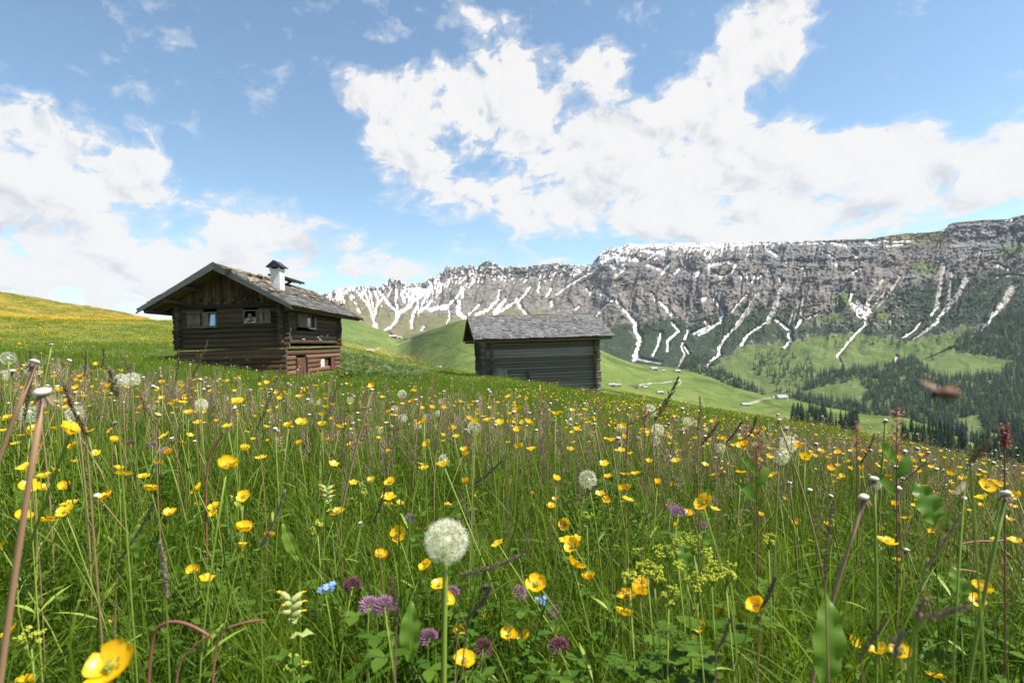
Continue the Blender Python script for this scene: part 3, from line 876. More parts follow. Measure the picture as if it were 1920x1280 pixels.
    olive = left * sstep(-14, 12, py - np.interp(px, [600, 640, 700, 720, 745, 780, 850, 900, 960, 1000, 1060], [560, 556, 556, 566, 596, 585, 592, 582, 576, 580, 596])[None] + nz * .45) * .9
    # green shoulders high on the right and around the snow patch
    for (cxx, cyy, rx, ry, k) in [(1735, 500, 45, 20, .9), (1585, 565, 30, 20, 1.), (1560, 597, 50, 14, .9), (1660, 590, 40, 22, .8), (1900, 470, 50, 24, .8), (1560, 512, 30, 14, .5), (1850, 480, 20, 12, .6), (1705, 470, 30, 12, .5)]:
        g = np.exp(-((PX - cxx) / rx) ** 2 - ((py - cyy) / ry) ** 2) * k
        turf = np.maximum(turf, g * (0.8 + .5 * fbm(PX / 9, py / 7, 3, 85)))
    shrub = shrub * (1 - .9 * np.clip(np.maximum(turf * 1.1 * (py < 620), scree), 0, 1))
    topgreen = np.maximum(cl * sstep(.985, 1.0, T) * .75, sstep(1620, 1680, PX) * (1 - sstep(1765, 1785, PX)) * sstep(.86, .93, T) * .7)
    olive = np.maximum(olive, topgreen)
    # rows behind the crest
    back = []
    for (k, dz, rr_) in [(1, 2, 1.05), (2, 60, 1.25)]:
        back.append(to_world(px, py[-1] + dz, r2[-1] * rr_))
    x = np.vstack([x] + [b[0][None] for b in back])
    y = np.vstack([y] + [b[1][None] for b in back])
    z = np.vstack([z] + [b[2][None] for b in back])

    def ext(a):
        return np.vstack([a, a[-1:], a[-1:]])
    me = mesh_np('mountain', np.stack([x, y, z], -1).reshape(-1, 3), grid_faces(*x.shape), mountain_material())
    for k, a in dict(snow=snow, scree=scree, shrub=shrub, turf=turf, olive=olive, cliff=np.clip(cliffm, 0, 1)).items():
        add_attr(me, k, ext(a))
    o = link('mountain', me)
    tag(o, 'jagged mountain range streaked with snow above green slopes', kind='structure')
    MT.update(px=px, ts=ts, py=py, x=x[:-2], y=y[:-2], z=z[:-2], r=r2)


make_mountain()

# ---- thin mountain air
def make_haze():
    b = MB()
    b.box((500, 1800, 60), (13000, 5600, 1500))
    m, n, out = material('mountain_air')
    v = n.new('ShaderNodeVolumePrincipled', i={'Color': (.80, .88, 1.0, 1.0), 'Density': HAZE, 'Anisotropy': 0.0})
    n.t.links.new(v.outputs[0], out.inputs['Volume'])
    o = b.build('haze', m)
    tag(o, 'thin blue mountain air', kind='stuff')


HAZE = 3.4e-5
if HAZE > 0:
    make_haze()

# ================================================================== FOREST
def inside(px, py, poly):
    poly = np.array(poly, float)
    r = np.zeros(px.shape, bool)
    j = len(poly) - 1
    for i in range(len(poly)):
        xi, yi, xj, yj = *poly[i], *poly[j]
        with np.errstate(divide='ignore', invalid='ignore'):
            c = ((yi > py) != (yj > py)) & (px < (xj - xi) * (py - yi) / (yj - yi) + xi)
        r ^= c
        j = i
    return r


def spruce_mesh(seed, larch=False, tiers=10, pts=9):
    """needle crown in drooping uneven tiers, unit height"""
    r_ = random.Random(seed)
    b = MB()
    for k in range(tiers):
        f = k / (tiers - 1)
        z0 = .10 + .84 * f
        rad = (.205 if not larch else .19) * (1 - f) ** .85 + .012
        rise = .13 * (1 - .45 * f)
        c = len(b.v)
        b.v.append((r_.uniform(-.006, .006), r_.uniform(-.006, .006), min(z0 + rise, 1.0)))
        n2 = pts * 2
        a0 = r_.uniform(0, 6.28)
        for j in range(n2):
            a = a0 + 6.283 * j / n2
            q = rad * (r_.uniform(.8, 1.22) if j % 2 == 0 else r_.uniform(.38, .6))
            b.v.append((math.cos(a) * q, math.sin(a) * q, z0 - (.05 * (1 - f) + r_.uniform(0, .03) if j % 2 == 0 else -.015)))
        for j in range(n2):
            b.f.append([c, c + 1 + j, c + 1 + (j + 1) % n2])
            b.m.append(0)
    return b


def needles_mat(name, c0, c1):
    m, n, out = material(name)
    geo = n.new('ShaderNodeNewGeometry')
    r_ = n.math('ADD', n.math('MULTIPLY', rand(n), .6), n.math('MULTIPLY', n.noise(geo.outputs['Position'], .09, 3.0, .7), .6))
    c = n.mix(n.maprange(r_, .2, .95, typ='LINEAR'), c0, c1)
    c = n.mix(n.maprange(n.noise(geo.outputs['Position'], .9, 2.0, .7), .4, .7), c, tuple(q * .55 for q in c0))
    principled(n, out, c, .8, .15)
    return m


M['spruce'] = needles_mat('spruce_needles', (.012, .032, .014), (.034, .066, .022))
M['larch'] = needles_mat('larch_needles', (.036, .075, .020), (.066, .115, .030))
M['bark'] = flat_mat('conifer_bark', (.10, .07, .05), .9, .1, .3, 4.0)

FOREST = [  # polygon (survey px), sheet, density per 100 px^2, larch share, group, label
    ([(1273, 681), (1353, 694), (1403, 722), (1440, 738), (1425, 742), (1349, 716), (1300, 700), (1266, 690)], 'mt', 7.0, .1, 'spruces in the strip behind the pasture', 'small dark spruce in the thin strip of trees along the far edge of the pasture'),
    ([(1414, 665), (1450, 654), (1514, 668), (1535, 700), (1490, 712), (1420, 705), (1405, 690)], 'mt', 2.6, .5, 'scattered larches on the slope', 'loose pale larch scattered over the grassy slope above the clearing'),
    ([(1521, 715), (1544, 696), (1621, 689), (1678, 681), (1709, 666), (1736, 690), (1755, 704), (1797, 708), (1843, 696), (1874, 708), (1889, 681), (1930, 668), (2060, 650), (2060, 960), (1925, 900), (1851, 852), (1797, 822),
      (1774, 806), (1698, 790), (1632, 782), (1567, 772), (1506, 756), (1476, 741), (1500, 738)], 'mt', 9.0, .22, 'spruces of the dense valley wood', 'tall dark spruce in the dense wood that fills the valley side'),
    ([(1789, 644), (1809, 625), (1838, 622), (1872, 598), (1920, 584), (2050, 560), (2050, 700), (1920, 682), (1874, 671), (1818, 664), (1787, 659)], 'mt', 10.0, .25, 'spruces of the upper wood', 'dark spruce in the wood above the green slope, under the pink scree'),
    ([(1640, 600), (1700, 560), (1760, 530), (1920, 520), (2000, 520), (2000, 600), (1900, 592), (1800, 620), (1740, 626), (1660, 625)], 'mt', 2.4, .5, 'trees among the scree streaks', 'small tree among the mountain pines between the scree streaks'),
    ([(1282, 668), (1324, 664), (1340, 684), (1300, 684)], 'mt', 6.0, .0, 'spruces at the foot of the snow gully', 'tiny dark spruce at the foot of the long snow gully'),
    ([(1510, 636), (1530, 614), (1590, 592), (1600, 615), (1570, 632)], 'mt', 2.5, .1, 'pines on the dark knoll', 'small dark tree on the knoll left of the snow patch'),
    ([(1440, 700), (1530, 690), (1540, 720), (1500, 736), (1450, 735)], 'mt', 1.6, .4, 'scattered larches on the slope', 'loose pale larch scattered over the grassy slope above the clearing'),
    ([(1560, 640), (1700, 645), (1790, 668), (1860, 690), (1780, 700), (1700, 660)], 'mt', .35, .2, 'single trees on the upper pasture', 'lone small spruce on the open green slope under the scree'),
    ([(1480, 775), (1530, 772), (1612, 792), (1612, 815), (1480, 800)], 'hl', 2.3, .1, 'spruces just below the meadow edge', 'dark spruce standing just below the edge of the flower meadow'),
    ([(1690, 812), (1760, 815), (1840, 846), (1930, 880), (2050, 930), (2050, 990), (1900, 905), (1690, 850)], 'hl', 1.15, .05, 'spruces just below the meadow edge', 'dark spruce standing just below the edge of the flower meadow'),
    ([(618, 640), (660, 636), (664, 645), (620, 648)], 'hl', 1.0, .0, 'bushy trees behind the cabin', 'small round tree on the pasture right of the log cabin'),
    ([(735, 662), (770, 668), (768, 678), (735, 672)], 'hl', 1.2, .0, 'bushy trees behind the cabin', 'small round tree on the pasture right of the log cabin'),
]
CLEAR = [[(1490, 736), (1602, 713), (1630, 734), (1610, 756), (1563, 752)], [(1780, 788), (1832, 778), (1846, 811), (1885, 823), (1828, 817)],
         [(1740, 690), (1770, 668), (1870, 676), (1880, 700), (1800, 706)]]


def sheet_lookup(S, qx, qy):
    """3D point on a terrain sheet under survey pixels: nearest visible row in that column"""
    ci = np.clip(np.searchsorted(S['px'], qx), 0, len(S['px']) - 1)
    out = np.zeros((len(qx), 3))
    ok = np.zeros(len(qx), bool)
    # true projected row of each vertex
    for k, (c, yy) in enumerate(zip(ci, qy)):
        col = S['ppy'][:, c]
        hit = np.nonzero(col <= yy)[0]
        if len(hit) and hit[0] > 0:
            j = hit[0]
            t = (col[j - 1] - yy) / max(col[j - 1] - col[j], 1e-6)
            for d, nm in enumerate('xyz'):
                out[k, d] = S[nm][j - 1, c] * (1 - t) + S[nm][j, c] * t
            ok[k] = True
    return out, ok


for S in (MT, HILL):
    X = S['x'] / S['y'] * F
    Y = -S['z'] / S['y'] * F + HOR
    S['ppy'] = 640 - X * math.sin(ROLL) + Y * math.cos(ROLL)


def make_forest():
    pts = []
    r_ = np.random.default_rng(23)
    for fi, (poly, sh, dens, larch, grp, lab) in enumerate(FOREST):
        pa = np.array(poly)
        x0, y0, x1, y1 = pa[:, 0].min(), pa[:, 1].min(), pa[:, 0].max(), pa[:, 1].max()
        n_ = int((x1 - x0) * (y1 - y0) / 100 * dens)
        qx, qy = r_.uniform(x0, x1, n_), r_.uniform(y0, y1, n_)
        ok = inside(qx, qy, poly)
        if fi == 2:
            # wood thins out to the near, lower side where trees look larger
            ok &= r_.random(n_) < np.interp(qy, [690, 760, 850, 950], [1.0, .75, .42, .25])
            ok &= fbm(qx / 30, qy / 16, 3, 91) > -.42
        for c in CLEAR:
            ok &= ~inside(qx, qy, c)
        qx, qy = qx[ok], qy[ok]
        P, g = sheet_lookup(MT if sh == 'mt' else HILL, qx, qy)
        for p in P[g]:
            lar = r_.random() < larch
            h = r_.uniform(13, 24) if fi not in (4, 6, 11, 12) else r_.uniform(5, 11)
            if sh == 'hl' and fi < 11:
                h = r_.uniform(8, 14) * (p[1] / 260) ** .3
            pts.append((h / p[1], p, h, lar, fi))
    pts.sort(key=lambda t: -t[0])
    inview = [t for t in pts if abs(t[1][0] / t[1][1]) * F < 965]
    big = inview[:300]
    bigset = set(id(t) for t in big)
    rest = [t for t in pts if id(t) not in bigset]
    crowns = {}
    for lar in (False, True):
        crowns[lar] = [spruce_mesh(100 + k + 50 * lar, lar, 11 if not lar else 9, 9).mesh('crown', M['larch' if lar else 'spruce'], False) for k in range(4)]
    tb = MB()
    tb.tube([(0, 0, -.04), (0, 0, .3), (0, 0, .85)], [.017, .013, .004], 5)
    trunk = tb.mesh('trunk', M['bark'])
    for (_, p, h, lar, fi) in big:
        nm = 'larch_tree' if lar else 'spruce_tree'
        lab, grp = FOREST[fi][5], FOREST[fi][4]
        if lar:
            lab = lab.replace('dark spruce', 'lighter green larch').replace('spruce', 'larch').replace('small dark tree', 'small paler tree')
            grp = grp.replace('spruces', 'larches')
        else:
            lab = lab.replace('loose pale larch', 'loose dark spruce')
            grp = grp.replace('larches', 'spruces')
        t = thing(nm, lab, 'tree', p, r_.uniform(0, 6.28), grp)
        t.scale = (h * r_.uniform(.85, 1.15),) * 2 + (h,)
        link('crown', crowns[lar][int(r_.integers(4))], t)
        link('trunk', trunk, t)
    # the rest of the wood is one mass
    for lar in (False, True):
        vs, fs, n0 = [], [], 0
        low = [spruce_mesh(300 + k, lar, 6, 6) for k in range(5)]
        la = [(np.array(b.v), np.array(b.f)) for b in low]
        for (_, p, h, l2, fi) in rest:
            if l2 != lar:
                continue
            v, f = la[int(r_.integers(5))]
            a = r_.uniform(0, 6.28)
            c, s = math.cos(a), math.sin(a)
            w = h * r_.uniform(.85, 1.2)
            vs.append(np.stack([(v[:, 0] * c - v[:, 1] * s) * w + p[0], (v[:, 0] * s + v[:, 1] * c) * w + p[1], v[:, 2] * h + p[2] - .3], -1))
            fs.append(f + n0)
            n0 += len(v)
        if vs:
            o = link('larch_wood' if lar else 'spruce_wood', mesh_np('wood', np.vstack(vs), np.vstack(fs), M['larch' if lar else 'spruce'], False))
            tag(o, 'paler larches mixed into the far wood' if lar else 'mass of far dark spruces covering the valley side', 'wood', kind='stuff')
    print('trees', len(big), len(rest))
    # mountain pine scrub: rounded dark clumps over the lower rock
    return


make_forest()

# ================================================================== LOG BUILDINGS
M['log_dark'] = wood_mat('dark_log', (.042, .027, .016), (.150, .096, .058), (.19, .162, .132), (7, 26, 26), .45)
M['log_red'] = wood_mat('reddish_log', (.070, .034, .018), (.205, .098, .046), (.20, .155, .12), (7, 26, 26), .55)
M['log_grey'] = wood_mat('grey_log', (.085, .072, .058), (.255, .218, .180), (.35, .32, .28), (7, 30, 30), .6)
M['log_end'] = wood_mat('log_end', (.05, .036, .026), (.14, .10, .068), (.17, .14, .11), (20, 20, 20), .4)
M['plank'] = wood_mat('brown_plank', (.060, .034, .020), (.165, .095, .056), (.17, .13, .10), (20, 20, 3), .4)
M['plank_grey'] = wood_mat('grey_plank', (.13, .11, .09), (.24, .21, .175), (.25, .24, .22), (26, 26, 3), .5)
M['shutter'] = wood_mat('shutter_plank', (.11, .085, .06), (.23, .185, .135), (.24, .22, .19), (26, 26, 3), .5)
M['fascia'] = wood_mat('grey_fascia', (.10, .11, .105), (.16, .17, .16), (.15, .16, .155), (3, 20, 20), .3)
M['door'] = wood_mat('red_door', (.10, .030, .016), (.22, .075, .04), (.16, .09, .06), (24, 24, 3), .3)
M['frame'] = wood_mat('window_frame', (.15, .10, .065), (.24, .17, .11), (.24, .2, .16), (12, 12, 12), .3)
M['white_frame'] = flat_mat('pale_frame', (.50, .48, .44), .7, .2, .12, 30.)
M['plaster'] = flat_mat('chimney_plaster', (.62, .60, .56), .9, .1, .12, 5.)
M['metal'] = flat_mat('dark_sheet_metal', (.035, .038, .048), .45, .5, .2, 6., .4)
M['dark'] = flat_mat('dark_interior', (.012, .011, .010), .9, .05)
M['stone'] = flat_mat('roof_stone', (.25, .18, .12), .9, .1, .35, 7.)


def shingle_mat(name, c0, c1, c2):
    m, n, out = material(name)
    tc = n.new('ShaderNodeTexCoord').outputs['Object']
    a = n.new('ShaderNodeAttribute', attribute_name='tone').outputs['Fac']
    g = n.noise(n.vec('MULTIPLY', tc, (14, 14, 14)), 1.0, 4.0, .7)
    f = n.math('ADD', n.math('MULTIPLY', a, .5), n.math('MULTIPLY', g, .42))
    principled(n, out, n.ramp(f, [(.05, c0), (.45, c1), (1.0, c2)]), .85, .2, bump(n, g, .4, .01))
    return m


M['shingle'] = shingle_mat('grey_shingle', (.045, .043, .041), (.128, .125, .120), (.24, .235, .225))
M['shingle2'] = shingle_mat('brown_grey_shingle', (.045, .040, .036), (.125, .115, .105), (.25, .235, .215))


def glass_mat():
    m, n, out = material('window_glass')
    principled(n, out, (.55, .62, .68), .05, 1.0, None, .75)
    return m


M['glass'] = glass_mat()


def solar_mat():
    m, n, out = material('solar_cell')
    principled(n, out, (.012, .022, .06), .12, .7)
    return m


M['solar'] = solar_mat()

LOGS = []
for _k in range(4):
    b = MB()
    q = random.Random(50 + _k)
    ns, sg = 8, 5
    for i in range(sg):
        for j in range(ns):
            a = 2 * math.pi * (j + .5) / ns
            rr_ = q.uniform(.93, 1.04)
            b.v.append((i / (sg - 1), math.cos(a) * rr_, math.sin(a) * rr_))
    for i in range(sg - 1):
        for j in range(ns):
            b.f.append([i * ns + j, i * ns + (j + 1) % ns, (i + 1) * ns + (j + 1) % ns, (i + 1) * ns + j])
            b.m.append(0)
    b.f.append(list(range(ns))[::-1]); b.m.append(1)
    b.f.append([(sg - 1) * ns + j for j in range(ns)]); b.m.append(1)
    LOGS.append(b)
LOGM = {}


def log_piece(parent, p0, p1, r, kind, name='log', rz=None):
    k = rnd.randrange(4)
    if (kind, k) not in LOGM:
        LOGM[(kind, k)] = LOGS[k].mesh('log', [M[kind], M['log_end']], False)
    d = Vector(p1) - Vector(p0)
    o = link(name, LOGM[(kind, k)], parent, p0, d.to_track_quat('X', 'Z').to_euler(), (d.length, r, rz or r))
    return o


def free_spans(a, b, z0, z1, holes):
    spans = [(a, b)]
    for (h0, h1, hz0, hz1) in holes:
        if min(z1, hz1) - max(z0, hz0) > .35 * (z1 - z0):
            nw = []
            for (s, e) in spans:
                if h1 <= s or h0 >= e:
                    nw.append((s, e))
                else:
                    if h0 - s > .06:
                        nw.append((s, h0))
                    if e - h1 > .06:
                        nw.append((h1, e))
            spans = nw
    return spans


def log_walls(root, x0, x1, y0, y1, z0, nc, h, kind, over, holes_f=(), holes_r=(), holes_l=(), kinds=None, irregular=.0):
    """four walls of notched logs; fronts at y0, right at x1; holes are (a, b, z0, z1)"""
    r = h * .54
    for c in range(nc):
        zc = z0 + (c + .5) * h
        kd = kinds(c) if kinds else kind

        def ov():
            return over * rnd.uniform(.8, 1.15)
        for yy, holes in ((y0 + r * .85, holes_f), (y1 - r * .85, ())):
            for (a, b) in free_spans(x0 - ov(), x1 + ov(), zc - h / 2, zc + h / 2, holes):
                log_piece(root, (a, yy + rnd.uniform(-irregular, irregular), zc), (b, yy + rnd.uniform(-irregular, irregular), zc), r * .85, kd, 'log', r)
        zs = zc + h * .5
        if c == nc - 1:
            continue
        for xx, holes in ((x1 - r * .85, holes_r), (x0 + r * .85, holes_l)):
            for (a, b) in free_spans(y0 - ov(), y1 + ov(), zs - h / 2, zs + h / 2, holes):
                log_piece(root, (xx, a, zs), (xx, b, zs), r * .85, kd, 'log', r)


def shingles(x_len, slope_len, expo, wmin, wmax, thick, seed, name, mat, warp=.0):
    """shingle field in a local frame: x along the eave, y up the slope, z out of it"""
    q = np.random.default_rng(seed)
    V, Fc, T = [], [], []
    n = 0
    nrow = int(slope_len / expo) + 1
    for i in range(nrow):
        y = i * expo
        x = -q.uniform(0, wmax)
        while x < x_len:
            w = q.uniform(wmin, wmax)
            a, b_ = max(x, -.02), min(x + w - q.uniform(.004, .014), x_len + .02)
            if b_ - a > .03:
                yl = y - q.uniform(0, .05) - .02
                yh = min(y + expo * 1.9, slope_len + .02)
                t = thick * q.uniform(.7, 1.6)
                zl = .02 + q.uniform(0, .022)
                dz = warp * math.sin((a + b_) * 1.1 + i * .5)
                for (xx, yy, zz) in ((a, yl, zl), (b_, yl, zl + q.uniform(-.008, .008)), (b_, yh, .004), (a, yh, .004),
                                     (a, yl, zl + t), (b_, yl, zl + t + q.uniform(-.01, .01)), (b_, yh, .004 + t), (a, yh, .004 + t)):
                    V.append((xx, yy, zz + dz))
                T += [q.uniform(0, 1)] * 8
                for f in ((4, 5, 6, 7), (0, 1, 5, 4), (1, 2, 6, 5), (2, 3, 7, 6), (3, 0, 4, 7), (0, 3, 2, 1)):
                    Fc.append([k + n for k in f])
                n += 8
            x += w
    me = mesh_np(name, V, np.array(Fc), mat, False)
    add_attr(me, 'tone', T)
    return me


def slope_matrix(ex, ey, ez, o):
    ex, ey, ez = Vector(ex).normalized(), Vector(ey).normalized(), Vector(ez).normalized()
    return Matrix(((ex.x, ey.x, ez.x, o[0]), (ex.y, ey.y, ez.y, o[1]), (ex.z, ey.z, ez.z, o[2]), (0, 0, 0, 1)))


# ------------------------------------------------------------------ the log cabin
HX, HY, HZ, HROT = -9.213, 23.0, -1.0, R(1.36)
HWd, HD, SILL, EAVE, RIDGE = 4.227, 7.82, 1.155, 2.747, 4.399
OGF, OGB, OE = 1.271, 2.5, .717
HSL = (RIDGE - EAVE) / (HWd / 2 + OE)
cabin = thing('log_cabin', 'dark log cabin with shingled roof, white chimney and reddish log base', 'cabin', (HX, HY, HZ), HROT)
CM = Matrix.Translation((HX, HY, HZ)) @ Matrix.Rotation(HROT, 4, 'Z')
CMi = CM.inverted()


def hut_ray(px, py, mi, axis, value):
    """local point where the sight line through a pixel meets a local plane"""
    X, Y = unpix(px, py)
    o, d = mi @ Vector((0, 0, 0)), mi.to_3x3() @ Vector((X, F, -Y))
    t = (value - o[axis]) / d[axis]
    return o + d * t


def zf(zx, zy):
    return hut_ray(240 + zx / 4, 470 + zy / 4, CMi, 1, 0.0)


def zr_(zx, zy, off=0.0):
    return hut_ray(240 + zx / 4, 470 + zy / 4, CMi, 0, off)


def rect_f(a, b, c, d):
    p, q = zf(a, d), zf(b, c)
    return p.x, q.x, p.z, q.z


def rect_r(a, b, c, d, off=0.0):
    p, q = zr_(a, d, off), zr_(b, c, off)
    p2 = zr_(a, c, off)
    return p.y, q.y, min(p.z, q.z), p2.z


WIN_L = rect_f(560, 660, 458, 572)
WIN_R = rect_f(868, 966, 442, 552)
WIN_S = rect_r(1266, 1396, 458, 572)


def make_cabin():
    h = .2
    nU = 9
    wl = (WIN_L[0] - .02, WIN_L[1] + .02, WIN_L[2], WIN_L[3])
    wr = (WIN_R[0] - .02, WIN_R[1] + .02, WIN_R[2], WIN_R[3])
    ws = (WIN_S[0], WIN_S[1], WIN_S[2], WIN_S[3])
    log_walls(cabin, -HWd, 0, 0, HD, SILL + .03, nU, h, 'log_dark', .22, [wl, wr], [ws])
    # base of reddish logs, slightly wider than the log room
    D1 = rect_r(1262, 1338, 800, 900, .07)
    D2 = rect_r(1446, 1546, 800, 880, .07)
    log_walls(cabin, -HWd - .05, .1, -.07, HD + .07, -.35, 7, .207, 'log_red', -.02, [], [D1[:2] + (-.4, D1[3]), D2[:2] + (D2[2] + .05, D2[3])], kinds=lambda c: 'log_red')
    b = MB()
    b.box((-HWd / 2 + .02, -.1, SILL), (HWd + .3, .10, .04)); b.box((.09, HD / 2, SILL + .001), (.08, HD + .06, .04))
    b.build('sill_beam', M['log_dark'], cabin)
    # dark lining keeps the daylight out of the rooms
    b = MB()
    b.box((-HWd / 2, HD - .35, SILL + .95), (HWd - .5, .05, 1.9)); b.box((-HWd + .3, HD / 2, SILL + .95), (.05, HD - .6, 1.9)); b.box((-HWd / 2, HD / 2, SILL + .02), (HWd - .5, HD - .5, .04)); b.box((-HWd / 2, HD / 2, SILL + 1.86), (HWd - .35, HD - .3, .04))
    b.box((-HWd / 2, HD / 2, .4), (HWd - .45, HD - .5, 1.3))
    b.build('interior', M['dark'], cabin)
    # gable boarding
    zt = SILL + .03 + nU * h
    for gy, fr in ((.07, True), (HD - .07, False)):
        x = -HWd - .1
        k = 0
        while x < .1:
            w = rnd.uniform(.13, .19)
            xm = x + w / 2
            top = EAVE + HSL * (min(HWd + xm, -xm) + OE) - .06
            if top > zt + .03:
                b = MB()
                t2 = lambda q: EAVE + HSL * (min(HWd + q, -q) + OE) - .06
                x1 = x + w - .012
                zz0 = zt - rnd.uniform(.0, .05)
                yy0, yy1 = (gy - .03 - rnd.uniform(0, .012), gy) if fr else (gy, gy + .03)
                b.add([(x, yy0, zz0), (x1, yy0, zz0), (x1, yy1, zz0), (x, yy1, zz0), (x, yy0, t2(x)), (x1, yy0, t2(x1)), (x1, yy1, t2(x1)), (x, yy1, t2(x))],
                      [(0, 3, 2, 1), (4, 5, 6, 7), (0, 1, 5, 4), (1, 2, 6, 5), (2, 3, 7, 6), (3, 0, 4, 7)])
                b.build('gable_board', M['plank'], cabin)
            x += w
    # beam ends through the gable
    for zx in (545, 628, 712, 802, 890, 972):
        p = zf(zx, 368)
        log_piece(cabin, (p.x, -.2, p.z), (p.x, .3, p.z), .075, 'log_dark', 'beam_end')
    # purlins carrying the roof
    for f in (0.06, .30, .58, .97):
        for s in (-1, 1):
            xx = -HWd / 2 + s * (HWd / 2 + OE) * (1 - f) if f < .9 else -HWd / 2
            zz = EAVE + (RIDGE - EAVE) * f - .17
            if f > .9 and s < 0:
                continue
            log_piece(cabin, (xx, -OGF + .12, zz), (xx, HD + OGB - .15, zz), .09, 'log_dark', 'purlin')
    # roof deck, shingles, fascia
    yl = -OGF
    ln = HD + OGF + OGB
    sl = math.hypot(HWd / 2 + OE, RIDGE - EAVE)
    roof = MB()
    for s in (-1, 1):
        e = Vector((-HWd / 2 + s * (HWd / 2 + OE), 0, EAVE))
        rdg = Vector((-HWd / 2, 0, RIDGE))
        nrm = Vector((s * (RIDGE - EAVE), 0, HWd / 2 + OE)).normalized()
        q = []
        for yy in (yl, yl + ln):
            for pnt in (e, rdg):
                for dz in (-.045, 0.0):
                    q.append(pnt + Vector((0, yy, 0)) + nrm * dz + (Vector((0, 0, dz * .12)) if pnt is rdg else Vector((0, 0, 0))))
        fs = [(1, 3, 7, 5), (0, 4, 6, 2), (0, 2, 3, 1), (4, 5, 7, 6), (0, 1, 5, 4), (2, 6, 7, 3)]
        roof.add(q, fs if s < 0 else [f[::-1] for f in fs])
    rf = roof.build('roof', M['log_dark'], cabin)
    for s in (-1, 1):
        ex = Vector((0, 1, 0)) if s > 0 else Vector((0, -1, 0))
        ey = Vector((-s * (HWd / 2 + OE), 0, RIDGE - EAVE)).normalized()
        ez = ex.cross(ey)
        o = Vector((-HWd / 2 + s * (HWd / 2 + OE), yl if s > 0 else yl + ln, EAVE)) + ez * .004 - ey * .05
        me = shingles(ln, sl + .07, .225, .12, .22, .022, 40 + s, 'shingles', M['shingle2'], .01)
        tag(link('shingles', me, rf, mat=slope_matrix(ex, ey, ez, o)), kind='stuff')
        # laths lying along the slope hold the shingles
        for f in (.42, .72):
            p = Vector((-HWd / 2 + s * (HWd / 2 + OE) * (1 - f), 0, EAVE + (RIDGE - EAVE) * f)) + ez * .075
            log_piece(rf, (p.x, yl + .1, p.z), (p.x, yl + ln - .1, p.z), .03, 'log_grey', 'lath')
        # barge boards front and back
        for yy in (yl - .022, yl + ln + .022):
            b = MB()
            a0 = Vector((-HWd / 2 + s * (HWd / 2 + OE + .03), yy, EAVE - .01))
            a1 = Vector((-HWd / 2 + (.0 if yy < 0 else 0), yy, RIDGE + .01))
            d = (a1 - a0)
            up = Vector((-d.z * s, 0, -d.x * s)).normalized()
            if up.z < 0:
                up = -up
            q = []
            for yo in (-.018, .018):
                for pnt in (a0, a1):
                    for hh in (-.20, .055):
                        off = up * hh
                        if pnt is a1:   # mitre on the ridge
                            off = Vector((0, 0, hh / up.z))
                        q.append(pnt + off + Vector((0, yo, 0)))
            b.add(q, [(0, 2, 3, 1), (4, 5, 7, 6), (0, 1, 5, 4), (2, 6, 7, 3), (1, 3, 7, 5), (0, 4, 6, 2)])
            b.build('barge_board', M['fascia'], rf)
    # rafter ends under the right and left eaves
    for s in (-1, 1):
        for k in range(13):
            yy = yl + .35 + k * (ln - .7) / 12
            e = Vector((-HWd / 2 + s * (HWd / 2 + OE - .08), yy, EAVE - .06))
            t = Vector((-HWd / 2 + s * (HWd / 2 - .3), yy, EAVE - .06 + HSL * (.3 + OE - .08)))
            log_piece(cabin, e, t, .05, 'log_dark', 'rafter')
    # left window: frame, mullion, reflecting pane
    x0, x1, z0, z1 = WIN_L
    w = thing_part('window', cabin, (x0, .02, z0))
    b = MB()
    W_, H_ = x1 - x0, z1 - z0
    for c, s in (((W_ / 2, 0, .025), (W_, .09, .05)), ((W_ / 2, 0, H_ - .025), (W_, .09, .05)), ((.025, 0, H_ / 2), (.05, .09, H_ - .1)), ((W_ - .02, 0, H_ / 2), (.04, .09, H_ - .1))):
        b.box(c, s)
    b.build('frame', M['frame'], w)
    b = MB(); b.box((.05 + .09, .0, H_ / 2), (.17, .05, H_ - .11)); b.build('casement', M['frame'], w)
    b = MB(); b.box((W_ * .66, .03, H_ / 2), (W_ * .58, .012, H_ - .1)); b.build('pane', M['glass'], w).rotation_euler = (R(-7), 0, 0)
    b = MB(); b.box((W_ / 2, -.04, -.02), (W_ + .1, .16, .03)); b.build('sill', M['plank_grey'], w)
    # right window stands open
    x0, x1, z0, z1 = WIN_R
    w = thing_part('window', cabin, (x0, .02, z0), 'open window with a man leaning out')
    b = MB()
    W_, H_ = x1 - x0, z1 - z0
    for c, s in (((W_ / 2, 0, H_ - .02), (W_, .1, .04)), ((.02, 0, H_ / 2 - .02), (.04, .1, H_ - .04)), ((W_ - .02, 0, H_ / 2 - .02), (.04, .1, H_ - .04))):
        b.box(c, s)
    b.build('frame', M['frame'], w)
    b = MB(); b.box((W_ / 2, -.04, -.016), (W_ + .12, .2, .03)); b.build('sill', M['frame'], w)
    # shutters: boards on two ledges
    for (a, c_, t, d_) in ((450, 545, 460, 580), (970, 1072, 434, 550)):
        x0, x1, z0, z1 = rect_f(a, c_, t, d_)
        sh = thing_part('shutter', cabin, (x0, -.06, z0))
        nb = 5
        wb = (x1 - x0) / nb
        for k in range(nb):
            b = MB(); b.box((0, 0, (z1 - z0) / 2), (wb - .008, .025, z1 - z0 - rnd.uniform(0, .02)))
            b.build('board', M['shutter'], sh, loc=(wb * (k + .5), rnd.uniform(-.004, .004), 0))
        for zz in (.14, .86):
            b = MB(); b.box((0, 0, 0), (x1 - x0 - .02, .02, .05)); b.build('ledge', M['shutter'], sh, loc=((x1 - x0) / 2, -.026, (z1 - z0) * zz))
    # side window with half-closed shutter
    y0, y1, z0, z1 = WIN_S
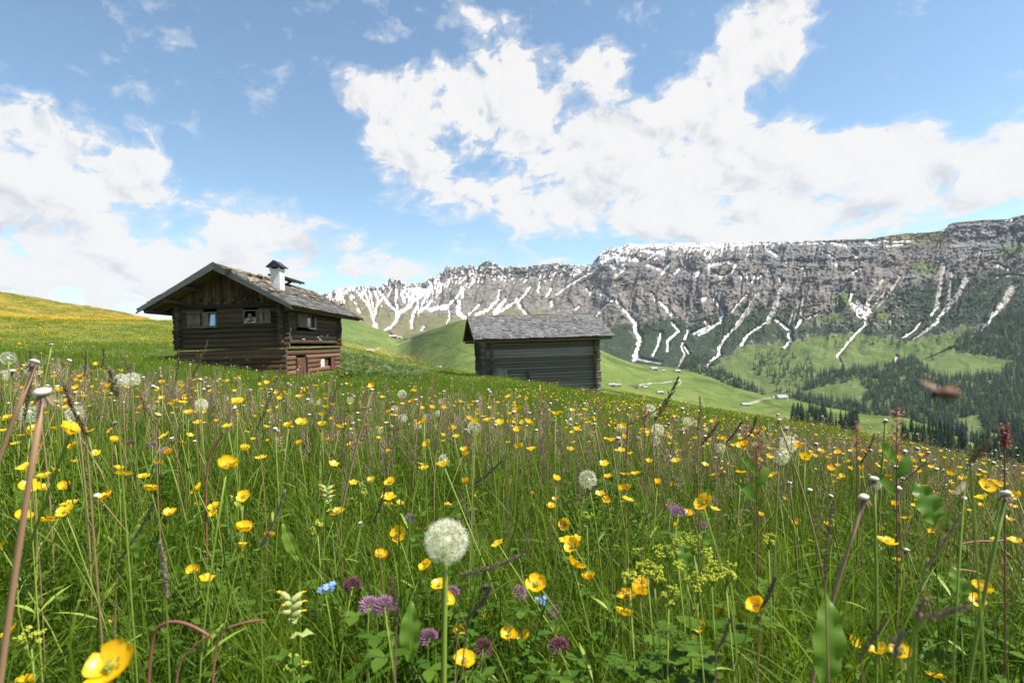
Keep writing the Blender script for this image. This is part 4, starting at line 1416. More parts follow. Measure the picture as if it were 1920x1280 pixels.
    w = thing_part('window', cabin, (0, y0, z0), 'side window with a half closed shutter')
    L_, H_ = y1 - y0, z1 - z0
    b = MB()
    for c, s in (((-.03, L_ / 2, H_ - .02), (.1, L_, .04)), ((-.03, .02, H_ / 2), (.1, .04, H_ - .08)), ((-.03, L_ - .02, H_ / 2), (.1, .04, H_ - .08)), ((-.03, L_ / 2, .02), (.1, L_, .04))):
        b.box(c, s)
    b.build('frame', M['frame'], w)
    b = MB(); b.box((-.08, L_ * .55, H_ / 2), (.012, L_ * .8, H_ - .08)); b.build('pane', M['glass'], w)
    b = MB(); b.box((.045, L_ * .27, H_ / 2), (.03, L_ * .5, H_ * .92)); b.build('shutter', M['shutter'], w)
    b = MB(); b.box((.03, L_ * .82, -.02), (.05, L_ * .36, .05)); b.box((.03, L_ + .03, H_ * .35), (.05, .05, H_ * .8)); b.build('casing', M['white_frame'], w)
    # base: cellar doors
    for D, kind in ((D1, 0), (D2, 1)):
        y0, y1, z0, z1 = D
        d = thing_part('door', cabin, (.0, y0, -.3), 'low reddish cellar door' if kind == 0 else 'cellar hatch with a red shutter')
        H_ = z1 + .3
        L_ = y1 - y0
        if kind == 0:
            b = MB(); b.box((.13, .08, H_ / 2 - .05), (.05, .26, H_ - .1)); b.build('jamb', M['door'], d)
            for k in range(4):
                ww = (L_ - .26) / 4
                b = MB(); b.box((0, 0, H_ / 2), (.04, ww - .012, H_ - .04)); b.build('board', M['plank'], d, loc=(.03 + rnd.uniform(0, .008), .25 + ww * (k + .5), 0))
            b = MB(); b.box((.09, L_ - .03, H_ / 2), (.1, .07, H_)); b.build('jamb', M['door'], d)
        else:
            b = MB(); b.box((.0, L_ * .2, H_ - .35), (.05, L_ * .28, .55)); b.build('pane', M['white_frame'], d)
            b = MB(); b.box((-.05, L_ * .5, H_ - .35), (.04, L_ * .4, .6)); b.build('panel', M['plank'], d)
            for k in range(3):
                b = MB(); b.box((0, 0, H_ - .34), (.04, .2, .62)); b.build('board', M['door'], d, loc=(.13, L_ * .66 + .22 * k + .1, 0))
    # pale pegs stuck in the side wall
    for (zx, zy) in ((1308, 665), (1415, 650), (1440, 640), (1485, 637), (1432, 668), (1195, 650)):
        p = zr_(zx, zy, .05)
        b = MB(); b.tube([(0, 0, 0), (.1, 0, .0)], .035, 6); b.build('peg', M['white_frame'], cabin, loc=p)
    # chimney
    ch_ey = Vector((-(HWd / 2 + OE), 0, RIDGE - EAVE)).normalized()
    nrm = Vector((RIDGE - EAVE, 0, HWd / 2 + OE)).normalized()
    pr = Vector((-HWd / 2 + HWd / 2 + OE, 0, EAVE))

    def roof_hit(px, py, lift=0.05):
        X, Y = unpix(px, py)
        o, d = CMi @ Vector((0, 0, 0)), CMi.to_3x3() @ Vector((X, F, -Y))
        t = (pr + nrm * lift - o).dot(nrm) / d.dot(nrm)
        return o + d * t
    c0 = roof_hit(240 + 1140 / 4, 470 + 296 / 4)      # near right bottom corner of the shaft
    wx, wy, hh = .40, .55, .93
    ch = link('chimney', None, cabin, loc=(c0.x - wx / 2, c0.y + wy / 2, c0.z - .3))
    b = MB()
    b.box((0, 0, (hh + .3) / 2 - .02), (wx, wy, hh + .3)); b.build('shaft', M['plaster'], ch)
    b = MB(); b.box((0, 0, hh + .27), (wx + .07, wy + .07, .05)); b.build('collar', M['plaster'], ch)
    b = MB()
    for sx in (-1, 1):
        for sy in (-1, 1):
            b.box((sx * (wx / 2 - .035), sy * (wy / 2 - .035), hh + .335), (.07, .07, .09))
    b.build('vent_pillars', M['plaster'], ch)
    b = MB(); b.box((0, 0, hh + .33), (wx - .15, wy - .15, .08)); b.build('vent', M['dark'], ch)
    b = MB()
    ax, ay, zt_, ht = wx / 2 + .14, wy / 2 + .14, hh + .37, .30
    b.add([(-ax, -ay, zt_), (ax, -ay, zt_), (ax, ay, zt_), (-ax, ay, zt_), (0, -ay, zt_ + ht), (0, ay, zt_ + ht), (-ax, -ay, zt_ + .02), (ax, -ay, zt_ + .02), (ax, ay, zt_ + .02), (-ax, ay, zt_ + .02)],
          [(0, 3, 2, 1), (0, 1, 7, 4, 6), (2, 3, 9, 5, 8), (1, 2, 8, 7), (3, 0, 6, 9), (7, 8, 5, 4), (9, 6, 4, 5)])
    b.build('cap', M['metal'], ch)
    b = MB(); b.box((0, 0, .22), (wx + .05, wy + .05, .2)); b.build('flashing', M['metal'], ch)
    # solar panel standing up on the ridge behind the chimney
    sp = link('solar_panel', None, cabin, loc=(-HWd / 2 + .03, 3.9, RIDGE + .16), rot=(0, R(10), 0))
    b = MB(); b.box((.35, 1.4, .05), (.75, 2.9, .10)); b.build('frame', M['metal'], sp)
    for k in range(4):
        b = MB(); b.box((.35, .38 + k * .69, .104), (.66, .64, .01)); b.build('cell', M['solar'], sp)
    b = MB(); b.box((.05, .3, .0), (.05, .05, .14)); b.box((.05, 2.5, 0), (.05, .05, .14)); b.box((.62, .3, .01), (.05, .05, .18)); b.box((.62, 2.5, .01), (.05, .05, .18)); b.build('bracket', M['metal'], sp)
    # stones that weigh the shingles down lie loose on the roof
    spots = [(755, 138, 'dark stone on the roof, first along the ridge behind the gable peak'), (830, 152, 'tan stone on the ridge, second from the gable peak'), (908, 178, 'rust brown stone on the ridge between gable peak and chimney'),
             (985, 192, 'flat stone on the ridge, second one left of the chimney'), (1048, 206, 'dark brown stone on the ridge touching the chimney'), (915, 215, 'tan stone below the ridge, left of a bigger pale pair'),
             (962, 224, 'biggest pale tan stone left of the chimney'), (1050, 238, 'brown stone beside the chimney shaft on its left'), (1072, 292, 'round tan stone in front of the chimney foot, left one'), (1130, 302, 'pale stone in front of the chimney foot, right one'),
             (1204, 240, 'stone right behind the chimney, under the solar panel end'), (1236, 282, 'light stone right of the chimney foot'), (1258, 324, 'broad pale stone lowest on the roof right of the chimney'), (1296, 300, 'whitish stone right of the chimney under the panel'),
             (1322, 338, 'flat grey stone low on the roof slope'), (1388, 348, 'palest whitest stone on the roof slope'), (1394, 320, 'small tan stone under the middle of the solar panel'), (1348, 302, 'small brown stone touching the lower edge of the solar panel'),
             (1452, 362, 'brown stone near the far end of the roof'), (1538, 382, 'dark stone on the far roof edge, second from last'), (1602, 400, 'last dark stone on the far roof verge'), (1425, 332, 'small stone at the far end of the solar panel')]
    for k, (zx, zy, lab) in enumerate(spots):
        p = CM @ roof_hit(240 + zx / 4, 470 + zy / 4 + 1.0, .10)
        me = stone_mesh(k)
        sc = rnd.uniform(.10, .155)
        o = link('roof_stone', me, None, p, (0, R(30) * .9, rnd.uniform(0, 6)), (sc * rnd.uniform(1, 1.5), sc, sc * .7))
        tag(o, lab, 'stone', 'stones weighing down the cabin roof')


def thing_part(name, parent, loc, label=None):
    o = link(name, None, parent, loc=loc)
    if label:
        o['label'] = label
    return o


def stone_mesh(k):
    bm = bmesh.new()
    bmesh.ops.create_icosphere(bm, subdivisions=2, radius=1.0)
    q = random.Random(k)
    sx = q.uniform(0, 50)
    for v in bm.verts:
        d = v.co.normalized()
        f = 1 + .28 * float(perlin(d.x * 1.3 + sx, d.y * 1.3 + d.z, k)) + q.uniform(-.04, .04)
        v.co = d * f
        v.co.z = max(v.co.z, -.6)
    me = bpy.data.meshes.new('roof_stone')
    bm.to_mesh(me)
    bm.free()
    me.materials.append(M['stone'])
    return me


make_cabin()

# ------------------------------------------------------------------ the hay barn
BX, BY, BZ, BROT = -1.277, 33.0, -3.35, R(9.41)
BL, BW, BE, BR = 6.391, 6.611, 3.636, 5.124
BG0, BG1, BOE = .969, .884, .684
barn = thing('hay_barn', 'grey weathered log hay barn with a plain shingle roof', 'barn', (BX, BY, BZ), BROT)
BM = Matrix.Translation((BX, BY, BZ)) @ Matrix.Rotation(BROT, 4, 'Z')
BMi = BM.inverted()


def make_barn():
    h = .178
    nc = 21
    log_walls(barn, 0, BL, 0, BW, .0, nc, h, 'log_grey', .26, irregular=.012, kinds=lambda c: 'log_dark' if c >= 19 else 'log_grey')  # shade under the eave painted in: top courses use the darker log
    sl = (BR - BE) / (BW / 2 + BOE)
    b = MB()
    b.box((BL / 2, BW / 2, 1.8), (BL - .5, BW - .5, 3.4))
    b.build('interior', M['dark'], barn)
    zt = nc * h
    for gx in (.06, BL - .06):
        y = -.1
        while y < BW + .1:
            w = rnd.uniform(.16, .24)
            t2 = lambda q: BE + sl * (min(BW - q, q) + BOE) - .06
            y1 = y + w - .012
            if min(t2(y), t2(y1)) > zt:
                b = MB()
                b.add([(gx - .02, y, zt - .02), (gx + .02, y, zt - .02), (gx + .02, y1, zt - .02), (gx - .02, y1, zt - .02), (gx - .02, y, t2(y)), (gx + .02, y, t2(y)), (gx + .02, y1, t2(y1)), (gx - .02, y1, t2(y1))],
                      [(0, 3, 2, 1), (4, 5, 6, 7), (0, 1, 5, 4), (1, 2, 6, 5), (2, 3, 7, 6), (3, 0, 4, 7)])
                b.build('gable_board', M['plank'], barn)
            y += w
    ln = BL + BG0 + BG1
    slen = math.hypot(BW / 2 + BOE, BR - BE)
    roof = MB()
    for s in (-1, 1):
        e = Vector((0, BW / 2 + s * (BW / 2 + BOE), BE))
        rdg = Vector((0, BW / 2, BR))
        nrm = Vector((0, s * (BR - BE), BW / 2 + BOE)).normalized()
        q = []
        for xx in (-BG0, BL + BG1):
            for pnt in (e, rdg):
                for dz in (-.05, 0.0):
                    q.append(pnt + Vector((xx, 0, 0)) + nrm * dz)
        fs = [(1, 3, 7, 5), (0, 4, 6, 2), (0, 2, 3, 1), (4, 5, 7, 6), (0, 1, 5, 4), (2, 6, 7, 3)]
        roof.add(q, [f[::-1] for f in fs] if s < 0 else fs)
    rf = roof.build('roof', M['log_dark'], barn)
    for s in (-1, 1):
        ex = Vector((-s, 0, 0))
        ey = Vector((0, -s * (BW / 2 + BOE), BR - BE)).normalized()
        ez = ex.cross(ey)
        if ez.z < 0:
            ez = -ez
        o = Vector((-BG0 if s < 0 else BL + BG1, BW / 2 + s * (BW / 2 + BOE), BE)) + ez * .004 - ey * .06
        me = shingles(ln, slen + .09, .30, .13, .25, .026, 60 + s, 'shingles', M['shingle'], .012)
        tag(link('shingles', me, rf, mat=slope_matrix(ex, ey, ez, o)), kind='stuff')
        for xx in (-BG0 - .02, BL + BG1 + .02):
            b = MB()
            a0, a1 = Vector((xx, BW / 2 + s * (BW / 2 + BOE + .05), BE - .02)), Vector((xx, BW / 2, BR + .0))
            q = []
            for xo in (-.016, .016):
                for pnt in (a0, a1):
                    for hh in (-.12, .06):
                        q.append(pnt + Vector((xo, 0, hh)))
            b.add(q, [(0, 2, 3, 1), (4, 5, 7, 6), (0, 1, 5, 4), (2, 6, 7, 3), (1, 3, 7, 5), (0, 4, 6, 2)])
            b.build('barge_board', M['log_grey'], rf)
    for f in (.04, .35, .68, .96):
        for s in ((-1, 1) if f < .9 else (1,)):
            yy = BW / 2 + s * (BW / 2 + BOE) * (1 - f) if f < .9 else BW / 2
            zz = BE + (BR - BE) * f - .19
            log_piece(barn, (-BG0 + .1, yy, zz), (BL + BG1 - .1, yy, zz), .08, 'log_dark', 'purlin')
    for k in range(15):
        xx = -BG0 + .3 + k * (ln - .6) / 14
        log_piece(barn, (xx, -BOE + .1, BE - .03), (xx, .4, BE + sl * (BOE + .4 - .1) - .05), .035, 'log_dark', 'rafter')
    # upright brace on the gable end and board patch low on the long wall
    log_piece(barn, (-.12, 1.2, .9), (-.12, 1.2, 3.55), .05, 'plank_grey', 'upright_post')
    log_piece(barn, (-.12, 4.6, .9), (-.12, 4.6, 3.55), .06, 'log_grey', 'upright_post')

    def fr(zx, zy):
        return hut_ray(840 + zx / 5.333, 560 + zy / 5.333, BMi, 1, -.05)
    a, c = fr(455, 800), fr(592, 680)
    d = thing_part('hatch', barn, (a.x, -.06, a.z - .3), 'patch of pale upright boards low on the wall')
    nb = 5
    ww = (c.x - a.x) / nb
    for k in range(nb):
        b = MB(); hb = c.z - a.z + .3 - (0 if k < 1 else .05 + .1 * (k > 2)) + rnd.uniform(-.04, .04)
        b.box((0, 0, hb / 2), (ww - .014, .03, hb)); b.build('board', M['plank_grey'], d, loc=(ww * (k + .5), rnd.uniform(-.01, .01), 0))
    p, q = fr(806, 830), fr(806, 724)
    log_piece(barn, (p.x, -.07, p.z), (q.x, -.07, q.z), .07, 'log_dark', 'prop')
    # foundation stones under the corners
    for (x, y) in ((0.1, .1), (BL - .1, .05), (.1, BW - .1), (BL - .1, BW - .1)):
        o = link('foundation_stone', stone_mesh(90 + int(x)), barn, (x, y, -.12), (0, 0, x), (.35, .3, .22))


make_barn()

# ------------------------------------------------------------------ farm buildings far off on the pasture
M['far_wall'] = flat_mat('far_brown_wall', (.13, .095, .07), .9, .1, .2, 1.)
M['far_white'] = flat_mat('far_white_wall', (.70, .67, .62), .9, .1, .1, 1.)
M['far_roof'] = flat_mat('far_grey_roof', (.30, .29, .28), .8, .2, .2, 1.)
M['far_bright_roof'] = flat_mat('far_pale_roof', (.30, .295, .285), .6, .3, .1, 1.)
M['far_pink'] = flat_mat('far_pink_roof', (.42, .30, .25), .8, .2, .2, 1.)


def far_house(px, py, wpx, label, wall, roof, rot=.2, depth=.8, storey=1.0, wins=0, group='farm buildings scattered on the far pasture'):
    P, ok = sheet_lookup(HILL, np.array([px]), np.array([py]))
    if not ok[0]:
        print('no ground for house', px, py)
        return
    p = P[0]
    w = wpx * p[1] / F
    t = thing('farmhouse' if wins else 'field_hut', label, 'house' if wins else 'hut', (p[0], p[1], p[2] - .1 * w), rot, group)
    dp, hw, hr = w * depth, w * .30 * storey, w * .24
    b = MB(); b.box((0, 0, hw / 2 - .3 * w), (w, dp, hw + .6 * w))
    for s in (-1, 1):
        b.add([(s * w / 2, -dp / 2, hw), (s * w / 2, dp / 2, hw), (s * w / 2, 0, hw + hr * .97)], [(0, 1, 2) if s > 0 else (1, 0, 2)])
    b.build('wall', M[wall], t)
    o_ = w * .09
    b = MB()
    for s in (-1, 1):
        q = [(-w / 2 - o_, s * (dp / 2 + o_), hw - hr * .18), (w / 2 + o_, s * (dp / 2 + o_), hw - hr * .18), (w / 2 + o_, 0, hw + hr), (-w / 2 - o_, 0, hw + hr)]
        q += [(a, c, d + w * .03) for a, c, d in q]
        b.add(q, [(4, 5, 6, 7), (0, 3, 2, 1), (0, 1, 5, 4), (1, 2, 6, 5), (2, 3, 7, 6), (3, 0, 4, 7)])
    b.build('roof', M[roof], t)
    for k in range(wins):
        b = MB(); b.box((0, 0, 0), (w * .09, .1, hw * .3)); b.build('window', M['dark'], t, loc=(-w * .34 + k * w * .68 / max(wins - 1, 1), -dp / 2 - .04, hw * .62))
    if not wins:
        b = MB(); b.box((0, 0, 0), (w * .22, .12, hw * .6)); b.build('door', M['dark'], t, loc=(w * .1, -dp / 2 - .05, hw * .3))


far_house(1465, 749, 17, 'white farmhouse at the end of the track, by the dark wood', 'far_white', 'far_roof', .15, .7, 1.3, 4)
far_house(1450, 746, 7, 'little shed left of the white farmhouse', 'far_wall', 'far_pink', .3)
far_house(1396, 760, 12, 'grey roofed hut on the pasture beside the start of the track', 'far_wall', 'far_bright_roof', -.1, .9)
far_house(1236, 737, 10, 'pale roofed hut nearest the flower meadow, right of the barn', 'far_wall', 'far_bright_roof', .1)
far_house(1225, 693, 11, 'brown hut on the pasture crest, left of two others', 'far_wall', 'far_roof', .2)
far_house(1243, 696, 7, 'small brown hut in the middle of three on the crest', 'far_wall', 'far_roof', -.2)
far_house(1269, 697, 9, 'hut with bright roof on the crest, right of two others', 'far_wall', 'far_bright_roof', .1)
far_house(1146, 723, 11, 'low grey roofed hut just right of the barn corner', 'far_wall', 'far_roof', .1)
far_house(1158, 723, 9, 'low pale roofed hut joined to the row right of the barn', 'far_wall', 'far_bright_roof', .1)
far_house(1188, 726, 14, 'long low brown shed right of the barn', 'far_wall', 'far_wall', -.15, .4, .5)
far_house(1208, 727, 8, 'tiny pale hut between the long shed and the pasture', 'far_white', 'far_roof', .2)
far_house(820, 692, 13, 'white roofed hut peeking over the meadow left of the barn', 'far_wall', 'far_bright_roof', .1)
far_house(692, 659, 11, 'white roofed hut on the pasture right of the cabin', 'far_wall', 'far_bright_roof', .2)
far_house(677, 660, 5, 'dark little hut beside the white roofed one', 'far_wall', 'far_roof', .2)
far_house(735, 633, 12, 'pinkish hut in the dip below the snow gully, left one', 'far_wall', 'far_pink', .1)
far_house(748, 634, 9, 'pinkish hut in the dip below the snow gully, right one', 'far_white', 'far_pink', -.1)

# ------------------------------------------------------------------ the man in the window
M['skin'] = flat_mat('skin', (.48, .27, .19), .55, .3, .1, 30.)
M['shirt'] = flat_mat('pale_shirt', (.58, .64, .74), .8, .2, .08, 20.)
M['trousers'] = flat_mat('dark_trousers', (.05, .055, .07), .9, .1, .2, 20.)
M['hair'] = flat_mat('grey_hair', (.10, .085, .07), .8, .2, .3, 80.)


def skin_body(name, verts, edges, rad, mat, parent=None, sub=2):
    me = bpy.data.meshes.new(name)
    me.from_pydata([Vector(v) for v in verts], edges, [])
    me.materials.append(mat)
    o = link(name, me, parent)
    o.modifiers.new('skin', 'SKIN').use_smooth_shade = True
    sv = me.skin_vertices[0].data
    for i, r_ in enumerate(rad):
        sv[i].radius = r_ if hasattr(r_, '__len__') else (r_, r_)
        sv[i].use_root = (i == 0)
    o.modifiers.new('smooth', 'SUBSURF').levels = sub
    o.modifiers['smooth'].render_levels = sub
    return o


def make_man():
    hc = zf(912, 488)
    wx = hc.x
    sz = WIN_R[2] + .02
    t = thing('person', 'man in a pale blue shirt leaning out of the open cabin window', 'person', CM @ Vector((wx, .8, SILL + .05)), HROT)
    o = Vector((wx, .8, SILL + .05))

    def L(x, y, z):
        return (x, y - o.y, z - o.z)
    fz = SILL + .05
    sh = sz + .235
    v, e, r_ = [], [], []

    def add(p, rad, par=None):
        v.append(p); r_.append(rad)
        if par is not None:
            e.append((par, len(v) - 1))
        return len(v) - 1
    pel = add(L(0, .72, fz + .80), (.15, .11))
    wai = add(L(0, .55, fz + .93), (.135, .10), pel)
    che = add(L(0, .28, sh - .07), (.16, .115), wai)
    nb = add(L(0, .13, sh + .02), (.075, .07), che)
    nk = add(L(0, .06, sh + .06), .052, nb)
    jaw = add(L(0, .015, hc.z - .04), (.066, .072), nk)
    hd = add(L(0, .02, hc.z + .03), (.078, .092), jaw)
    tp = add(L(0, .035, hc.z + .085), (.06, .07), hd)
    add(L(0, -.085, hc.z - .005), .014, jaw)
    for s in (-1, 1):
        s1 = add(L(s * .18, .2, sh - .02), .062, che)
        e1 = add(L(s * .235, .02, sz + .045), .045, s1)
        w1 = add(L(s * .07, -.09, sz + .04), .028, e1)
        hn = add(L(s * .0 - s * .01, -.10, sz + .045 + .02 * s), (.034, .018), w1)
        for k in range(4):
            a = add(L(-s * (.05 + .006 * (k % 2)), -.13 + .02 * k, sz + .05 + .02 * s), .009, hn)
            add(L(-s * (.088 - .006 * abs(k - 1.5)), -.128 + .019 * k, sz + .035 + .02 * s), .008, a)
        a = add(L(-s * .025, -.075, sz + .06 + .02 * s), .010, hn)
        add(L(-s * .045, -.07, sz + .075 + .02 * s), .009, a)
        hp = add(L(s * .10, .74, fz + .74), .085, pel)
        kn = add(L(s * .11, .70, fz + .42), .058, hp)
        an = add(L(s * .11, .78, fz + .07), .04, kn)
        add(L(s * .12, .64, fz + .03), .035, an)
    skin_body('body', v, e, r_, M['skin'], t)
    v, e, r_ = [], [], []
    pel = add(L(0, .70, fz + .83), (.16, .12))
    wai = add(L(0, .55, fz + .94), (.15, .115), pel)
    che = add(L(0, .28, sh - .07), (.178, .13), wai)
    nb = add(L(0, .15, sh + .005), (.085, .08), che)
    for s in (-1, 1):
        s1 = add(L(s * .18, .2, sh - .02), .074, che)
        e1 = add(L(s * .235, .02, sz + .052), .056, s1)
        add(L(s * .10, -.075, sz + .046), .040, e1)
    skin_body('shirt', v, e, r_, M['shirt'], t)
    v, e, r_ = [], [], []
    pel = add(L(0, .72, fz + .80), (.165, .125))
    for s in (-1, 1):
        hp = add(L(s * .10, .74, fz + .74), .096, pel)
        kn = add(L(s * .11, .70, fz + .42), .07, hp)
        add(L(s * .11, .78, fz + .10), .055, kn)
    skin_body('trousers', v, e, r_, M['trousers'], t)
    hm = bmesh.new()
    bmesh.ops.create_uvsphere(hm, u_segments=14, v_segments=10, radius=1)
    bmesh.ops.delete(hm, geom=[q for q in hm.verts if q.co.z < -.1 and q.co.y < .35 or q.co.z < -.5 or (q.co.y < -.55 and q.co.z < .45)], context='VERTS')
    me = bpy.data.meshes.new('hair'); hm.to_mesh(me); hm.free(); me.materials.append(M['hair'])
    link('hair', me, t, L(0, .04, hc.z + .05), None, (.085, .10, .082))
    for s in (-1, 1):
        b = MB(); b.tube([(0, 0, 0), (0, -.01, 0)], .009, 6); b.build('eye', M['dark'], t, loc=L(s * .03, -.052, hc.z + .02))
        b = MB(); b.tube([(0, .012, -.012), (s * .012, .0, 0), (0, .012, .02)], [.008, .016, .01], 6); b.build('ear', M['skin'], t, loc=L(s * .075, .03, hc.z))
    b = MB(); b.box((0, 0, 0), (.045, .01, .008)); b.build('mouth', M['cloverd'], t, loc=L(0, -.055, hc.z - .045))


make_man()

# ================================================================== PLANTS
PROTO = bpy.data.collections.new('plant_sources')      # never linked: only read by the scatterers


def scatter(name, label, protos, pts, rotz, tilt, scl, idx):
    """one object that repeats small plants over the meadow"""
    pts = np.asarray(pts, np.float32)
    me = bpy.data.meshes.new(name)
    me.vertices.add(len(pts))
    me.vertices.foreach_set('co', pts.ravel())
    rot = np.stack([tilt[:, 0], tilt[:, 1], rotz], -1).astype(np.float32)
    a = me.attributes.new('rot', 'FLOAT_VECTOR', 'POINT'); a.data.foreach_set('vector', rot.ravel())
    a = me.attributes.new('scl', 'FLOAT', 'POINT'); a.data.foreach_set('value', scl.astype(np.float32))
    a = me.attributes.new('pick', 'INT', 'POINT'); a.data.foreach_set('value', idx.astype(np.int32))
    o = link(name, me)
    ng = bpy.data.node_groups.new(name, 'GeometryNodeTree')
    ng.interface.new_socket('Geometry', in_out='INPUT', socket_type='NodeSocketGeometry')
    ng.interface.new_socket('Geometry', in_out='OUTPUT', socket_type='NodeSocketGeometry')
    gi, go = ng.nodes.new('NodeGroupInput'), ng.nodes.new('NodeGroupOutput')
    jn = ng.nodes.new('GeometryNodeJoinGeometry')
    ng.links.new(jn.outputs[0], go.inputs[0])

    def named(nm, typ):
        q = ng.nodes.new('GeometryNodeInputNamedAttribute')
        q.data_type = typ
        q.inputs['Name'].default_value = nm
        return q.outputs['Attribute']
    ra, sa, pa = named('rot', 'FLOAT_VECTOR'), named('scl', 'FLOAT'), named('pick', 'INT')
    e2r = ng.nodes.new('FunctionNodeEulerToRotation')
    ng.links.new(ra, e2r.inputs[0])
    for k, pm in enumerate(protos):
        po = bpy.data.objects.new(name + '_source', pm)
        PROTO.objects.link(po)
        oi = ng.nodes.new('GeometryNodeObjectInfo')
        oi.inputs['Object'].default_value = po
        cmp_ = ng.nodes.new('FunctionNodeCompare')
        cmp_.data_type = 'INT'
        cmp_.operation = 'EQUAL'
        ng.links.new(pa, cmp_.inputs[2])
        cmp_.inputs[3].default_value = k
        ip = ng.nodes.new('GeometryNodeInstanceOnPoints')
        ng.links.new(gi.outputs[0], ip.inputs['Points'])
        ng.links.new(cmp_.outputs[0], ip.inputs['Selection'])
        ng.links.new(oi.outputs['Geometry'], ip.inputs['Instance'])
        ng.links.new(e2r.outputs[0], ip.inputs['Rotation'])
        ng.links.new(sa, ip.inputs['Scale'])
        ng.links.new(ip.outputs[0], jn.inputs[0])
    md = o.modifiers.new('scatter', 'NODES')
    md.node_group = ng
    tag(o, label, kind='stuff')
    return o


def blades(seed, n, rad, hmin, hmax, w, seg, lean, mat, curl=.9, name='grass_tuft'):
    q = np.random.default_rng(seed)
    V, Fq = [], []
    nv = 0
    for k in range(n):
        a = q.uniform(0, 6.283)
        rr_ = rad * math.sqrt(q.random())
        bx, by = math.cos(a) * rr_, math.sin(a) * rr_
        h = q.uniform(hmin, hmax)
        da = q.uniform(0, 6.283)
        ln = q.uniform(.05, lean)
        cu = q.uniform(.1, curl)
        ww = w * q.uniform(.6, 1.3)
        tw = da + 1.57 + q.uniform(-.7, .7)
        sx, sy = math.cos(tw) * ww / 2, math.sin(tw) * ww / 2
        px_, py_, pz = bx, by, -.02
        ang = ln * .6
        for i in range(seg + 1):
            f = i / seg
            t = (1 - f ** 1.6) * (.75 + .25 * min(1, f * 4))
            t = max(t, .06)
            V.append((px_ - sx * t, py_ - sy * t, pz)); V.append((px_ + sx * t, py_ + sy * t, pz))
            if i < seg:
                Fq.append((nv + 2 * i, nv + 2 * i + 1, nv + 2 * i + 3, nv + 2 * i + 2))
                st = h / seg
                px_ += math.cos(da) * math.sin(ang) * st
                py_ += math.sin(da) * math.sin(ang) * st
                pz += math.cos(ang) * st
                ang += (ln * .5 + cu * 1.1 * f) / seg * 2.0
        nv += 2 * (seg + 1)
    return mesh_np(name, V, np.array(Fq), mat)


def leaf_poly(b, base, direc, up, length, width, mi=0, seg=4, bend=.6, wave=0.0, fold=.25, tipp=1.0):
    """blade of a broad leaf with a midrib"""
    base, d, up = Vector(base), Vector(direc).normalized(), Vector(up)
    side = d.cross(up).normalized()
    up = side.cross(d).normalized()
    vs, fs = [], []
    p = base.copy()
    for i in range(seg + 1):
        f = i / seg
        w = width * (math.sin(math.pi * min(1, (f * .92 + .06)) ** tipp)) * .5
        wv = wave * width * math.sin(i * 2.4)
        vs += [p - side * w + up * (fold * w + wv), p.copy(), p + side * w + up * (fold * w - wv)]
        d = (d - up * bend / seg).normalized()
        up = side.cross(d).normalized()
        p = p + d * length / seg
    for i in range(seg):
        k = i * 3
        fs += [(k, k + 1, k + 4, k + 3), (k + 1, k + 2, k + 5, k + 4)]
    b.add(vs, fs, mi)


def herbs(seed, kind):
    q = random.Random(seed)
    b = MB()
    if kind == 'clover':
        for k in range(16):
            a, r0, h = q.uniform(0, 6.28), q.uniform(0, .07), q.uniform(.03, .12)
            top = Vector((math.cos(a) * (r0 + .03), math.sin(a) * (r0 + .03), h))
            b.tube([(math.cos(a) * r0, math.sin(a) * r0, -.02), top], .0008, 3, 0, False)
            s = q.uniform(.009, .017)
            a2 = q.uniform(0, 6.28)
            for j in range(3):
                an = a2 + j * 2.094
                leaf_poly(b, top, (math.cos(an), math.sin(an), q.uniform(.0, .5)), (0, 0, 1), s, s * .8, 0, 3, .3, 0, .15)
    elif kind == 'rosette':
        for k in range(11):
            a = q.uniform(0, 6.28)
            leaf_poly(b, (math.cos(a) * .01, math.sin(a) * .01, -.01), (math.cos(a) * .5, math.sin(a) * .5, q.uniform(.6, 1.2)), (0, 0, 1), q.uniform(.12, .24), q.uniform(.018, .034), 0, 6, 1.1, .12, .25)
    else:   # feathery stems
        for k in range(7):
            a, r0, h = q.uniform(0, 6.28), q.uniform(0, .05), q.uniform(.12, .26)
            ax = Vector((math.cos(a) * .25, math.sin(a) * .25, 1)).normalized()
            p0 = Vector((math.cos(a) * r0, math.sin(a) * r0, -.02))
            b.tube([p0, p0 + ax * h], .001, 3, 0, False)
            for j in range(9):
                f = .25 + .75 * j / 9
                an = j * 2.4
                leaf_poly(b, p0 + ax * h * f, (math.cos(an), math.sin(an), .5), (0, 0, 1), .035 * (1.2 - f * .7), .010, 0, 3, .5)
    return b.mesh('herb_clump', M['herb'], True)


def keep_out(x, y):
    """true where a building stands"""
    bad = np.zeros(x.shape, bool)
    for (mi, x0, x1, y0, y1) in ((CMi, -HWd - .12, .18, -.12, HD + .15), (BMi, -.12, BL + .12, -.1, BW + .12)):
        m = np.array(mi)
        lx = m[0, 0] * x + m[0, 1] * y + m[0, 3]
        ly = m[1, 0] * x + m[1, 1] * y + m[1, 3]
        bad |= (lx > x0) & (lx < x1) & (ly > y0) & (ly < y1)
    return bad


def ring(r0, r1, dens, q, half=R(56), amin=None, amax=None):
    a0 = -half if amin is None else amin
    a1 = half if amax is None else amax
    n_ = int((a1 - a0) / 2 * (r1 * r1 - r0 * r0) * dens)
    r_ = np.sqrt(q.uniform(r0 * r0, r1 * r1, n_))
    a = q.uniform(a0, a1, n_)
    x, y = np.sin(a) * r_, np.cos(a) * r_
    ok = ~keep_out(x, y)
    return x[ok], y[ok], r_[ok]


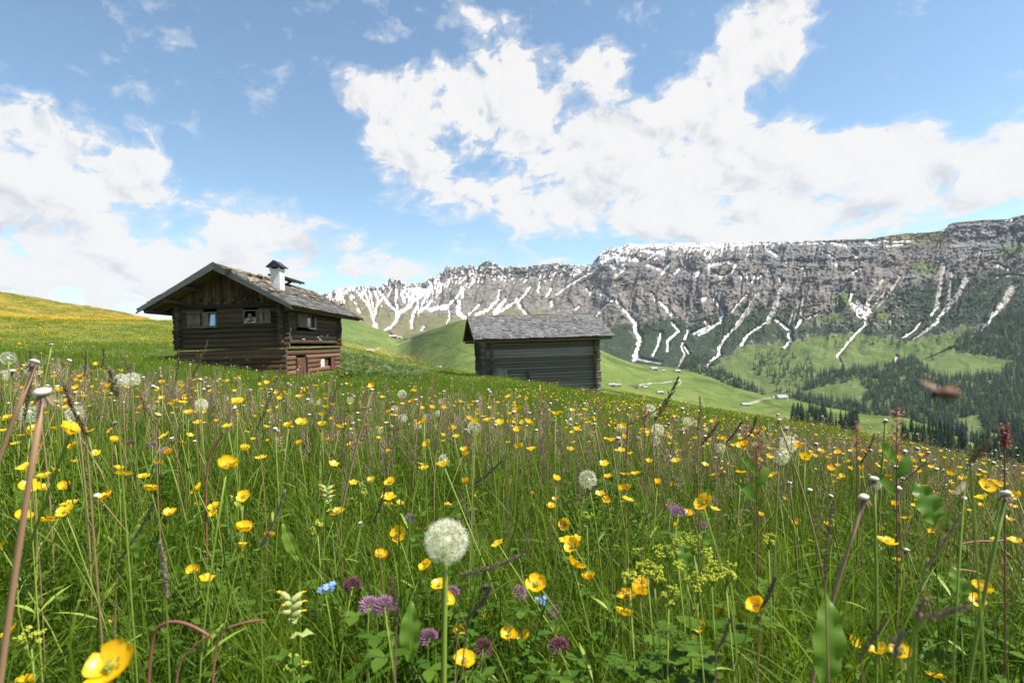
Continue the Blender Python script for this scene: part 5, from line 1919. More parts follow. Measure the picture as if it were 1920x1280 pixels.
def visible_side(x, y, z, lim=(-40, 1960)):
    """keep what stands in or beside the view"""
    px = 960 + x / np.maximum(y, .01) * F
    return (px > lim[0] - 200) & (px < lim[1] + 200) & (y > 0)


def band_top(px):
    return np.interp(px, [-200, 0, 330, 660, 900, 1130, 1400, 1700, 1920, 2200], [655, 668, 690, 712, 735, 752, 785, 825, 862, 910])


def cap_scale(x, y, scl, h_nom, q):
    """plants of the flower band stay below the height the survey gives for it; odd ones out are left standing"""
    px = 960 + x / np.maximum(y, .05) * F
    X, Y = unpix(px, band_top(px) + q.uniform(-6, 30, len(x)))
    zmax = -Y * y / F
    s = np.minimum(scl, (zmax - ground_z(x, y)) / h_nom)
    return s, s > .45


def put(name, label, protos, xs, ys, scl, q, tilt=.12, sink=0.0, picks=None):
    z = ground_z(xs, ys) - sink
    n_ = len(xs)
    tl = q.normal(0, tilt, (n_, 2))
    return scatter(name, label, protos, np.stack([xs, ys, z], -1), q.uniform(0, 6.283, n_), tl, scl, picks if picks is not None else q.integers(0, len(protos), n_))


def make_grass():
    q = np.random.default_rng(101)
    near = [blades(200 + k, 36, .055, .11, .31, .0029, 6, .75, M['grass'], 1.5) for k in range(6)]
    arch = [blades(210 + k, 9, .05, .28, .46, .0048, 9, 1.0, M['grass'], 2.0) for k in range(5)]
    mid = [blades(220 + k, 30, .14, .10, .27, .0050, 4, .5, M['grass'], .8) for k in range(5)]
    far = [blades(240 + k, 64, .50, .08, .24, .014, 2, .4, M['grass_far'], .6) for k in range(4)]
    X, Y, Sx = [], [], []
    for (r0, r1, d) in ((.10, .5, 360), (.5, 1.5, 380), (1.5, 3.0, 210), (3.0, 5.0, 100)):
        x, y, r_ = ring(r0, r1, d, q)
        cl = .75 + .5 * fbm(x * 2.2, y * 2.2, 3, 7)
        X.append(x); Y.append(y); Sx.append(np.clip(cl * q.uniform(.75, 1.2, len(x)) * np.interp(r_, [.1, .35, .8], [.6, .8, 1.0]), .4, 1.2))
    pk = [q.integers(0, 6, len(a)) for a in X]
    for (r0, r1, d) in ((.35, .8, 70), (.8, 2.2, 65), (2.2, 4.5, 30)):
        x, y, r_ = ring(r0, r1, d, q)
        X.append(x); Y.append(y); Sx.append(q.uniform(.6, 1.0, len(x)) * np.interp(r_, [.35, .9], [.6, 1.0])); pk.append(6 + q.integers(0, 5, len(x)))
    put('meadow_grass', 'long green grass of the meadow close by', near + arch, np.concatenate(X), np.concatenate(Y), np.concatenate(Sx), q, .16, 0.0, np.concatenate(pk))
    X, Y, Sx = [], [], []
    for (r0, r1, d) in ((4.5, 9, 42), (9, 16, 22), (16, 26, 9)):
        x, y, r_ = ring(r0, r1, d, q)
        cl = .85 + .5 * fbm(x * .9, y * .9, 3, 8)
        X.append(x); Y.append(y); Sx.append(np.clip(cl * q.uniform(.8, 1.2, len(x)), .5, 1.4))
    put('middle_grass', 'green grass of the meadow in the middle distance', mid, np.concatenate(X), np.concatenate(Y), np.concatenate(Sx), q, .1)
    X, Y, Sx = [], [], []
    for (r0, r1, d) in ((14, 30, 4.0), (30, 60, 2.6), (60, 125, 1.0)):
        x, y, r_ = ring(r0, r1, d, q, R(54))
        ok = np.ones(len(x), bool) if r0 < 60 else x < -12
        X.append(x[ok]); Y.append(y[ok]); Sx.append((q.uniform(.75, 1.2, len(x)) * (1.0 if r0 < 60 else 1.3))[ok])
    # taller growth along the cabin and barn walls
    for (mi, x0, x1, y0, y1) in ((CM, -HWd - .1, .2, -.1, HD), (BM, -.1, BL + .1, -.1, BW)):
        for k in range(240):
            f = q.random()
            if q.random() < .5:
                p = mi @ Vector((x0 + (x1 - x0) * f, y0 - q.uniform(.45, .75), 0))
            else:
                p = mi @ Vector(((x1 if mi is CM else (x0 if q.random() < .5 else x1)) + (q.uniform(.45, .7) if mi is CM or q.random() < .5 else -.55), y0 + (y1 - y0) * f, 0))
            if keep_out(np.array([p.x]), np.array([p.y]))[0]:
                continue
            X.append([p.x]); Y.append([p.y]); Sx.append([q.uniform(.5, .85)])
    put('far_grass', 'grass cover of the meadow around the buildings and on the hill', far, np.concatenate(X), np.concatenate(Y), np.concatenate(Sx), q, .06, .02)
    hb = [herbs(260 + k, 'clover') for k in range(3)] + [herbs(270 + k, 'rosette') for k in range(3)] + [herbs(280 + k, 'feather') for k in range(3)]
    X, Y, Sx = [], [], []
    for (r0, r1, d) in ((.45, 1.6, 36), (1.6, 3.2, 16), (3.2, 6, 5)):
        x, y, r_ = ring(r0, r1, d, q)
        X.append(x); Y.append(y); Sx.append(q.uniform(.7, 1.3, len(x)))
    put('meadow_herbs', 'broad green leaves growing low between the grass', hb, np.concatenate(X), np.concatenate(Y), np.concatenate(Sx), q, .15)


make_grass()


# ------------------------------------------------------------------ flowers: shared pieces
def petal_mesh(a0, a1, seed):
    """one cupped buttercup petal, flower diameter about 1"""
    q = random.Random(seed)
    nu, nv = 5, 5
    V, Fq = [], []
    for i in range(nu):
        u = i / (nu - 1)
        # along the petal
        s, x, z = 0, .03, 0.0
        for k in range(12):
            t = u * k / 12
            a = a0 + (a1 - a0) * t
            x += math.cos(a) * .56 * u / 12
            z += math.sin(a) * .56 * u / 12
        w = .43 * math.sin(math.pi * (.06 + .66 * u ** .8)) ** .8
        for j in range(nv):
            v = -1 + 2 * j / (nv - 1)
            nt = .05 * (1 - abs(v)) * (1 if i == nu - 1 else 0) * q.uniform(-.6, .4)
            xx = x - (.06 * v * v if i == nu - 1 else 0) + nt
            V.append((xx * math.cos(v * w * .9) if False else xx, v * w * .62, z + .20 * (v * w) ** 2 + q.uniform(-.008, .008)))
    for i in range(nu - 1):
        for j in range(nv - 1):
            k = i * nv + j
            Fq.append((k, k + nv, k + nv + 1, k + 1))
    return mesh_np('petal', V, np.array(Fq), M['petal'])


PETALS = {'open': [petal_mesh(R(8), R(38), k) for k in range(2)], 'cup': [petal_mesh(R(14), R(78), 10 + k) for k in range(2)], 'bowl': [petal_mesh(R(10), R(58), 20 + k) for k in range(2)]}


def centre_mesh():
    b = MB()
    q = random.Random(5)
    b.tube([(0, 0, -.03), (0, 0, .06), (0, 0, .11), (0, 0, .135)], [.05, .085, .07, .02], 8)
    for k in range(26):
        a, t = k * 2.4, q.uniform(.35, .95)
        d = Vector((math.cos(a) * t, math.sin(a) * t, 1.1)).normalized()
        p = d * q.uniform(.17, .23)
        b.box(p, (.022, .022, .04))
    return b.mesh('flower_centre', M['stamen'])


CENTRE = centre_mesh()


def sepal_mesh():
    b = MB()
    for k in range(5):
        a = k * 1.2566 + .6
        leaf_poly(b, (math.cos(a) * .02, math.sin(a) * .02, -.02), (math.cos(a), math.sin(a), .25), (0, 0, 1), .24, .12, 0, 3, -.4)
    return b.mesh('sepals', M['stem'], True)


SEPAL = sepal_mesh()


def simple_cup(openness, npts=3):
    """whole buttercup head in one light mesh, diameter 1"""
    b = MB()
    for k in range(5):
        a = k * 1.2566
        ca, sa = math.cos(a), math.sin(a)
        rr_, zz = (.5, .16) if openness == 'open' else ((.40, .36) if openness == 'bowl' else (.30, .46))
        w = .27
        vs = [(0, 0, 0), (ca * rr_ * .6 - sa * w * .9, sa * rr_ * .6 + ca * w * .9, zz * .35), (ca * rr_ * .55, sa * rr_ * .55, zz * .22), (ca * rr_ * .6 + sa * w * .9, sa * rr_ * .6 - ca * w * .9, zz * .35),
              (ca * rr_ - sa * w * .55, sa * rr_ + ca * w * .55, zz), (ca * rr_ * 1.05, sa * rr_ * 1.05, zz * .97), (ca * rr_ + sa * w * .55, sa * rr_ - ca * w * .55, zz)]
        b.add(vs, [(0, 2, 1), (0, 3, 2), (1, 2, 5, 4), (2, 3, 6, 5)])
    b.tube([(0, 0, 0), (0, 0, .12)], [.09, .07], 5, 1)
    return b.mesh('flower_head', [M['petal'], M['stamen']], True)


CUPS = [simple_cup('open'), simple_cup('bowl'), simple_cup('cup'), simple_cup('bowl')]


def stem_to(parent, root, P, rad, mat, name='stem', bow=.03, leaf=True, taper=.7, q=rnd, n=6, seg=7):
    """curved stalk from the ground to a flower; coordinates relative to the root"""
    tip = Vector(P) - Vector(root)
    b = MB()
    off = Vector((q.uniform(-bow, bow), q.uniform(-bow, bow), 0))
    pts = []
    for i in range(seg):
        f = i / (seg - 1)
        p = tip * f + off * math.sin(math.pi * f) + Vector((0, 0, .0))
        p.x = tip.x * f ** 1.5 + off.x * math.sin(math.pi * f)
        p.y = tip.y * f ** 1.5 + off.y * math.sin(math.pi * f)
        pts.append(p)
    b.tube(pts, [rad * (1 - (1 - taper) * i / (seg - 1)) for i in range(seg)], n)
    if leaf and tip.z > .12:
        for k in range(2):
            f = q.uniform(.3, .7)
            i = int(f * (seg - 1))
            a = q.uniform(0, 6.28)
            leaf_poly(b, pts[i], (math.cos(a), math.sin(a), .9), (0, 0, 1), q.uniform(.03, .06), .006, 0, 4, .5)
    return b.build(name, mat, parent, True)


def root_for(P, spread=.05):
    x = P[0] + rnd.uniform(-spread, spread)
    y = max(P[1] + rnd.uniform(-spread * .6, spread), .12)
    return Vector((x, y, gz(x, y) - .01))


# hand surveyed buttercups: pixel x, y and apparent diameter
def zz(lst, ox, oy, s):
    return [(ox + a / s, oy + b / s, d / s) for (a, b, d) in lst]


BUTTER = zz([(103, 462, 72), (467, 490, 55), (540, 501, 38), (855, 455, 78), (595, 451, 35), (565, 548, 55), (737, 549, 52), (913, 576, 48), (242, 540, 50), (262, 600, 55), (243, 631, 58), (182, 662, 55), (92, 650, 58),
             (170, 545, 45), (110, 535, 60), (637, 637, 50), (743, 611, 36), (804, 614, 45), (802, 642, 42), (917, 695, 72), (1045, 704, 32), (1010, 722, 45), (395, 577, 55), (893, 220, 46), (1130, 300, 45), (725, 856, 55),
             (872, 966, 40), (418, 1048, 32), (33, 1084, 66), (412, 1200, 165), (100, 1272, 80), (128, 322, 40), (280, 318, 38), (20, 286, 40), (530, 242, 22), (688, 380, 28), (430, 366, 38), (360, 414, 32), (210, 476, 34),
             (920, 397, 42), (1265, 634, 50), (1272, 604, 24), (965, 828, 26), (840, 720, 34), (20, 594, 28), (205, 329, 28), (210, 381, 28), (57, 378, 30), (1140, 184, 30), (708, 264, 36)], 0, 640, 2) + \
    zz([(310, 470, 38), (112, 516, 34), (181, 521, 44), (178, 607, 34), (222, 600, 30), (293, 578, 22), (211, 717, 56), (297, 697, 36), (148, 797, 58), (314, 837, 58), (368, 905, 60), (400, 960, 60), (440, 1085, 62),
        (463, 1186, 84), (540, 1030, 40), (628, 1092, 64), (686, 1103, 62), (732, 903, 78), (697, 778, 34), (865, 762, 64), (880, 828, 76), (928, 877, 58), (1070, 945, 70), (1115, 928, 72), (1062, 1010, 72), (1128, 895, 50),
        (836, 683, 46), (722, 612, 28), (787, 612, 34), (718, 569, 24), (633, 524, 24), (1066, 492, 40), (1105, 492, 36), (1062, 546, 50), (993, 592, 36), (1250, 687, 32), (1233, 615, 36), (400, 607, 32), (440, 657, 28),
        (12, 775, 36), (10, 605, 26), (14, 738, 28), (498, 580, 28), (676, 584, 24), (803, 588, 32), (960, 824, 30), (1240, 535, 26), (34, 380, 28), (65, 377, 20), (1018, 625, 20)], 640, 640, 2) + \
    zz([(80, 528, 75), (22, 573, 48), (160, 985, 55), (65, 1043, 58), (302, 958, 98), (845, 688, 75), (888, 670, 36), (816, 638, 38), (925, 590, 42), (604, 620, 40), (470, 612, 38), (323, 580, 34), (885, 763, 38),
        (1020, 770, 30), (1238, 880, 75), (1217, 928, 56), (1278, 858, 36), (1322, 833, 40), (1338, 737, 36), (925, 893, 30), (712, 1105, 58), (810, 1135, 85), (900, 1138, 78), (830, 1180, 50), (885, 1205, 58),
        (1058, 1137, 42), (1395, 1122, 38), (1258, 460, 60), (1290, 448, 48), (540, 687, 34), (1235, 540, 36), (850, 425, 34), (1050, 493, 32), (1365, 543, 34), (1402, 832, 36), (280, 372, 28), (195, 375, 26), (133, 385, 26),
        (323, 352, 24), (388, 410, 30), (475, 483, 20), (992, 957, 28), (1060, 1067, 28), (1040, 1237, 70)], 1280, 700, 2.206)

LANDMARKS = [((837, 1013), 'the large dandelion clock'), ((1102, 898), 'the smaller round dandelion clock in mid meadow'), ((715, 1140), 'the pale purple clovers'), ((1048, 1213), 'the dark purple clover'), ((545, 1135), 'the pale yellow rattle'),
             ((40, 1000), 'the tall blurred brown stalk'), ((1570, 1100), 'the dark upright grass spike'), ((1545, 1190), 'the big dock leaf'), ((1590, 1010), 'the curved pink stalk'), ((1680, 820), 'the red sorrel'), ((400, 860), 'the pink bent stalk'),
             ((611, 1104), 'the blue forget-me-nots'), ((770, 1175), 'the upright pale green leaf'), ((300, 1175), 'the looping pink stalk'), ((1330, 1060), "the yellow green lady's mantle"), ((1880, 980), 'the thick green stalk')]


def near_words(px, py, used, skip=None):
    c = sorted(LANDMARKS, key=lambda l: math.hypot(px - l[0][0], (py - l[0][1]) * 1.1) if l[1] != skip else 1e9)
    for (lx, ly), w in c[:12]:
        dx, dy = px - lx, py - ly
        far = math.hypot(dx, dy)
        if abs(dx) > 2.2 * abs(dy):
            d = 'right of' if dx > 0 else 'left of'
        elif abs(dy) > 2.2 * abs(dx):
            d = 'below' if dy > 0 else 'above'
        else:
            d = ('below and ' if dy > 0 else 'above and ') + ('right of' if dx > 0 else 'left of')
        pre = 'just ' if far < 70 else ('well ' if far > 190 else '')
        t = pre + d + ' ' + w
        if t not in used and len(t.split()) <= 12:
            return t
    return None


def make_buttercups():
    q = random.Random(77)
    used = {}
    order = sorted(BUTTER, key=lambda t: -t[2])
    for k, (px, py, dm) in enumerate(order):
        real = q.uniform(.020, .0245)
        d = real * F / dm
        P = Vector(W(px, py, d))
        g0 = gz(P.x, P.y)
        if P.z < g0 + .04:       # survey said lower than the ground: bring it forward
            for _ in range(40):
                d *= .96
                real *= .96
                P = Vector(W(px, py, d))
                if P.z > gz(P.x, P.y) + .05:
                    break
        kind = q.choice(['open', 'bowl', 'bowl', 'cup'])
        root = root_for(P, .06 + .02 * d)
        word = {'open': 'wide open yellow buttercup', 'bowl': 'bowl shaped yellow buttercup', 'cup': 'half closed yellow buttercup'}[kind]
        grp = 'yellow buttercups in the grass'
        if dm >= 12:
            w = near_words(px, py, used.setdefault(word, set()))
        else:
            w = None
        if w:
            used[word].add(w)
            lab = word + ' ' + w
        else:
            lab = 'small yellow buttercup among the crowded ones in the middle of the meadow'
            grp = 'small buttercups crowding the middle meadow'
        t = thing('buttercup', lab, 'flower', root, 0, grp)
        stem_to(t, root, P, .0011, M['stem'], q=q)
        tilt = Matrix.Rotation(q.gauss(0, .28), 4, 'X') @ Matrix.Rotation(q.gauss(.0, .28), 4, 'Y')
        if q.random() < .45:
            tilt = Matrix.Rotation(q.uniform(.15, .7), 4, 'X') @ tilt     # face turned to the viewer
        base = Matrix.Translation(P - root) @ tilt @ Matrix.Rotation(q.uniform(0, 6.28), 4, 'Z')
        base = base @ Matrix.Translation((0, 0, -.2 * real)) @ Matrix.Scale(real, 4)
        if dm >= 17:
            for j in range(5):
                pm = PETALS[kind][j % 2]
                mt = base @ Matrix.Rotation(j * 1.2566 + q.uniform(-.08, .08), 4, 'Z') @ Matrix.Rotation(q.gauss(0, .10), 4, 'Y')
                link('petal', pm, t, mat=mt)
            link('flower_centre', CENTRE, t, mat=base)
            link('sepals', SEPAL, t, mat=base)
        else:
            link('flower_head', CUPS[{'open': 0, 'bowl': 1, 'cup': 2}[kind]], t, mat=base)
    # more of them, standing further back, up to three hundred in all
    n_ = 300 - len(order)
    c = 0
    rg = np.random.default_rng(8)
    zones = [('left', 'small yellow buttercup in the flowery band left of the pink bent stalk', 'buttercups of the left flower band'), ('mid', 'small yellow buttercup in the flowery band below the barn', 'buttercups of the flower band below the barn'),
             ('right', 'small yellow buttercup in the brown seeding grass near the red sorrel', 'buttercups in the seeding grass near the sorrel')]
    while c < n_:
        px, d = rg.uniform(-10, 1930), rg.uniform(.95, 3.2)
        X, _ = unpix(px, 800)
        x = X * d / F
        if fbm(np.array([x * .9]), np.array([d * .9]), 2, 33)[0] < -.12:
            continue
        z = gz(x, d)
        root = Vector((x + rg.uniform(-.05, .05), d + rg.uniform(-.05, .05), z - .01))
        zc_ = W(px, float(band_top(px)) + rg.uniform(0, 60), d)[2]
        P = Vector((x, d, min(z + rg.uniform(.28, .43), max(zc_, z + .12))))
        zn = zones[0] if px < 500 else (zones[1] if px < 1330 else zones[2])
        t = thing('buttercup', zn[1], 'flower', root, 0, zn[2])
        stem_to(t, root, P, .0011, M['stem'], q=q, n=4, seg=5, leaf=False)
        real = rg.uniform(.018, .023)
        base = Matrix.Translation(P - root) @ Matrix.Rotation(q.gauss(.15, .3), 4, 'X') @ Matrix.Rotation(q.gauss(0, .3), 4, 'Y') @ Matrix.Rotation(q.uniform(0, 6), 4, 'Z') @ Matrix.Scale(real, 4)
        link('flower_head', CUPS[int(rg.integers(4))], t, mat=base)
        c += 1


make_buttercups()


def seed_clock(seed, n=170, frac=1.0, hairs=13, width=.0052):
    """feathery globe of parachutes, diameter 1"""
    q = random.Random(seed)
    V, Fq = [], []
    nv = 0

    def strip(a, c, w):
        nonlocal nv
        d = (c - a)
        s = d.cross(Vector((q.gauss(0, 1), q.gauss(0, 1), q.gauss(0, 1)))).normalized() * w
        V.extend([a - s, a + s, c + s * .35, c - s * .35])
        Fq.append((nv, nv + 1, nv + 2, nv + 3))
        nv += 4
    lost = Vector((q.gauss(0, 1), q.gauss(0, 1), q.gauss(0, .5))).normalized()
    for k in range(n):
        z = 1 - 2 * (k + .5) / n
        if z < -.93:
            continue
        a = k * 2.39996
        r_ = math.sqrt(1 - z * z)
        d = Vector((math.cos(a) * r_, math.sin(a) * r_, z)) + Vector((q.gauss(0, .05), q.gauss(0, .05), q.gauss(0, .05)))
        d.normalize()
        if frac < 1 and d.dot(lost) > (2 * frac - 1):
            continue
        tip = d * q.uniform(.33, .38)
        strip(d * .08, tip, width * .8)
        p = d.orthogonal().normalized()
        p2 = d.cross(p)
        a0 = q.uniform(0, 6.28)
        for j in range(hairs):
            an = a0 + 6.283 * j / hairs
            e = (p * math.cos(an) + p2 * math.sin(an))
            end = tip + d * q.uniform(.06, .12) + e * q.uniform(.11, .15)
            strip(tip, end, width)
    return mesh_np('seed_head', np.array([tuple(v) for v in V]), np.array(Fq), M['pappus'], False)


CLOCKS = [seed_clock(1, 150, 1, 14, .0036), seed_clock(2, 80, 1, 10, .0052), seed_clock(3, 80, .62, 10, .0052), seed_clock(4, 60, 1, 9, .012), seed_clock(5, 80, .4, 10, .006)]


def receptacle_mesh():
    b = MB()
    b.tube([(0, 0, -.13), (0, 0, -.06), (0, 0, .03), (0, 0, .085)], [.035, .085, .085, .03], 8, 0)
    for k in range(8):
        a = k * .785
        leaf_poly(b, (math.cos(a) * .05, math.sin(a) * .05, -.10), (math.cos(a), math.sin(a), -.8), (0, 0, 1), .24, .05, 1, 3, .4)
    return b.mesh('receptacle', [M['button'], M['stem']], True)


RECEPT = receptacle_mesh()


def button_mesh():
    """what is left when the seeds have blown away: pale dome over withered bracts, about 1 wide"""
    b = MB()
    b.tube([(0, 0, -.12), (0, 0, 0.0), (0, 0, .16), (0, 0, .28), (0, 0, .33)], [.16, .48, .50, .34, .06], 10, 0)
    for k in range(11):
        a = k * .571 + .2
        leaf_poly(b, (math.cos(a) * .25, math.sin(a) * .25, -.06), (math.cos(a) * .55, math.sin(a) * .55, -1.0), (math.cos(a), math.sin(a), 0), .95, .2, 1, 4, -.25)
    b.tube([(0, 0, -.55), (0, 0, -.1)], [.13, .17], 8, 2)
    return b.mesh('button', [M['button'], M['plume'], M['stalk']], True)


BUTTON = button_mesh()


def make_dandelions():
    q = random.Random(31)
    full = [  # px, py, apparent diameter, kind, label
        (837, 1013, 90, 0, 'large fluffy grey dandelion clock on a yellow green stalk, nearest the viewer'), (1102, 898, 38, 1, 'round dandelion clock on a brown stalk in mid meadow'),
        (227, 713, 30, 1, 'white dandelion clock left of the touching pair below the cabin'), (248, 711, 30, 1, 'white dandelion clock right of the touching pair below the cabin'),
        (754, 739, 19, 1, 'small dandelion clock on the sky side, between cabin and barn'), (740, 767, 16, 1, 'small round dandelion clock under the one between cabin and barn'), (801, 783, 18, 1, 'small round dandelion clock below the barn left end'),
        (822, 775, 14, 1, 'tiny dandelion clock beside the one below the barn left end'), (710, 806, 19, 2, 'ragged dandelion clock below the small pair left of the barn'), (889, 802, 30, 2, 'ragged half blown dandelion clock below the barn'),
        (835, 862, 28, 4, 'half blown tattered dandelion clock above the large clock'), (657, 750, 15, 1, 'tiny dandelion clock below the cabin right corner'), (1165, 802, 20, 1, 'neat round dandelion clock right of the barn'),
        (1233, 806, 27, 1, 'round dandelion clock beside the leaning grass plume'), (1217, 770, 30, 2, 'half blown dandelion clock behind the leaning grass plume'), (1289, 791, 20, 1, 'small dandelion clock right of the leaning grass plume'),
        (1478, 832, 36, 1, 'see-through dandelion clock in front of the pasture, upper of two'), (1461, 853, 40, 4, 'tattered dandelion clock, lower of two in front of the pasture'), (15, 671, 28, 2, 'half blown dandelion clock at the left meadow edge'),
        (8, 704, 24, 2, 'second half blown clock under the one at the left edge'), (62, 690, 34, 4, 'tattered blurred dandelion seeds on a tall brown stalk'), (55, 772, 44, 4, 'blurred blown dandelion tuft on the nearest brown stalk'),
        (145, 775, 40, 4, 'blown grey dandelion tuft right of the nearest brown stalk'), (433, 770, 16, 2, 'ragged dandelion clock on the pink bent stalk'), (1106, 815, 16, 2, 'small ragged dandelion clock below the barn right corner'),
        (584, 752, 13, 1, 'tiny dandelion clock under the cabin cellar door'), (598, 755, 12, 1, 'tiny dandelion clock right of the one under the cellar door'), (1350, 840, 22, 2, 'grey ragged dandelion clock left of the dark red sorrel'),
        (1270, 860, 20, 2, 'grey ragged dandelion clock in the seeding grass under the neat round one'), (1640, 906, 26, 4, 'blown dandelion tuft on the short yellow green stalk')]
    for (px, py, dm, kd, lab) in full:
        real = .046 if dm > 80 else q.uniform(.036, .044)
        if kd == 4:
            real *= .8
        d = real * F / dm
        P = Vector(W(px, py, d))
        for _ in range(60):
            if P.z > gz(P.x, P.y) + .08:
                break
            d *= .96; real *= .96
            P = Vector(W(px, py, d))
        root = root_for(P, .02)
        if dm > 80:
            root = Vector((P.x - .004, P.y - .01, gz(P.x, P.y) - .01))
        t = thing('dandelion_clock', lab, 'dandelion', root, 0, 'dandelion clocks in the meadow')
        stem_to(t, root, P, (.0030 if dm > 80 else .0015), M['stem'] if dm > 80 or q.random() < .3 else M['stalk'], q=q, leaf=False, bow=.004 if dm > 80 else .015, n=7, seg=9, taper=.85)
        m_ = Matrix.Translation(P - root) @ Matrix.Rotation(q.gauss(0, .15), 4, 'X') @ Matrix.Rotation(q.gauss(0, .15), 4, 'Y') @ Matrix.Rotation(q.uniform(0, 6), 4, 'Z') @ Matrix.Scale(real, 4)
        link('receptacle', RECEPT, t, mat=m_)
        s = link('seed_head', CLOCKS[kd], t, mat=m_)
        s['kind'] = 'stuff'
    bare = [  # head px, head width, ground end px, stalk colour, width px, label
        ((80, 737), 30, (22, 1290), 'brownstem', 13, 'tall blurred brown stalk with a blown white button, nearest the viewer'), ((64, 680), 18, (18, 920), 'brownstem', 10, 'second tall brown stalk with a button, behind the nearest one'),
        ((97, 646), 6, (92, 730), 'stem', 3.5, 'thin pale stalk with a tiny button, standing highest at left'), ((697, 731), 9, (660, 935), 'stalk', 5, 'brown stalk with a button, tallest between cabin and barn'),
        ((832, 734), 7, (828, 830), 'stalk', 4, 'slim brown stalk with a button below the barn'), ((1619, 932), 18, (1584, 1105), 'brownstem', 8, 'thick curved pink stalk with a cream button'),
        ((1638, 898), 17, (1636, 1040), 'stem', 7, 'short yellow green stalk with a flat cream button'), ((1460, 788), 10, (1478, 880), 'stalk', 4, 'thin pink stalk with a button leaning over the tattered clocks'),
        ((1884, 926), 20, (1862, 1085), 'stem', 8, 'thick green stalk with a button near the right edge'), ((1660, 788), 8, (1655, 900), 'stem', 5, 'pale stalk with a button left of the red sorrel'),
        ((676, 980), 9, (662, 1100), 'stem', 6, 'green stalk with a button left of the large clock'), ((300, 690), 4, (305, 790), 'stalk', 3, 'hair thin brown stalk left of the cabin base'),
        ((545, 722), 5, (540, 790), 'stem', 3, 'short pale stalk with a tiny button under the cabin'), ((1180, 765), 6, (1177, 850), 'stalk', 3, 'slim stalk with a small button right of the neat round clock'),
        ((790, 745), 6, (785, 820), 'stalk', 3, 'short brown stalk with a button left of the barn hatch'), ((1115, 795), 7, (1130, 900), 'stalk', 4, 'pink stalk with a button under the barn right corner'),
        ((1480, 905), 9, (1485, 1010), 'stalk', 4, 'pinkish stalk with a small button below the tattered clocks'), ((1530, 832), 8, (1545, 905), 'stalk', 3, 'pale stalk with a button right of the tattered clocks')]
    for (h, hw, g, mt, sw, lab) in bare:
        real = .0105 if hw > 10 else .0095
        d = real * F / hw
        d = min(d, 3.2)
        P = Vector(W(h[0], h[1], d))
        X, Y = unpix(*g)
        G = None
        # stalk leans back to the ground below the given pixel
        x = X * d / F
        G = Vector((x, d + .02, min(gz(x, d + .02), P.z - .12) - .01))
        # carry the line on down to the ground
        low = Vector(W(g[0], g[1], d))
        dirv = (low - P)
        if dirv.z < -.01:
            t_ = (gz(low.x, low.y) - .01 - P.z) / dirv.z
            G = P + dirv * max(t_, 1.0)
        t = thing('dandelion_stalk', lab, 'dandelion', G, 0, 'bare dandelion stalks')
        stem_to(t, G, P - Vector((0, 0, real * .4)), sw / F * d / 2, M[mt], q=q, leaf=False, bow=.012, n=8, seg=10, taper=.8)
        link('button', BUTTON, t, mat=Matrix.Translation(P - G) @ Matrix.Rotation(q.gauss(0, .15), 4, 'X') @ Matrix.Rotation(q.gauss(0, .15), 4, 'Y') @ Matrix.Scale(real, 4))
    # more bare stalks through the seeding band
    rg = np.random.default_rng(12)
    for k in range(120):
        d = rg.uniform(1.2, 3.8)
        px = rg.uniform(0, 1930)
        X, _ = unpix(px, 780)
        x = X * d / F
        z = gz(x, d)
        root = Vector((x, d, z - .01))
        P = root + Vector((rg.normal(0, .04), rg.normal(0, .03), rg.uniform(.30, .48)))
        zc_ = W(px, float(band_top(px)) + rg.uniform(-25, 25), d)[2]
        P.z = min(P.z, max(zc_, z + .15))
        side = 'left of the cabin' if px < 330 else ('below the cabin' if px < 660 else ('below the barn' if px < 1150 else 'in front of the valley'))
        t = thing('dandelion_stalk', 'thin dandelion stalk with tiny pale button in the flower band ' + side, 'dandelion', root, 0, 'bare dandelion stalks in the band ' + side)
        stem_to(t, root, P, .0013, M[('stalk', 'stem', 'stalk', 'stem')[k % 4]], q=q, leaf=False, bow=.03, n=4, seg=6)
        link('button', BUTTON, t, mat=Matrix.Translation(P - root) @ Matrix.Rotation(rg.normal(0, .25), 4, 'X') @ Matrix.Rotation(rg.normal(0, .25), 4, 'Y') @ Matrix.Scale(.0105, 4))
    # the looping pink stalks lying in the grass
    for (pl, w, lab, dd) in (([(278, 1200), (300, 1168), (330, 1161), (365, 1172), (402, 1196)], 9, 'looping pink stalk arched over the grass, left one', .56), ([(398, 1192), (425, 1176), (462, 1164), (502, 1160)], 7, 'pinkish red stalk lying in the grass right of the arched one', .58),
                         ([(420, 812), (400, 838), (389, 868), (385, 925)], 6, 'pink bent dandelion stalk rising under the cabin', 1.1), ([(325, 1265), (345, 1230), (375, 1200), (400, 1186)], 6, 'brown withered stalk below the arched pink one', .54),
                         ([(1800, 1020), (1830, 1012), (1860, 1015), (1895, 1010)], 5, 'thin reddish stalk bent flat near the right edge', .8), ([(1780, 1068), (1815, 1066), (1845, 1078)], 5, 'short reddish stalk lying under the thin bent one', .8)):
        pts = [Vector(W(a, c, dd)) for a, c in pl]
        pts.insert(0, Vector((pts[0].x - .01, pts[0].y, gz(pts[0].x, pts[0].y))) if pl[0][1] > 1100 else pts[0] + Vector((0, 0, .004)))
        if pl[-1][1] < 1000 and pl[0][1] < pl[-1][1]:
            pts.append(Vector((pts[-1].x, pts[-1].y, gz(pts[-1].x, pts[-1].y))))
        o = pts[0].copy()
        b = MB()
        b.tube([p - o for p in pts], w / F * dd / 2 * .72, 8)
        st = b.build('dandelion_stalk', M['pinkstalk'], None, True, loc=o)
        tag(st, lab, 'dandelion', 'bare dandelion stalks')
        sm = st.modifiers.new('smooth', 'SUBSURF'); sm.levels = 2; sm.render_levels = 2


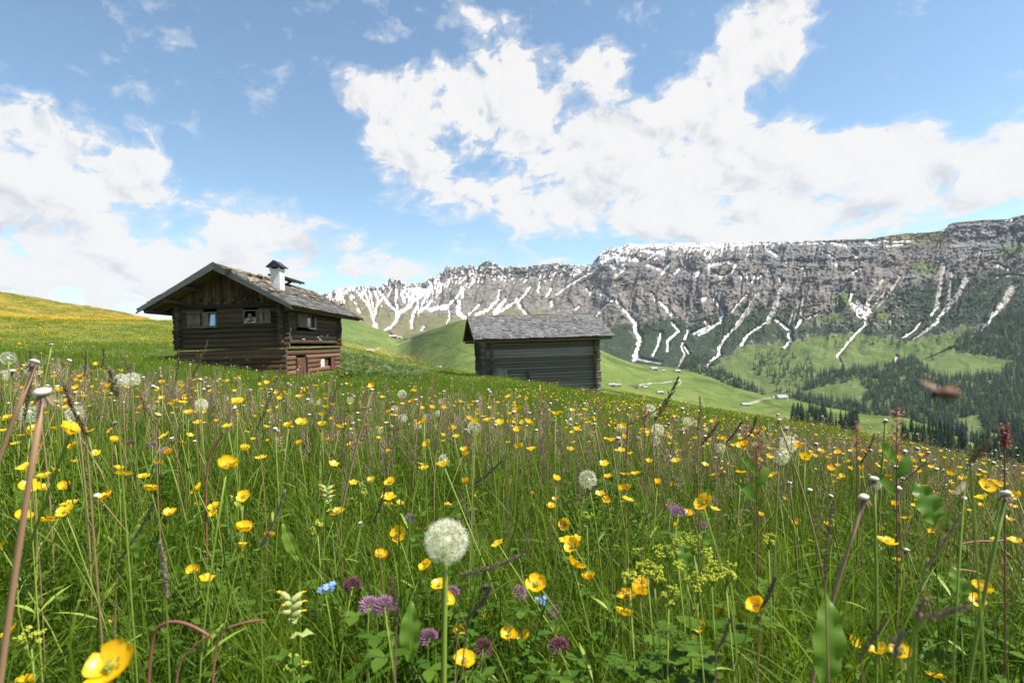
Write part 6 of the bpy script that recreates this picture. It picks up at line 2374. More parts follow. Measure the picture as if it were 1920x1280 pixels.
M['pinkstalk'] = leaf_mat('pink_red_stalk', (.22, .075, .06), (.30, .13, .09), .1, .3, .5, 30.0)
make_dandelions()


# ------------------------------------------------------------------ grass plumes
def plume(base, tip, root, width, mat, label, n=90, name='grass_plume', group='seeding grass plumes', curve=.12, spk=.007, stem_r=.0008):
    base, tip, root = Vector(base), Vector(tip), Vector(root)
    q = random.Random(hash(label) & 1023)
    t = thing(name, label, 'grass', root, 0, group)
    ax = tip - base
    side = Vector((-ax.z, 0, ax.x))
    ctrl = (base + tip) / 2 + side * (-curve if ax.x > 0 else curve) * .5

    def at(f):
        return base * (1 - f) ** 2 + ctrl * 2 * f * (1 - f) + tip * f * f
    pts = [root * (1 - f) + base * f for f in (0, .25, .5, .75)]
    bow = Vector((q.uniform(-.02, .02), q.uniform(-.02, .02), 0))
    pts = [p + bow * math.sin(math.pi * i / 4) for i, p in enumerate(pts)] + [at(f) for f in (0, .25, .5, .75, 1)]
    b = MB()
    b.tube([p - root for p in pts], [stem_r * 1.3] * 4 + [stem_r, stem_r, stem_r * .8, stem_r * .6, stem_r * .4], 5)
    b.build('stem', M['brownstem'] if mat == 'plume' else M['stem'], t, True)
    b = MB()
    for k in range(n):
        f = k / n
        p = at(f) - root
        d = (at(min(f + .03, 1)) - at(max(f - .03, 0))).normalized()
        o = d.orthogonal()
        o.rotate(Matrix.Rotation(k * 2.4 + q.uniform(-.4, .4), 3, d))
        env = width * .5 * math.sin(math.pi * min(.97, f * .86 + .12)) ** .8
        c = p + o.normalized() * env * q.uniform(.1, 1.0)
        dv = (d + o.normalized() * q.uniform(.1, .7)).normalized()
        L_ = spk * q.uniform(.7, 1.3)
        s = dv.orthogonal().normalized() * L_ * .17
        s2 = dv.cross(s)
        a, e = c - dv * L_ * .5, c + dv * L_ * .5
        b.add([a, c + s, c + s2, c - s, c - s2, e], [(0, 1, 2), (0, 2, 3), (0, 3, 4), (0, 4, 1), (5, 2, 1), (5, 3, 2), (5, 4, 3), (5, 1, 4)])
    pk = b.build('panicle', M[mat], t, False)
    pk['kind'] = 'stuff'
    return t


def make_plumes():
    P_ = [  # tip, base of the plume, distance, width px, colour, label
        ((527, 683), (472, 806), .95, 15, 'plume', 'dark feathery grass plume leaning right below the cabin corner'), ((634, 716), (594, 812), 1.1, 12, 'plume', 'dark grass plume right of the cabin, leaning right'),
        ((389, 638), (350, 708), 1.2, 10, 'plume', 'dark grass plume in front of the cabin front wall'), ((335, 655), (320, 712), 1.3, 6, 'plume', 'thin dark grass spike at the cabin left corner'), ((58, 655), (20, 790), .7, 11, 'plume', 'dark grass plume at the far left edge'),
        ((160, 655), (146, 705), 1.3, 6, 'plume', 'short dark grass spike left of the white clock pair'), ((195, 650), (180, 690), 1.4, 8, 'plume', 'small brown grass tuft left of the white clock pair'), ((228, 663), (234, 700), 1.3, 6, 'plume', 'straight dark grass spike above the white clock pair'),
        ((534, 920), (474, 1036), .55, 14, 'palep', 'pale silky grass plume in front, leaning right'), ((290, 940), (195, 1068), .6, 11, 'plume', 'dark grass plume lying diagonally at left'), ((300, 1015), (281, 1140), .42, 16, 'palep', 'blurred pale green grass plume at left'),
        ((1272, 706), (1235, 790), .8, 15, 'plume', 'big leaning grass plume right of the barn'), ((983, 1038), (862, 1094), .5, 13, 'plume', 'dark grass plume lying flat right of the large clock'), ((922, 1098), (872, 1182), .42, 14, 'plume', 'dark blurred grass plume below the flat one'),
        ((942, 862), (888, 912), .9, 9, 'plume', 'dark bent grass plume above the flat one'), ((724, 908), (694, 985), .8, 10, 'plume', 'dark drooping grass plume above left of the large clock'), ((731, 1082), (731, 1200), .36, 13, 'plume', 'blurred dark upright grass spike beside the pale purple clovers'),
        ((1190, 965), (1152, 1025), .8, 7, 'plume', 'pinkish thin grass plume right of mid meadow'), ((1566, 925), (1574, 1120), .42, 13, 'plume', 'tall dark upright grass spike in front of the pink stalk'), ((1453, 1080), (1447, 1160), .45, 12, 'plume', 'dark blurred grass spike left of the big dock leaf'),
        ((1800, 962), (1764, 1080), .5, 12, 'palep', 'pale brown grass plume right, leaning right'), ((1312, 742), (1314, 810), 1.0, 7, 'plume', 'straight thin grass spike in front of the grey hut'), ((1348, 788), (1322, 838), 1.0, 9, 'plume', 'brown grass plume left of the dark red sorrel'),
        ((1392, 788), (1370, 832), 1.0, 9, 'plume', 'brown grass plume right behind the dark red sorrel'), ((1418, 780), (1412, 822), 1.0, 7, 'plume', 'thin upright grass plume above the dark red sorrel'), ((1662, 1155), (1646, 1255), .4, 11, 'plume', 'dark blurred grass spike right of the big dock leaf'),
        ((1371, 1150), (1361, 1250), .4, 11, 'plume', 'dark grass spike at the lower right, under the open buttercup'), ((1856, 826), (1872, 880), .32, 20, 'palep', 'blurred pale grass head near the right edge'), ((1790, 925), (1850, 918), .4, 12, 'palep', 'blurred flat grass head at the right above the green stalk'),
        ((1735, 1120), (1775, 1195), .26, 18, 'palep', 'blurred forked pale grass at the lower right, left arm'), ((1812, 1135), (1778, 1198), .26, 18, 'palep', 'blurred forked pale grass at the lower right, right arm'), ((1690, 1180), (1730, 1275), .28, 22, 'palep', 'blurred purple brown grass head at the lower right corner'),
        ((1240, 762), (1180, 800), .9, 7, 'plume', 'thin drooping grass plume over the neat round clock'), ((700, 762), (640, 774), .9, 6, 'plume', 'grass plume bent flat below the cabin right corner'), ((1130, 905), (1060, 950), .9, 8, 'plume', 'faint bent grass plume beside the mid meadow clock'),
        ((1540, 850), (1496, 815), .9, 8, 'palep', 'pale nodding grass plume over the seeding band'), ((1640, 812), (1628, 870), 1.0, 8, 'plume', 'brown grass plume left of the red sorrel stem'), ((1740, 860), (1690, 920), .9, 9, 'palep', 'silvery grass plume right of the red sorrel'),
        ((205, 690), (188, 745), .5, 20, 'palep', 'blurred mauve grass head beside the white clock pair'), ((120, 720), (130, 820), .5, 14, 'plume', 'blurred brown grass plume right of the nearest stalk'), ((262, 735), (276, 800), .8, 8, 'plume', 'thin dark grass below the white clock pair')]
    for (tip, base, d, w, mt, lab) in P_:
        T, B = Vector(W(*tip, d)), Vector(W(*base, d))
        B.y += .02
        dirv = B - T
        gx = B.x + dirv.x * .3
        root = Vector((gx, B.y + .03, gz(gx, B.y + .03) - .01))
        if root.z > B.z - .02:
            root.z = B.z - .05
        plume(B, T, root, w / F * d * .75, mt, lab, n=64 if w > 8 else 44, spk=min(.0062, w / F * d * .9), stem_r=.0006)


make_plumes()


# ------------------------------------------------------------------ clover, forget-me-not, rattle, lady's mantle, dock, sorrel
def clover_head(seed, dark):
    q = random.Random(seed)
    b = MB()
    n_ = 85
    for k in range(n_):
        z = 1 - 1.75 * (k + .5) / n_
        a = k * 2.39996
        r_ = math.sqrt(max(0, 1 - z * z))
        d = Vector((math.cos(a) * r_, math.sin(a) * r_, z * .9))
        up = (d + Vector((0, 0, .75))).normalized()
        p = d * .26
        L_ = .30 * q.uniform(.75, 1.15)
        s = up.orthogonal().normalized() * .040
        s2 = up.cross(s)
        m_, e = p + up * L_ * .6, p + up * L_ + d * .05
        b.add([p, m_ + s, m_ + s2, m_ - s, m_ - s2, e], [(0, 2, 1), (0, 3, 2), (0, 4, 3), (0, 1, 4), (5, 1, 2), (5, 2, 3), (5, 3, 4), (5, 4, 1)])
    return b.mesh('flower_head', M['cloverd' if dark else 'clover'])


def solid_point(px, py, d, lift=.06):
    P = Vector(W(px, py, d))
    for _ in range(80):
        if P.z > gz(P.x, P.y) + lift:
            break
        d *= .97
        P = Vector(W(px, py, d))
    return P, d


def make_small_flowers():
    q = random.Random(91)
    heads = {False: [clover_head(k, False) for k in range(2)], True: [clover_head(10 + k, True) for k in range(2)]}
    cl = [  # px, py, diameter, dark, label
        (662, 1098, 34, True, 'dark pink clover head left of the pale purple clovers'), (722, 1138, 46, False, 'biggest pale purple clover, right one of the lower left pair'), (692, 1134, 36, False, 'pale purple clover, left one of the lower left pair'),
        (804, 1196, 38, False, 'pink purple clover between the dandelion stalk and the pale leaf'), (702, 1190, 26, True, 'small dark clover bud below the purple pair'), (906, 1214, 36, True, 'dark brown purple clover head right of the large clock stalk'),
        (1048, 1212, 38, True, 'deep purple clover head at the bottom centre'), (848, 1112, 30, False, 'pale purple clover behind the buttercups on the large clock stalk'), (908, 1108, 26, False, 'pinkish clover right of the large clock stalk, left of two'),
        (973, 1110, 28, False, 'pink clover right of the large clock stalk, right of two'), (1039, 1146, 26, False, 'pale pink clover right of the blue flower'), (973, 1150, 18, True, 'small dark clover below the pink one'),
        (1068, 1130, 16, True, 'small dark clover bud above right of the pale pink clover'), (1002, 1179, 14, True, 'tiny dark clover bud left of the deep purple clover'), (938, 1134, 13, True, 'tiny dark clover bud between the two pink clovers'),
        (1272, 962, 30, False, 'pink clover far right of the large clock under the crowded buttercups'), (1258, 950, 20, False, 'small pink clover beside the far right pink one'), (1318, 985, 16, False, 'tiny pink clover below the far right pair'),
        (310, 845, 16, False, 'small purple clover above the pink bent stalk, right of two'), (286, 835, 16, False, 'small purple clover above the pink bent stalk, left of two'), (246, 832, 14, True, 'tiny dark clover left of the small purple two'),
        (768, 972, 18, False, 'small pale clover above left of the large clock'), (852, 1196, 20, False, 'pink clover bud against the large clock stalk'), (724, 1160, 18, True, 'dark clover bud under the biggest pale purple clover')]
    for (px, py, dm, dark, lab) in cl:
        real = .021 if dm > 20 else .017
        P, d = solid_point(px, py, real * F / dm, .07)
        root = root_for(P, .03)
        t = thing('clover', lab, 'clover', root, 0, 'red clovers in the grass')
        stem_to(t, root, P, .0010, M['stem'], q=q, leaf=False)
        base = Matrix.Translation(P - root) @ Matrix.Rotation(q.gauss(0, .3), 4, 'X') @ Matrix.Rotation(q.gauss(0, .3), 4, 'Y') @ Matrix.Scale(real, 4)
        hd = link('flower_head', heads[dark][q.randrange(2)], t, mat=base)
        for j in range(3):
            a = j * 2.094 + q.uniform(0, 1)
            b = MB()
            leaf_poly(b, (0, 0, 0), (math.cos(a), math.sin(a), .25), (0, 0, 1), .024, .014, 0, 4, .4, 0, .15)
            b.build('leaf', M['herb'], t, True, loc=(P - root) * .86)
    # forget-me-nots
    for (px, py, dm, lab) in ((611, 1104, 28, 'light blue forget-me-not cluster left of the dark pink clover'), (1018, 1124, 22, 'light blue forget-me-not between the pink clovers'), (428, 1222, 12, 'tiny blue forget-me-not above the big lower left buttercup')):
        real = .017
        P, d = solid_point(px, py, real * F / dm)
        root = root_for(P, .02)
        t = thing('forget_me_not', lab, 'flower', root, 0, 'blue forget-me-nots')
        stem_to(t, root, P - Vector((0, 0, .006)), .0008, M['stem'], q=q)
        for k in range(6):
            b = MB()
            for j in range(5):
                a = j * 1.2566
                leaf_poly(b, (math.cos(a) * .0006, math.sin(a) * .0006, 0), (math.cos(a), math.sin(a), .15), (0, 0, 1), .0036, .0034, 0, 2, .1, 0, 0)
            b.tube([(0, 0, -.003), (0, 0, .0008)], [.0004, .0009], 5, 1)
            off = Vector((q.gauss(0, .005), q.gauss(0, .004), q.uniform(-.004, .006)))
            b.build('blossom', [M['blue'], M['stamen']], t, True, mat=Matrix.Translation(P - root + off) @ Matrix.Rotation(R(50) + q.gauss(0, .3), 4, 'X') @ Matrix.Rotation(q.gauss(0, .3), 4, 'Y'))
    # yellow rattle
    for (px, py, dm, lab) in ((545, 1138, 62, 'pale yellow rattle with puffed calyxes left of the dark pink clover'), (612, 925, 36, 'small pale yellow rattle above left of the large clock'), (522, 828, 22, 'small greenish rattle below the dark feathery plume')):
        real = .034
        P, d = solid_point(px, py, real * F / dm, .10)
        root = root_for(P, .015)
        t = thing('yellow_rattle', lab, 'flower', root, 0, 'pale yellow rattles')
        stem_to(t, root, P, .0013, M['stem'], q=q, leaf=True)
        for k in range(8):
            b = MB()
            a, hz = k * 2.2, -.010 + .0026 * k
            dr = Vector((math.cos(a), math.sin(a), .55)).normalized()
            p0 = P - root + Vector((0, 0, hz))
            b.tube([p0, p0 + dr * .004, p0 + dr * .010, p0 + dr * .013], [.001, .0033, .0031, .0016], 7, 0)
            leaf_poly(b, p0 + dr * .011, dr + Vector((0, 0, .3)), (0, 0, 1), .008, .0045, 1, 3, .9)
            b.build('blossom', [M['rattle'], M['petal']], t, True)
        for k in range(6):
            b = MB()
            a = k * 1.57
            leaf_poly(b, (P - root) * (.70 + .045 * k), (math.cos(a), math.sin(a), .5), (0, 0, 1), .026, .012, 0, 5, .6, .2)
            b.build('leaf', M['rattle' if k > 3 else 'herb'], t, True)
    # lady's mantle with yellow green froth
    for k, (px, py, wd) in enumerate(((1332, 1052, 60), (1305, 1088, 55), (1212, 1042, 50), (1226, 1072, 40), (676, 918, 30), (1180, 1078, 30), (1252, 1110, 40), (1360, 1075, 36), (596, 985, 24), (1300, 1010, 40), (1270, 1030, 34), (560, 1240, 30), (60, 1190, 34), (1100, 968, 22), (1440, 1010, 26))):
        d = .62 + .004 * max(0, 1060 - py)
        P, d = solid_point(px, py, d, .08)
        root = root_for(P, .02)
        words = near_words(px, py, USED_MANTLE, "the yellow green lady's mantle") or 'in the near grass'
        USED_MANTLE.add(words)
        t = thing('ladys_mantle', "frothy lady's mantle " + words, 'plant', root, 0, "lady's mantle clumps")
        sz = wd / F * d * .5
        top = P - root
        b, fl = MB(), MB()
        fork = top - Vector((0, 0, sz * 1.5))
        b.tube([(0, 0, 0), fork * .5 + Vector((.004, 0, 0)), fork], .0009, 5)
        for j in range(9):
            e = top + Vector((q.gauss(0, sz * .55), q.gauss(0, sz * .5), q.gauss(0, sz * .45)))
            b.tube([fork, (fork + e) / 2 + Vector((0, 0, .002)), e], .0005, 3, 0, False)
            for m_ in range(13):
                c = e + Vector((q.gauss(0, sz * .16), q.gauss(0, sz * .16), q.gauss(0, sz * .14)))
                s = q.uniform(.0011, .0019)
                fl.add([c + Vector((s, 0, 0)), c + Vector((0, s, 0)), c - Vector((s, 0, 0)), c - Vector((0, s, 0)), c + Vector((0, 0, s)), c - Vector((0, 0, s))],
                       [(0, 1, 4), (1, 2, 4), (2, 3, 4), (3, 0, 4), (1, 0, 5), (2, 1, 5), (3, 2, 5), (0, 3, 5)])
        b.build('stem', M['stem'], t, True)
        f = fl.build('florets', M['mantle'], t)
        f['kind'] = 'stuff'
        for j in range(3):
            a = q.uniform(0, 6.28)
            lf = MB()
            for m_ in range(7):
                an = a - 1.5 + m_ * .5
                leaf_poly(lf, (0, 0, 0), (math.cos(an), math.sin(an), .3), (0, 0, 1), .022, .014, 0, 3, .3, 0, .2)
            lf.build('leaf', M['herb'], t, True, loc=top * q.uniform(.4, .75) + Vector((q.gauss(0, .012), q.gauss(0, .01), 0)))
    # broad dock and sorrel leaves standing in the grass
    for (base, tip, wd, d, lab) in (((1540, 1285), (1552, 1118), 62, .55, 'big upright dock leaf with a wavy edge at the lower right'), ((770, 1240), (775, 1128), 40, .5, 'upright pale green pointed leaf left of the large clock stalk'),
                                    ((1752, 985), (1712, 905), 52, .85, 'dark green dock leaf right of the curved pink stalk'), ((265, 1045), (268, 985), 34, .75, 'light green leaf under the crowded left buttercups'),
                                    ((1290, 1075), (1270, 1020), 30, .7, "green leaf beside the lady's mantle"), ((1800, 1130), (1770, 1060), 34, .6, 'narrow green leaf at the lower right edge'),
                                    ((560, 1050), (535, 985), 22, .7, 'green leaf left of the small yellow rattle')):
        B_, T_ = Vector(W(*base, d)), Vector(W(*tip, d + .02))
        gx = gz(B_.x, B_.y)
        o = Vector((B_.x, B_.y, min(gx, B_.z) - .01))
        b = MB()
        L_ = (T_ - B_).length
        b.tube([(0, 0, 0), B_ - o], .0016, 5)
        leaf_poly(b, B_ - o, T_ - B_ + Vector((0, -.02, .01)), Vector((0, -1, .35)), L_ * 1.05, wd / F * d, 0, 9, .5, .26, .3)
        mid = [Vector(b.v[k]) for k in range(b.n - 30 + 1, b.n, 3)]
        b.tube([m_ + Vector((0, -.0004, .0004)) for m_ in mid], [.0011 * (1 - k / 11) for k in range(len(mid))], 4, 1)
        t = b.build('dock_leaf', [M['dock'], M['stem']], None, True, loc=o)
        sm = t.modifiers.new('smooth', 'SUBSURF'); sm.levels = 1; sm.render_levels = 1
        tag(t, lab, 'leaf', 'broad leaves in the grass')
    # sorrel: rusty seed spires
    for (px, top, bot, d, wd, lab) in ((1682, 772, 850, .85, 40, 'tall rusty red sorrel spire in front of the dark wood'), (1420, 805, 872, 1.0, 24, 'dark red sorrel spire in the seeding grass'), (1608, 792, 840, 1.2, 14, 'small reddish sorrel right of the tattered clocks'),
                                  (1400, 800, 835, 1.5, 10, 'thin reddish sorrel beside the dark red spire'), (1014, 735, 790, 2.0, 10, 'faint rusty sorrel in front of the barn'), (812, 708, 745, 2.4, 8, 'thin rusty sorrel left of the barn'), (1210, 760, 800, 1.5, 10, 'thin rusty sorrel right of the barn'),
                                  (1885, 800, 840, .6, 14, 'reddish sorrel tip near the right edge')):
        T_, B_ = Vector(W(px, top, d)), Vector(W(px - 2, bot, d))
        root = Vector((B_.x - .01, d + .02, gz(B_.x - .01, d + .02) - .01))
        t = thing('sorrel', lab, 'sorrel', root, 0, 'rusty sorrel spires')
        b = MB()
        pts = [Vector((0, 0, 0)), (B_ - root) * .5 + Vector((.006, 0, 0)), B_ - root, T_ - root]
        b.tube(pts, [.0011, .0011, .0010, .0005], 6)
        sd = MB()
        ax = T_ - B_
        for k in range(16):
            f = k / 15
            p0 = B_ - root + ax * f
            a = k * 2.4
            ln = wd / F * d * .5 * (1 - .55 * f) * q.uniform(.6, 1.1)
            e = p0 + Vector((math.cos(a) * ln, math.sin(a) * ln, ln * .9))
            b.tube([p0, e], .0004, 3, 0, False)
            for m_ in range(9):
                g = q.uniform(.2, 1.05)
                c = p0.lerp(e, g) + Vector((q.gauss(0, .0016), q.gauss(0, .0016), q.gauss(0, .0016)))
                s = q.uniform(.0014, .0026)
                u_ = Vector((q.gauss(0, 1), q.gauss(0, 1), q.gauss(0, 1))).normalized() * s
                w_ = u_.orthogonal().normalized() * s * .7
                sd.add([c - u_, c + w_, c + u_, c - w_], [(0, 1, 2, 3)])
        b.build('stem', M['sorrelstem'], t, True)
        f = sd.build('seeds', M['sorrel'], t)
        f['kind'] = 'stuff'
        if wd > 20:
            for (dx, fz, an) in ((-.012, -.25, 2.6), (.012, -.6, .4), (-.015, -1.0, 3.0)):
                lf = MB()
                p0 = B_ - root + ax * fz
                leaf_poly(lf, p0, (math.cos(an) * .5, -.3, .75), (0, -1, .3), .045, .017, 0, 6, .8, .1)
                lf.build('leaf', M['dock'], t, True)
    # insect hovering out of focus in front of the wood
    P = Vector(W(1782, 737, .165))
    t = thing('insect', 'blurred reddish brown insect flying in front of the dark wood', 'insect', P, R(15))
    t.scale = (.62, .62, .62)
    b = MB(); b.tube([(-.0062, 0, 0), (-.004, 0, .0004), (0, 0, 0), (.003, 0, -.0004), (.0052, 0, -.001)], [.0008, .0022, .0026, .0022, .0006], 10); b.build('abdomen', M['beebrown'], t, True)
    b = MB(); b.tube([(-.0092, 0, .0), (-.0085, 0, .0002), (-.0066, 0, .0004), (-.0056, 0, .0003)], [.0006, .0017, .0019, .0008], 9); b.build('thorax', M['beebrown'], t, True)
    b = MB(); b.tube([(-.0114, 0, -.0004), (-.0108, 0, -.0004), (-.0098, 0, -.0002), (-.009, 0, 0)], [.0003, .0011, .0012, .0006], 8); b.build('head', M['dark'], t, True)
    for s in (-1, 1):
        for (a, ln) in ((1.35, .0095), (.95, .007)):
            b = MB(); leaf_poly(b, (-.0072, s * .001, .0018), (math.cos(a) * .6, s * math.sin(a), .55), (0, 0, 1), ln, ln * .36, 0, 5, .1, 0, .05); b.build('wing', M['wing'], t, True)
        for k in range(3):
            b = MB(); x0 = -.0085 + .0014 * k
            b.tube([(x0, s * .001, -.001), (x0 + .0004, s * .0028, -.002), (x0 + .001, s * .0032, -.0045)], .00022, 4); b.build('leg', M['dark'], t)
        b = MB(); b.tube([(-.011, s * .0004, .0005), (-.0125, s * .0012, .0016), (-.0138, s * .0016, .0012)], .00015, 4); b.build('antenna', M['dark'], t)


USED_MANTLE = set()
M['beebrown'] = flat_mat('insect_brown', (.13, .048, .028), .6, .3, .3, 300.)
M['wing'] = leaf_mat('insect_wing', (.34, .20, .13), (.45, .28, .2), .5, .4, .3, 100.)
M['sorrelstem'] = leaf_mat('sorrel_stem', (.20, .08, .05), (.22, .15, .07), .1, .2, .5)
make_small_flowers()


# ------------------------------------------------------------------ what nobody could count: flowers and seed stalks of the wider meadow
def make_wider_meadow():
    q = np.random.default_rng(404)
    # yellow flowers
    def tiny_cup(seed, stem=True):
        p = random.Random(seed)
        b = MB()
        h = p.uniform(.22, .34)
        lean = Vector((p.gauss(0, .03), p.gauss(0, .03), h))
        rr_, zz_ = p.uniform(.0072, .0100), p.uniform(.002, .008)
        a0 = p.uniform(0, 6)
        for k in range(5):
            a, a2 = a0 + k * 1.2566 - .55, a0 + k * 1.2566 + .55
            am = (a + a2) / 2
            b.add([lean, lean + Vector((math.cos(a) * rr_ * .85, math.sin(a) * rr_ * .85, zz_)), lean + Vector((math.cos(am) * rr_ * 1.1, math.sin(am) * rr_ * 1.1, zz_)), lean + Vector((math.cos(a2) * rr_ * .85, math.sin(a2) * rr_ * .85, zz_))], [(0, 1, 2, 3)], 0)
        if stem:
            b.tube([(0, 0, 0), lean * .5 + Vector((.01, 0, 0)), lean], .0011, 3, 1, False)
        return b.mesh('buttercup', [M['petal'], M['stem']], True)
    pr = [tiny_cup(k) for k in range(6)]

    def patch(seed):
        p = random.Random(seed)
        b = MB()
        for j in range(9):
            c = Vector((p.gauss(0, .35), p.gauss(0, .35), p.uniform(.16, .30)))
            s = p.uniform(.011, .017)
            a0 = p.uniform(0, 1)
            tl = Vector((p.gauss(0, .4), p.gauss(-.35, .3), 1)).normalized()
            u_ = tl.orthogonal().normalized()
            v_ = tl.cross(u_)
            b.add([c + (u_ * math.cos(a0 + k * 1.047) + v_ * math.sin(a0 + k * 1.047)) * s for k in range(6)], [(0, 1, 2, 3, 4, 5)])
        return b.mesh('buttercup_patch', M['petal'])
    pp = [patch(30 + k) for k in range(4)]
    X, Y, Sx, K = [], [], [], []
    for (r0, r1, d, thr) in ((.8, 1.6, 34, -.3), (1.6, 3.0, 80, -.35), (3.0, 4.6, 60, -.3), (4.6, 6.5, 9, -.1), (6.5, 13, 8, -.1)):
        x, y, r_ = ring(r0, r1, d, q, R(54))
        ok = fbm(x * .55, y * .55, 3, 33) + .5 * fbm(x * 2, y * 2, 2, 34) > thr
        ok &= (r_ < 6.5) | (q.random(len(x)) < np.where(x > -.12 * y, .55, .10))
        X.append(x[ok]); Y.append(y[ok]); Sx.append(q.uniform(.8, 1.2, ok.sum()) * (1.22 if r0 < 3 else 1.0)); K.append(q.integers(0, 6, ok.sum()))
    for (r0, r1, d, thr) in ((11, 20, 5.0, -.05), (20, 50, 1.8, -.02), (45, 125, 2.0, -.2)):
        x, y, r_ = ring(r0, r1, d, q, R(54))
        ok = fbm(x * .22, y * .22, 4, 35) > thr
        # lush green without flowers right in front of the cabin
        ok &= q.random(len(x)) < np.where(r_ > 44, 1.0, np.where(x > -.13 * y, .5, np.interp(r_, [11, 30, 44], [.10, .14, .8])))
        if r0 > 40:
            ok &= (x < -8)
        X.append(x[ok]); Y.append(y[ok]); Sx.append(q.uniform(.8, 1.25, ok.sum()) * (1.0 if r0 < 40 else 1.7)); K.append(6 + q.integers(0, 4, ok.sum()))
    K = np.concatenate(K)
    X, Y, Sx = np.concatenate(X), np.concatenate(Y), np.concatenate(Sx)
    s2, ok = cap_scale(X, Y, Sx, .36, q)
    s2[np.hypot(X, Y) > 7] = Sx[np.hypot(X, Y) > 7]
    ok |= np.hypot(X, Y) > 7
    put('buttercup_carpet', 'countless yellow buttercups over the wider meadow', pr + pp, X[ok], Y[ok], s2[ok], q, .2, 0, K[ok])
    # brown seeding grass: airy panicles on thin stems

    def panicle(seed):
        p = random.Random(seed)
        b = MB()
        for j in range(5):
            a, r0, h = p.uniform(0, 6.28), p.uniform(0, .12), p.uniform(.26, .44)
            p0 = Vector((math.cos(a) * r0, math.sin(a) * r0, 0))
            tp = p0 + Vector((p.gauss(0, .05), p.gauss(0, .05), h))
            b.tube([p0, (p0 + tp) / 2 + Vector((p.gauss(0, .01), p.gauss(0, .01), 0)), tp], [.0009, .0008, .0005], 3, 1, False)
            ax = (tp - p0).normalized()
            Lp = p.uniform(.05, .10)
            for k in range(24):
                f = k / 24
                c = tp - ax * Lp * (1 - f)
                an = k * 2.4
                wd = .010 * math.sin(math.pi * (f * .8 + .15))
                o = Vector((math.cos(an), math.sin(an), .6)).normalized()
                e = c + o * wd * p.uniform(.6, 1.4)
                dv = (ax + o * .5).normalized() * .0056
                s = dv.orthogonal().normalized() * .0015
                b.add([e - dv, e + s, e + dv, e - s], [(0, 1, 2, 3)], 0)
        return b.mesh('seeding_grass', [M['haze_grass'], M['haze_stem']])
    pa = [panicle(60 + k) for k in range(5)]
    X, Y, Sx = [], [], []
    for (r0, r1, d) in ((1.0, 1.5, 24.0), (1.5, 2.6, 80), (2.6, 4.2, 72), (4.2, 6, 22), (6, 10, 3)):
        x, y, r_ = ring(r0, r1, d, q, R(54))
        ok = fbm(x * .4, y * .4, 3, 36) + np.interp(x / y, [-1, -.3, .1, .4, 1], [-.30, -.20, .08, .3, .45]) > -.02
        X.append(x[ok]); Y.append(y[ok]); Sx.append(q.uniform(.75, 1.12, ok.sum()) * np.interp(r_[ok], [.9, 2], [.85, 1]))
    X, Y, Sx = np.concatenate(X), np.concatenate(Y), np.concatenate(Sx)
    s2, ok = cap_scale(X, Y, Sx, .42, q)
    put('seeding_grass', 'brown haze of seeding grass stems across the middle of the meadow', pa, X[ok], Y[ok], s2[ok], q, .12)

    # blown dandelions and daisies as pale points
    def spent(seed):
        p = random.Random(seed)
        b = MB()
        h = p.uniform(.24, .44)
        tp = Vector((p.gauss(0, .05), p.gauss(0, .05), h))
        b.tube([(0, 0, 0), tp * .5 + Vector((p.gauss(0, .015), 0, 0)), tp], [.0022, .0019, .0016], 4, 1 if seed % 3 else 2, False)
        b.tube([tp - Vector((0, 0, .003)), tp, tp + Vector((0, 0, .003))], [.0050, .0078, .003], 6, 0)
        for k in range(5):
            a = k * 1.257
            leaf_poly(b, tp, (math.cos(a) * .5, math.sin(a) * .5, -1), (math.cos(a), math.sin(a), 0), .012, .003, 3, 2, 0)
        return b.mesh('spent_dandelion', [M['button'], M['stalk'], M['stem'], M['plume']], True)
    sp = [spent(80 + k) for k in range(5)]

    def puff(seed):
        b = MB()
        h = random.Random(seed).uniform(.28, .42)
        b.tube([(0, 0, 0), (.01, 0, h * .5), (0, 0, h)], .002, 4, 1, False)
        cm = CLOCKS[3]
        vs = [Vector(v.co) * .040 + Vector((0, 0, h)) for v in cm.vertices]
        b.add(vs, [tuple(p.vertices) for p in cm.polygons], 0)
        return b.mesh('far_clock', [M['pappus'], M['stalk']], False)
    pf = [puff(90), puff(91)]

    def daisy(seed):
        p = random.Random(seed)
        b = MB()
        for j in range(7):
            c = Vector((p.gauss(0, .3), p.gauss(0, .3), p.uniform(.15, .34)))
            s = p.uniform(.008, .013)
            b.add([c + Vector((math.cos(k * 1.047) * s, math.sin(k * 1.047) * s, math.sin(k * 1.047 + 1) * s * .4)) for k in range(6)], [(0, 1, 2, 3, 4, 5)])
        return b.mesh('white_specks', M['white_fl'])
    ds = [daisy(95 + k) for k in range(3)]
    X, Y, Sx, K = [], [], [], []
    for (r0, r1, d, lo, hi) in ((1.1, 2.0, 22, 0, 5), (2.0, 4.2, 38, 0, 5), (4.2, 6, 4, 0, 5), (6, 14, .4, 0, 5), (1.6, 5, 1.3, 5, 7), (10, 48, .7, 7, 10), (45, 120, .25, 7, 10)):
        x, y, r_ = ring(r0, r1, d, q, R(54))
        ok = (fbm(x * .5, y * .5, 2, 37) > -.2) & ((x < -8) | (r0 < 40))
        X.append(x[ok]); Y.append(y[ok]); Sx.append(q.uniform(.8, 1.15, ok.sum()) * (1.6 if r0 > 40 else 1)); K.append(q.integers(lo, hi, ok.sum()))
    X, Y, Sx, K = np.concatenate(X), np.concatenate(Y), np.concatenate(Sx), np.concatenate(K)
    s2, ok = cap_scale(X, Y, Sx, .40, q)
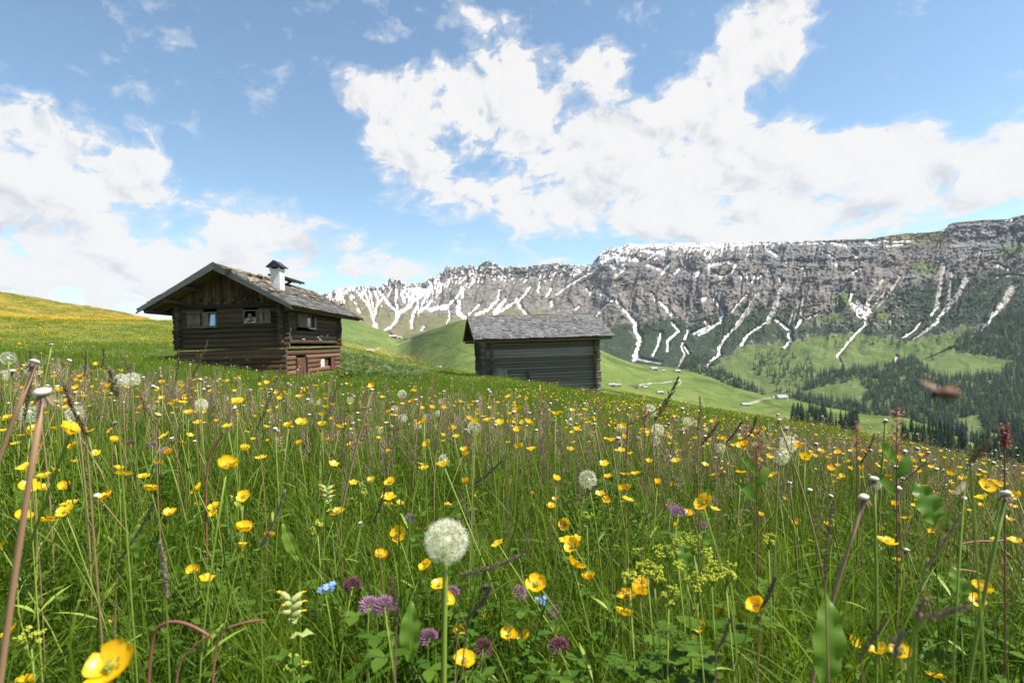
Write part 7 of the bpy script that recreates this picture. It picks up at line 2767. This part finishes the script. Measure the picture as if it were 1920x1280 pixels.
    s2[K >= 7] = Sx[K >= 7]
    ok |= K >= 7
    put('pale_seed_heads', 'pale dandelion seed heads and small white flowers dotted over the meadow', sp + pf + ds, X[ok], Y[ok], s2[ok], q, .15, 0, K[ok])

    # weeds with white umbels on the right of the cabin
    def weed(seed):
        p = random.Random(seed)
        b = MB()
        for k in range(9):
            a = p.uniform(0, 6.28)
            leaf_poly(b, (math.cos(a) * .05, math.sin(a) * .05, p.uniform(0, .25)), (math.cos(a) * .8, math.sin(a) * .8, p.uniform(.3, 1.0)), (0, 0, 1), p.uniform(.22, .4), p.uniform(.09, .16), 0, 4, .9, .1)
        for k in range(3):
            tp = Vector((p.gauss(0, .15), p.gauss(0, .15), p.uniform(.45, .75)))
            b.tube([(0, 0, 0), tp], .005, 3, 1, False)
            for j in range(12):
                c = tp + Vector((p.gauss(0, .06), p.gauss(0, .06), p.gauss(0, .02)))
                s = .014
                b.add([c + Vector((math.cos(m * 1.257) * s, math.sin(m * 1.257) * s, .004)) for m in range(5)], [(0, 1, 2, 3, 4)], 2)
        return b.mesh('weed', [M['herbdark'], M['stem'], M['white_fl']], True)
    wd = [weed(110 + k) for k in range(4)]
    n_ = 330
    px = q.uniform(636, 800, n_)
    d = q.uniform(24, 43, n_)
    x = np.array([unpix(a, 670)[0] * b / F for a, b in zip(px, d)])
    ok = ~keep_out(x, d)
    x, y = x[ok], d[ok]
    put('white_flowered_weeds', 'dark leafy weeds with white umbels growing right of the cabin', wd, x, y, q.uniform(.6, 1.1, len(x)) * np.interp(x / y, [-.32, -.16], [1.1, .55]), q, .1)


M['haze_grass'] = leaf_mat('brown_seed_grass', (.21, .130, .105), (.42, .29, .225), .25, .1, .7, 30.)
M['haze_stem'] = leaf_mat('seed_grass_stem', (.10, .15, .03), (.20, .25, .05), .25, .1, .7, 30., (.36, .27, .17), (.16, .34))
M['herbdark'] = leaf_mat('dark_weed_leaf', (.03, .075, .015), (.075, .13, .028), .3, .25, .5, 6.)
make_wider_meadow()
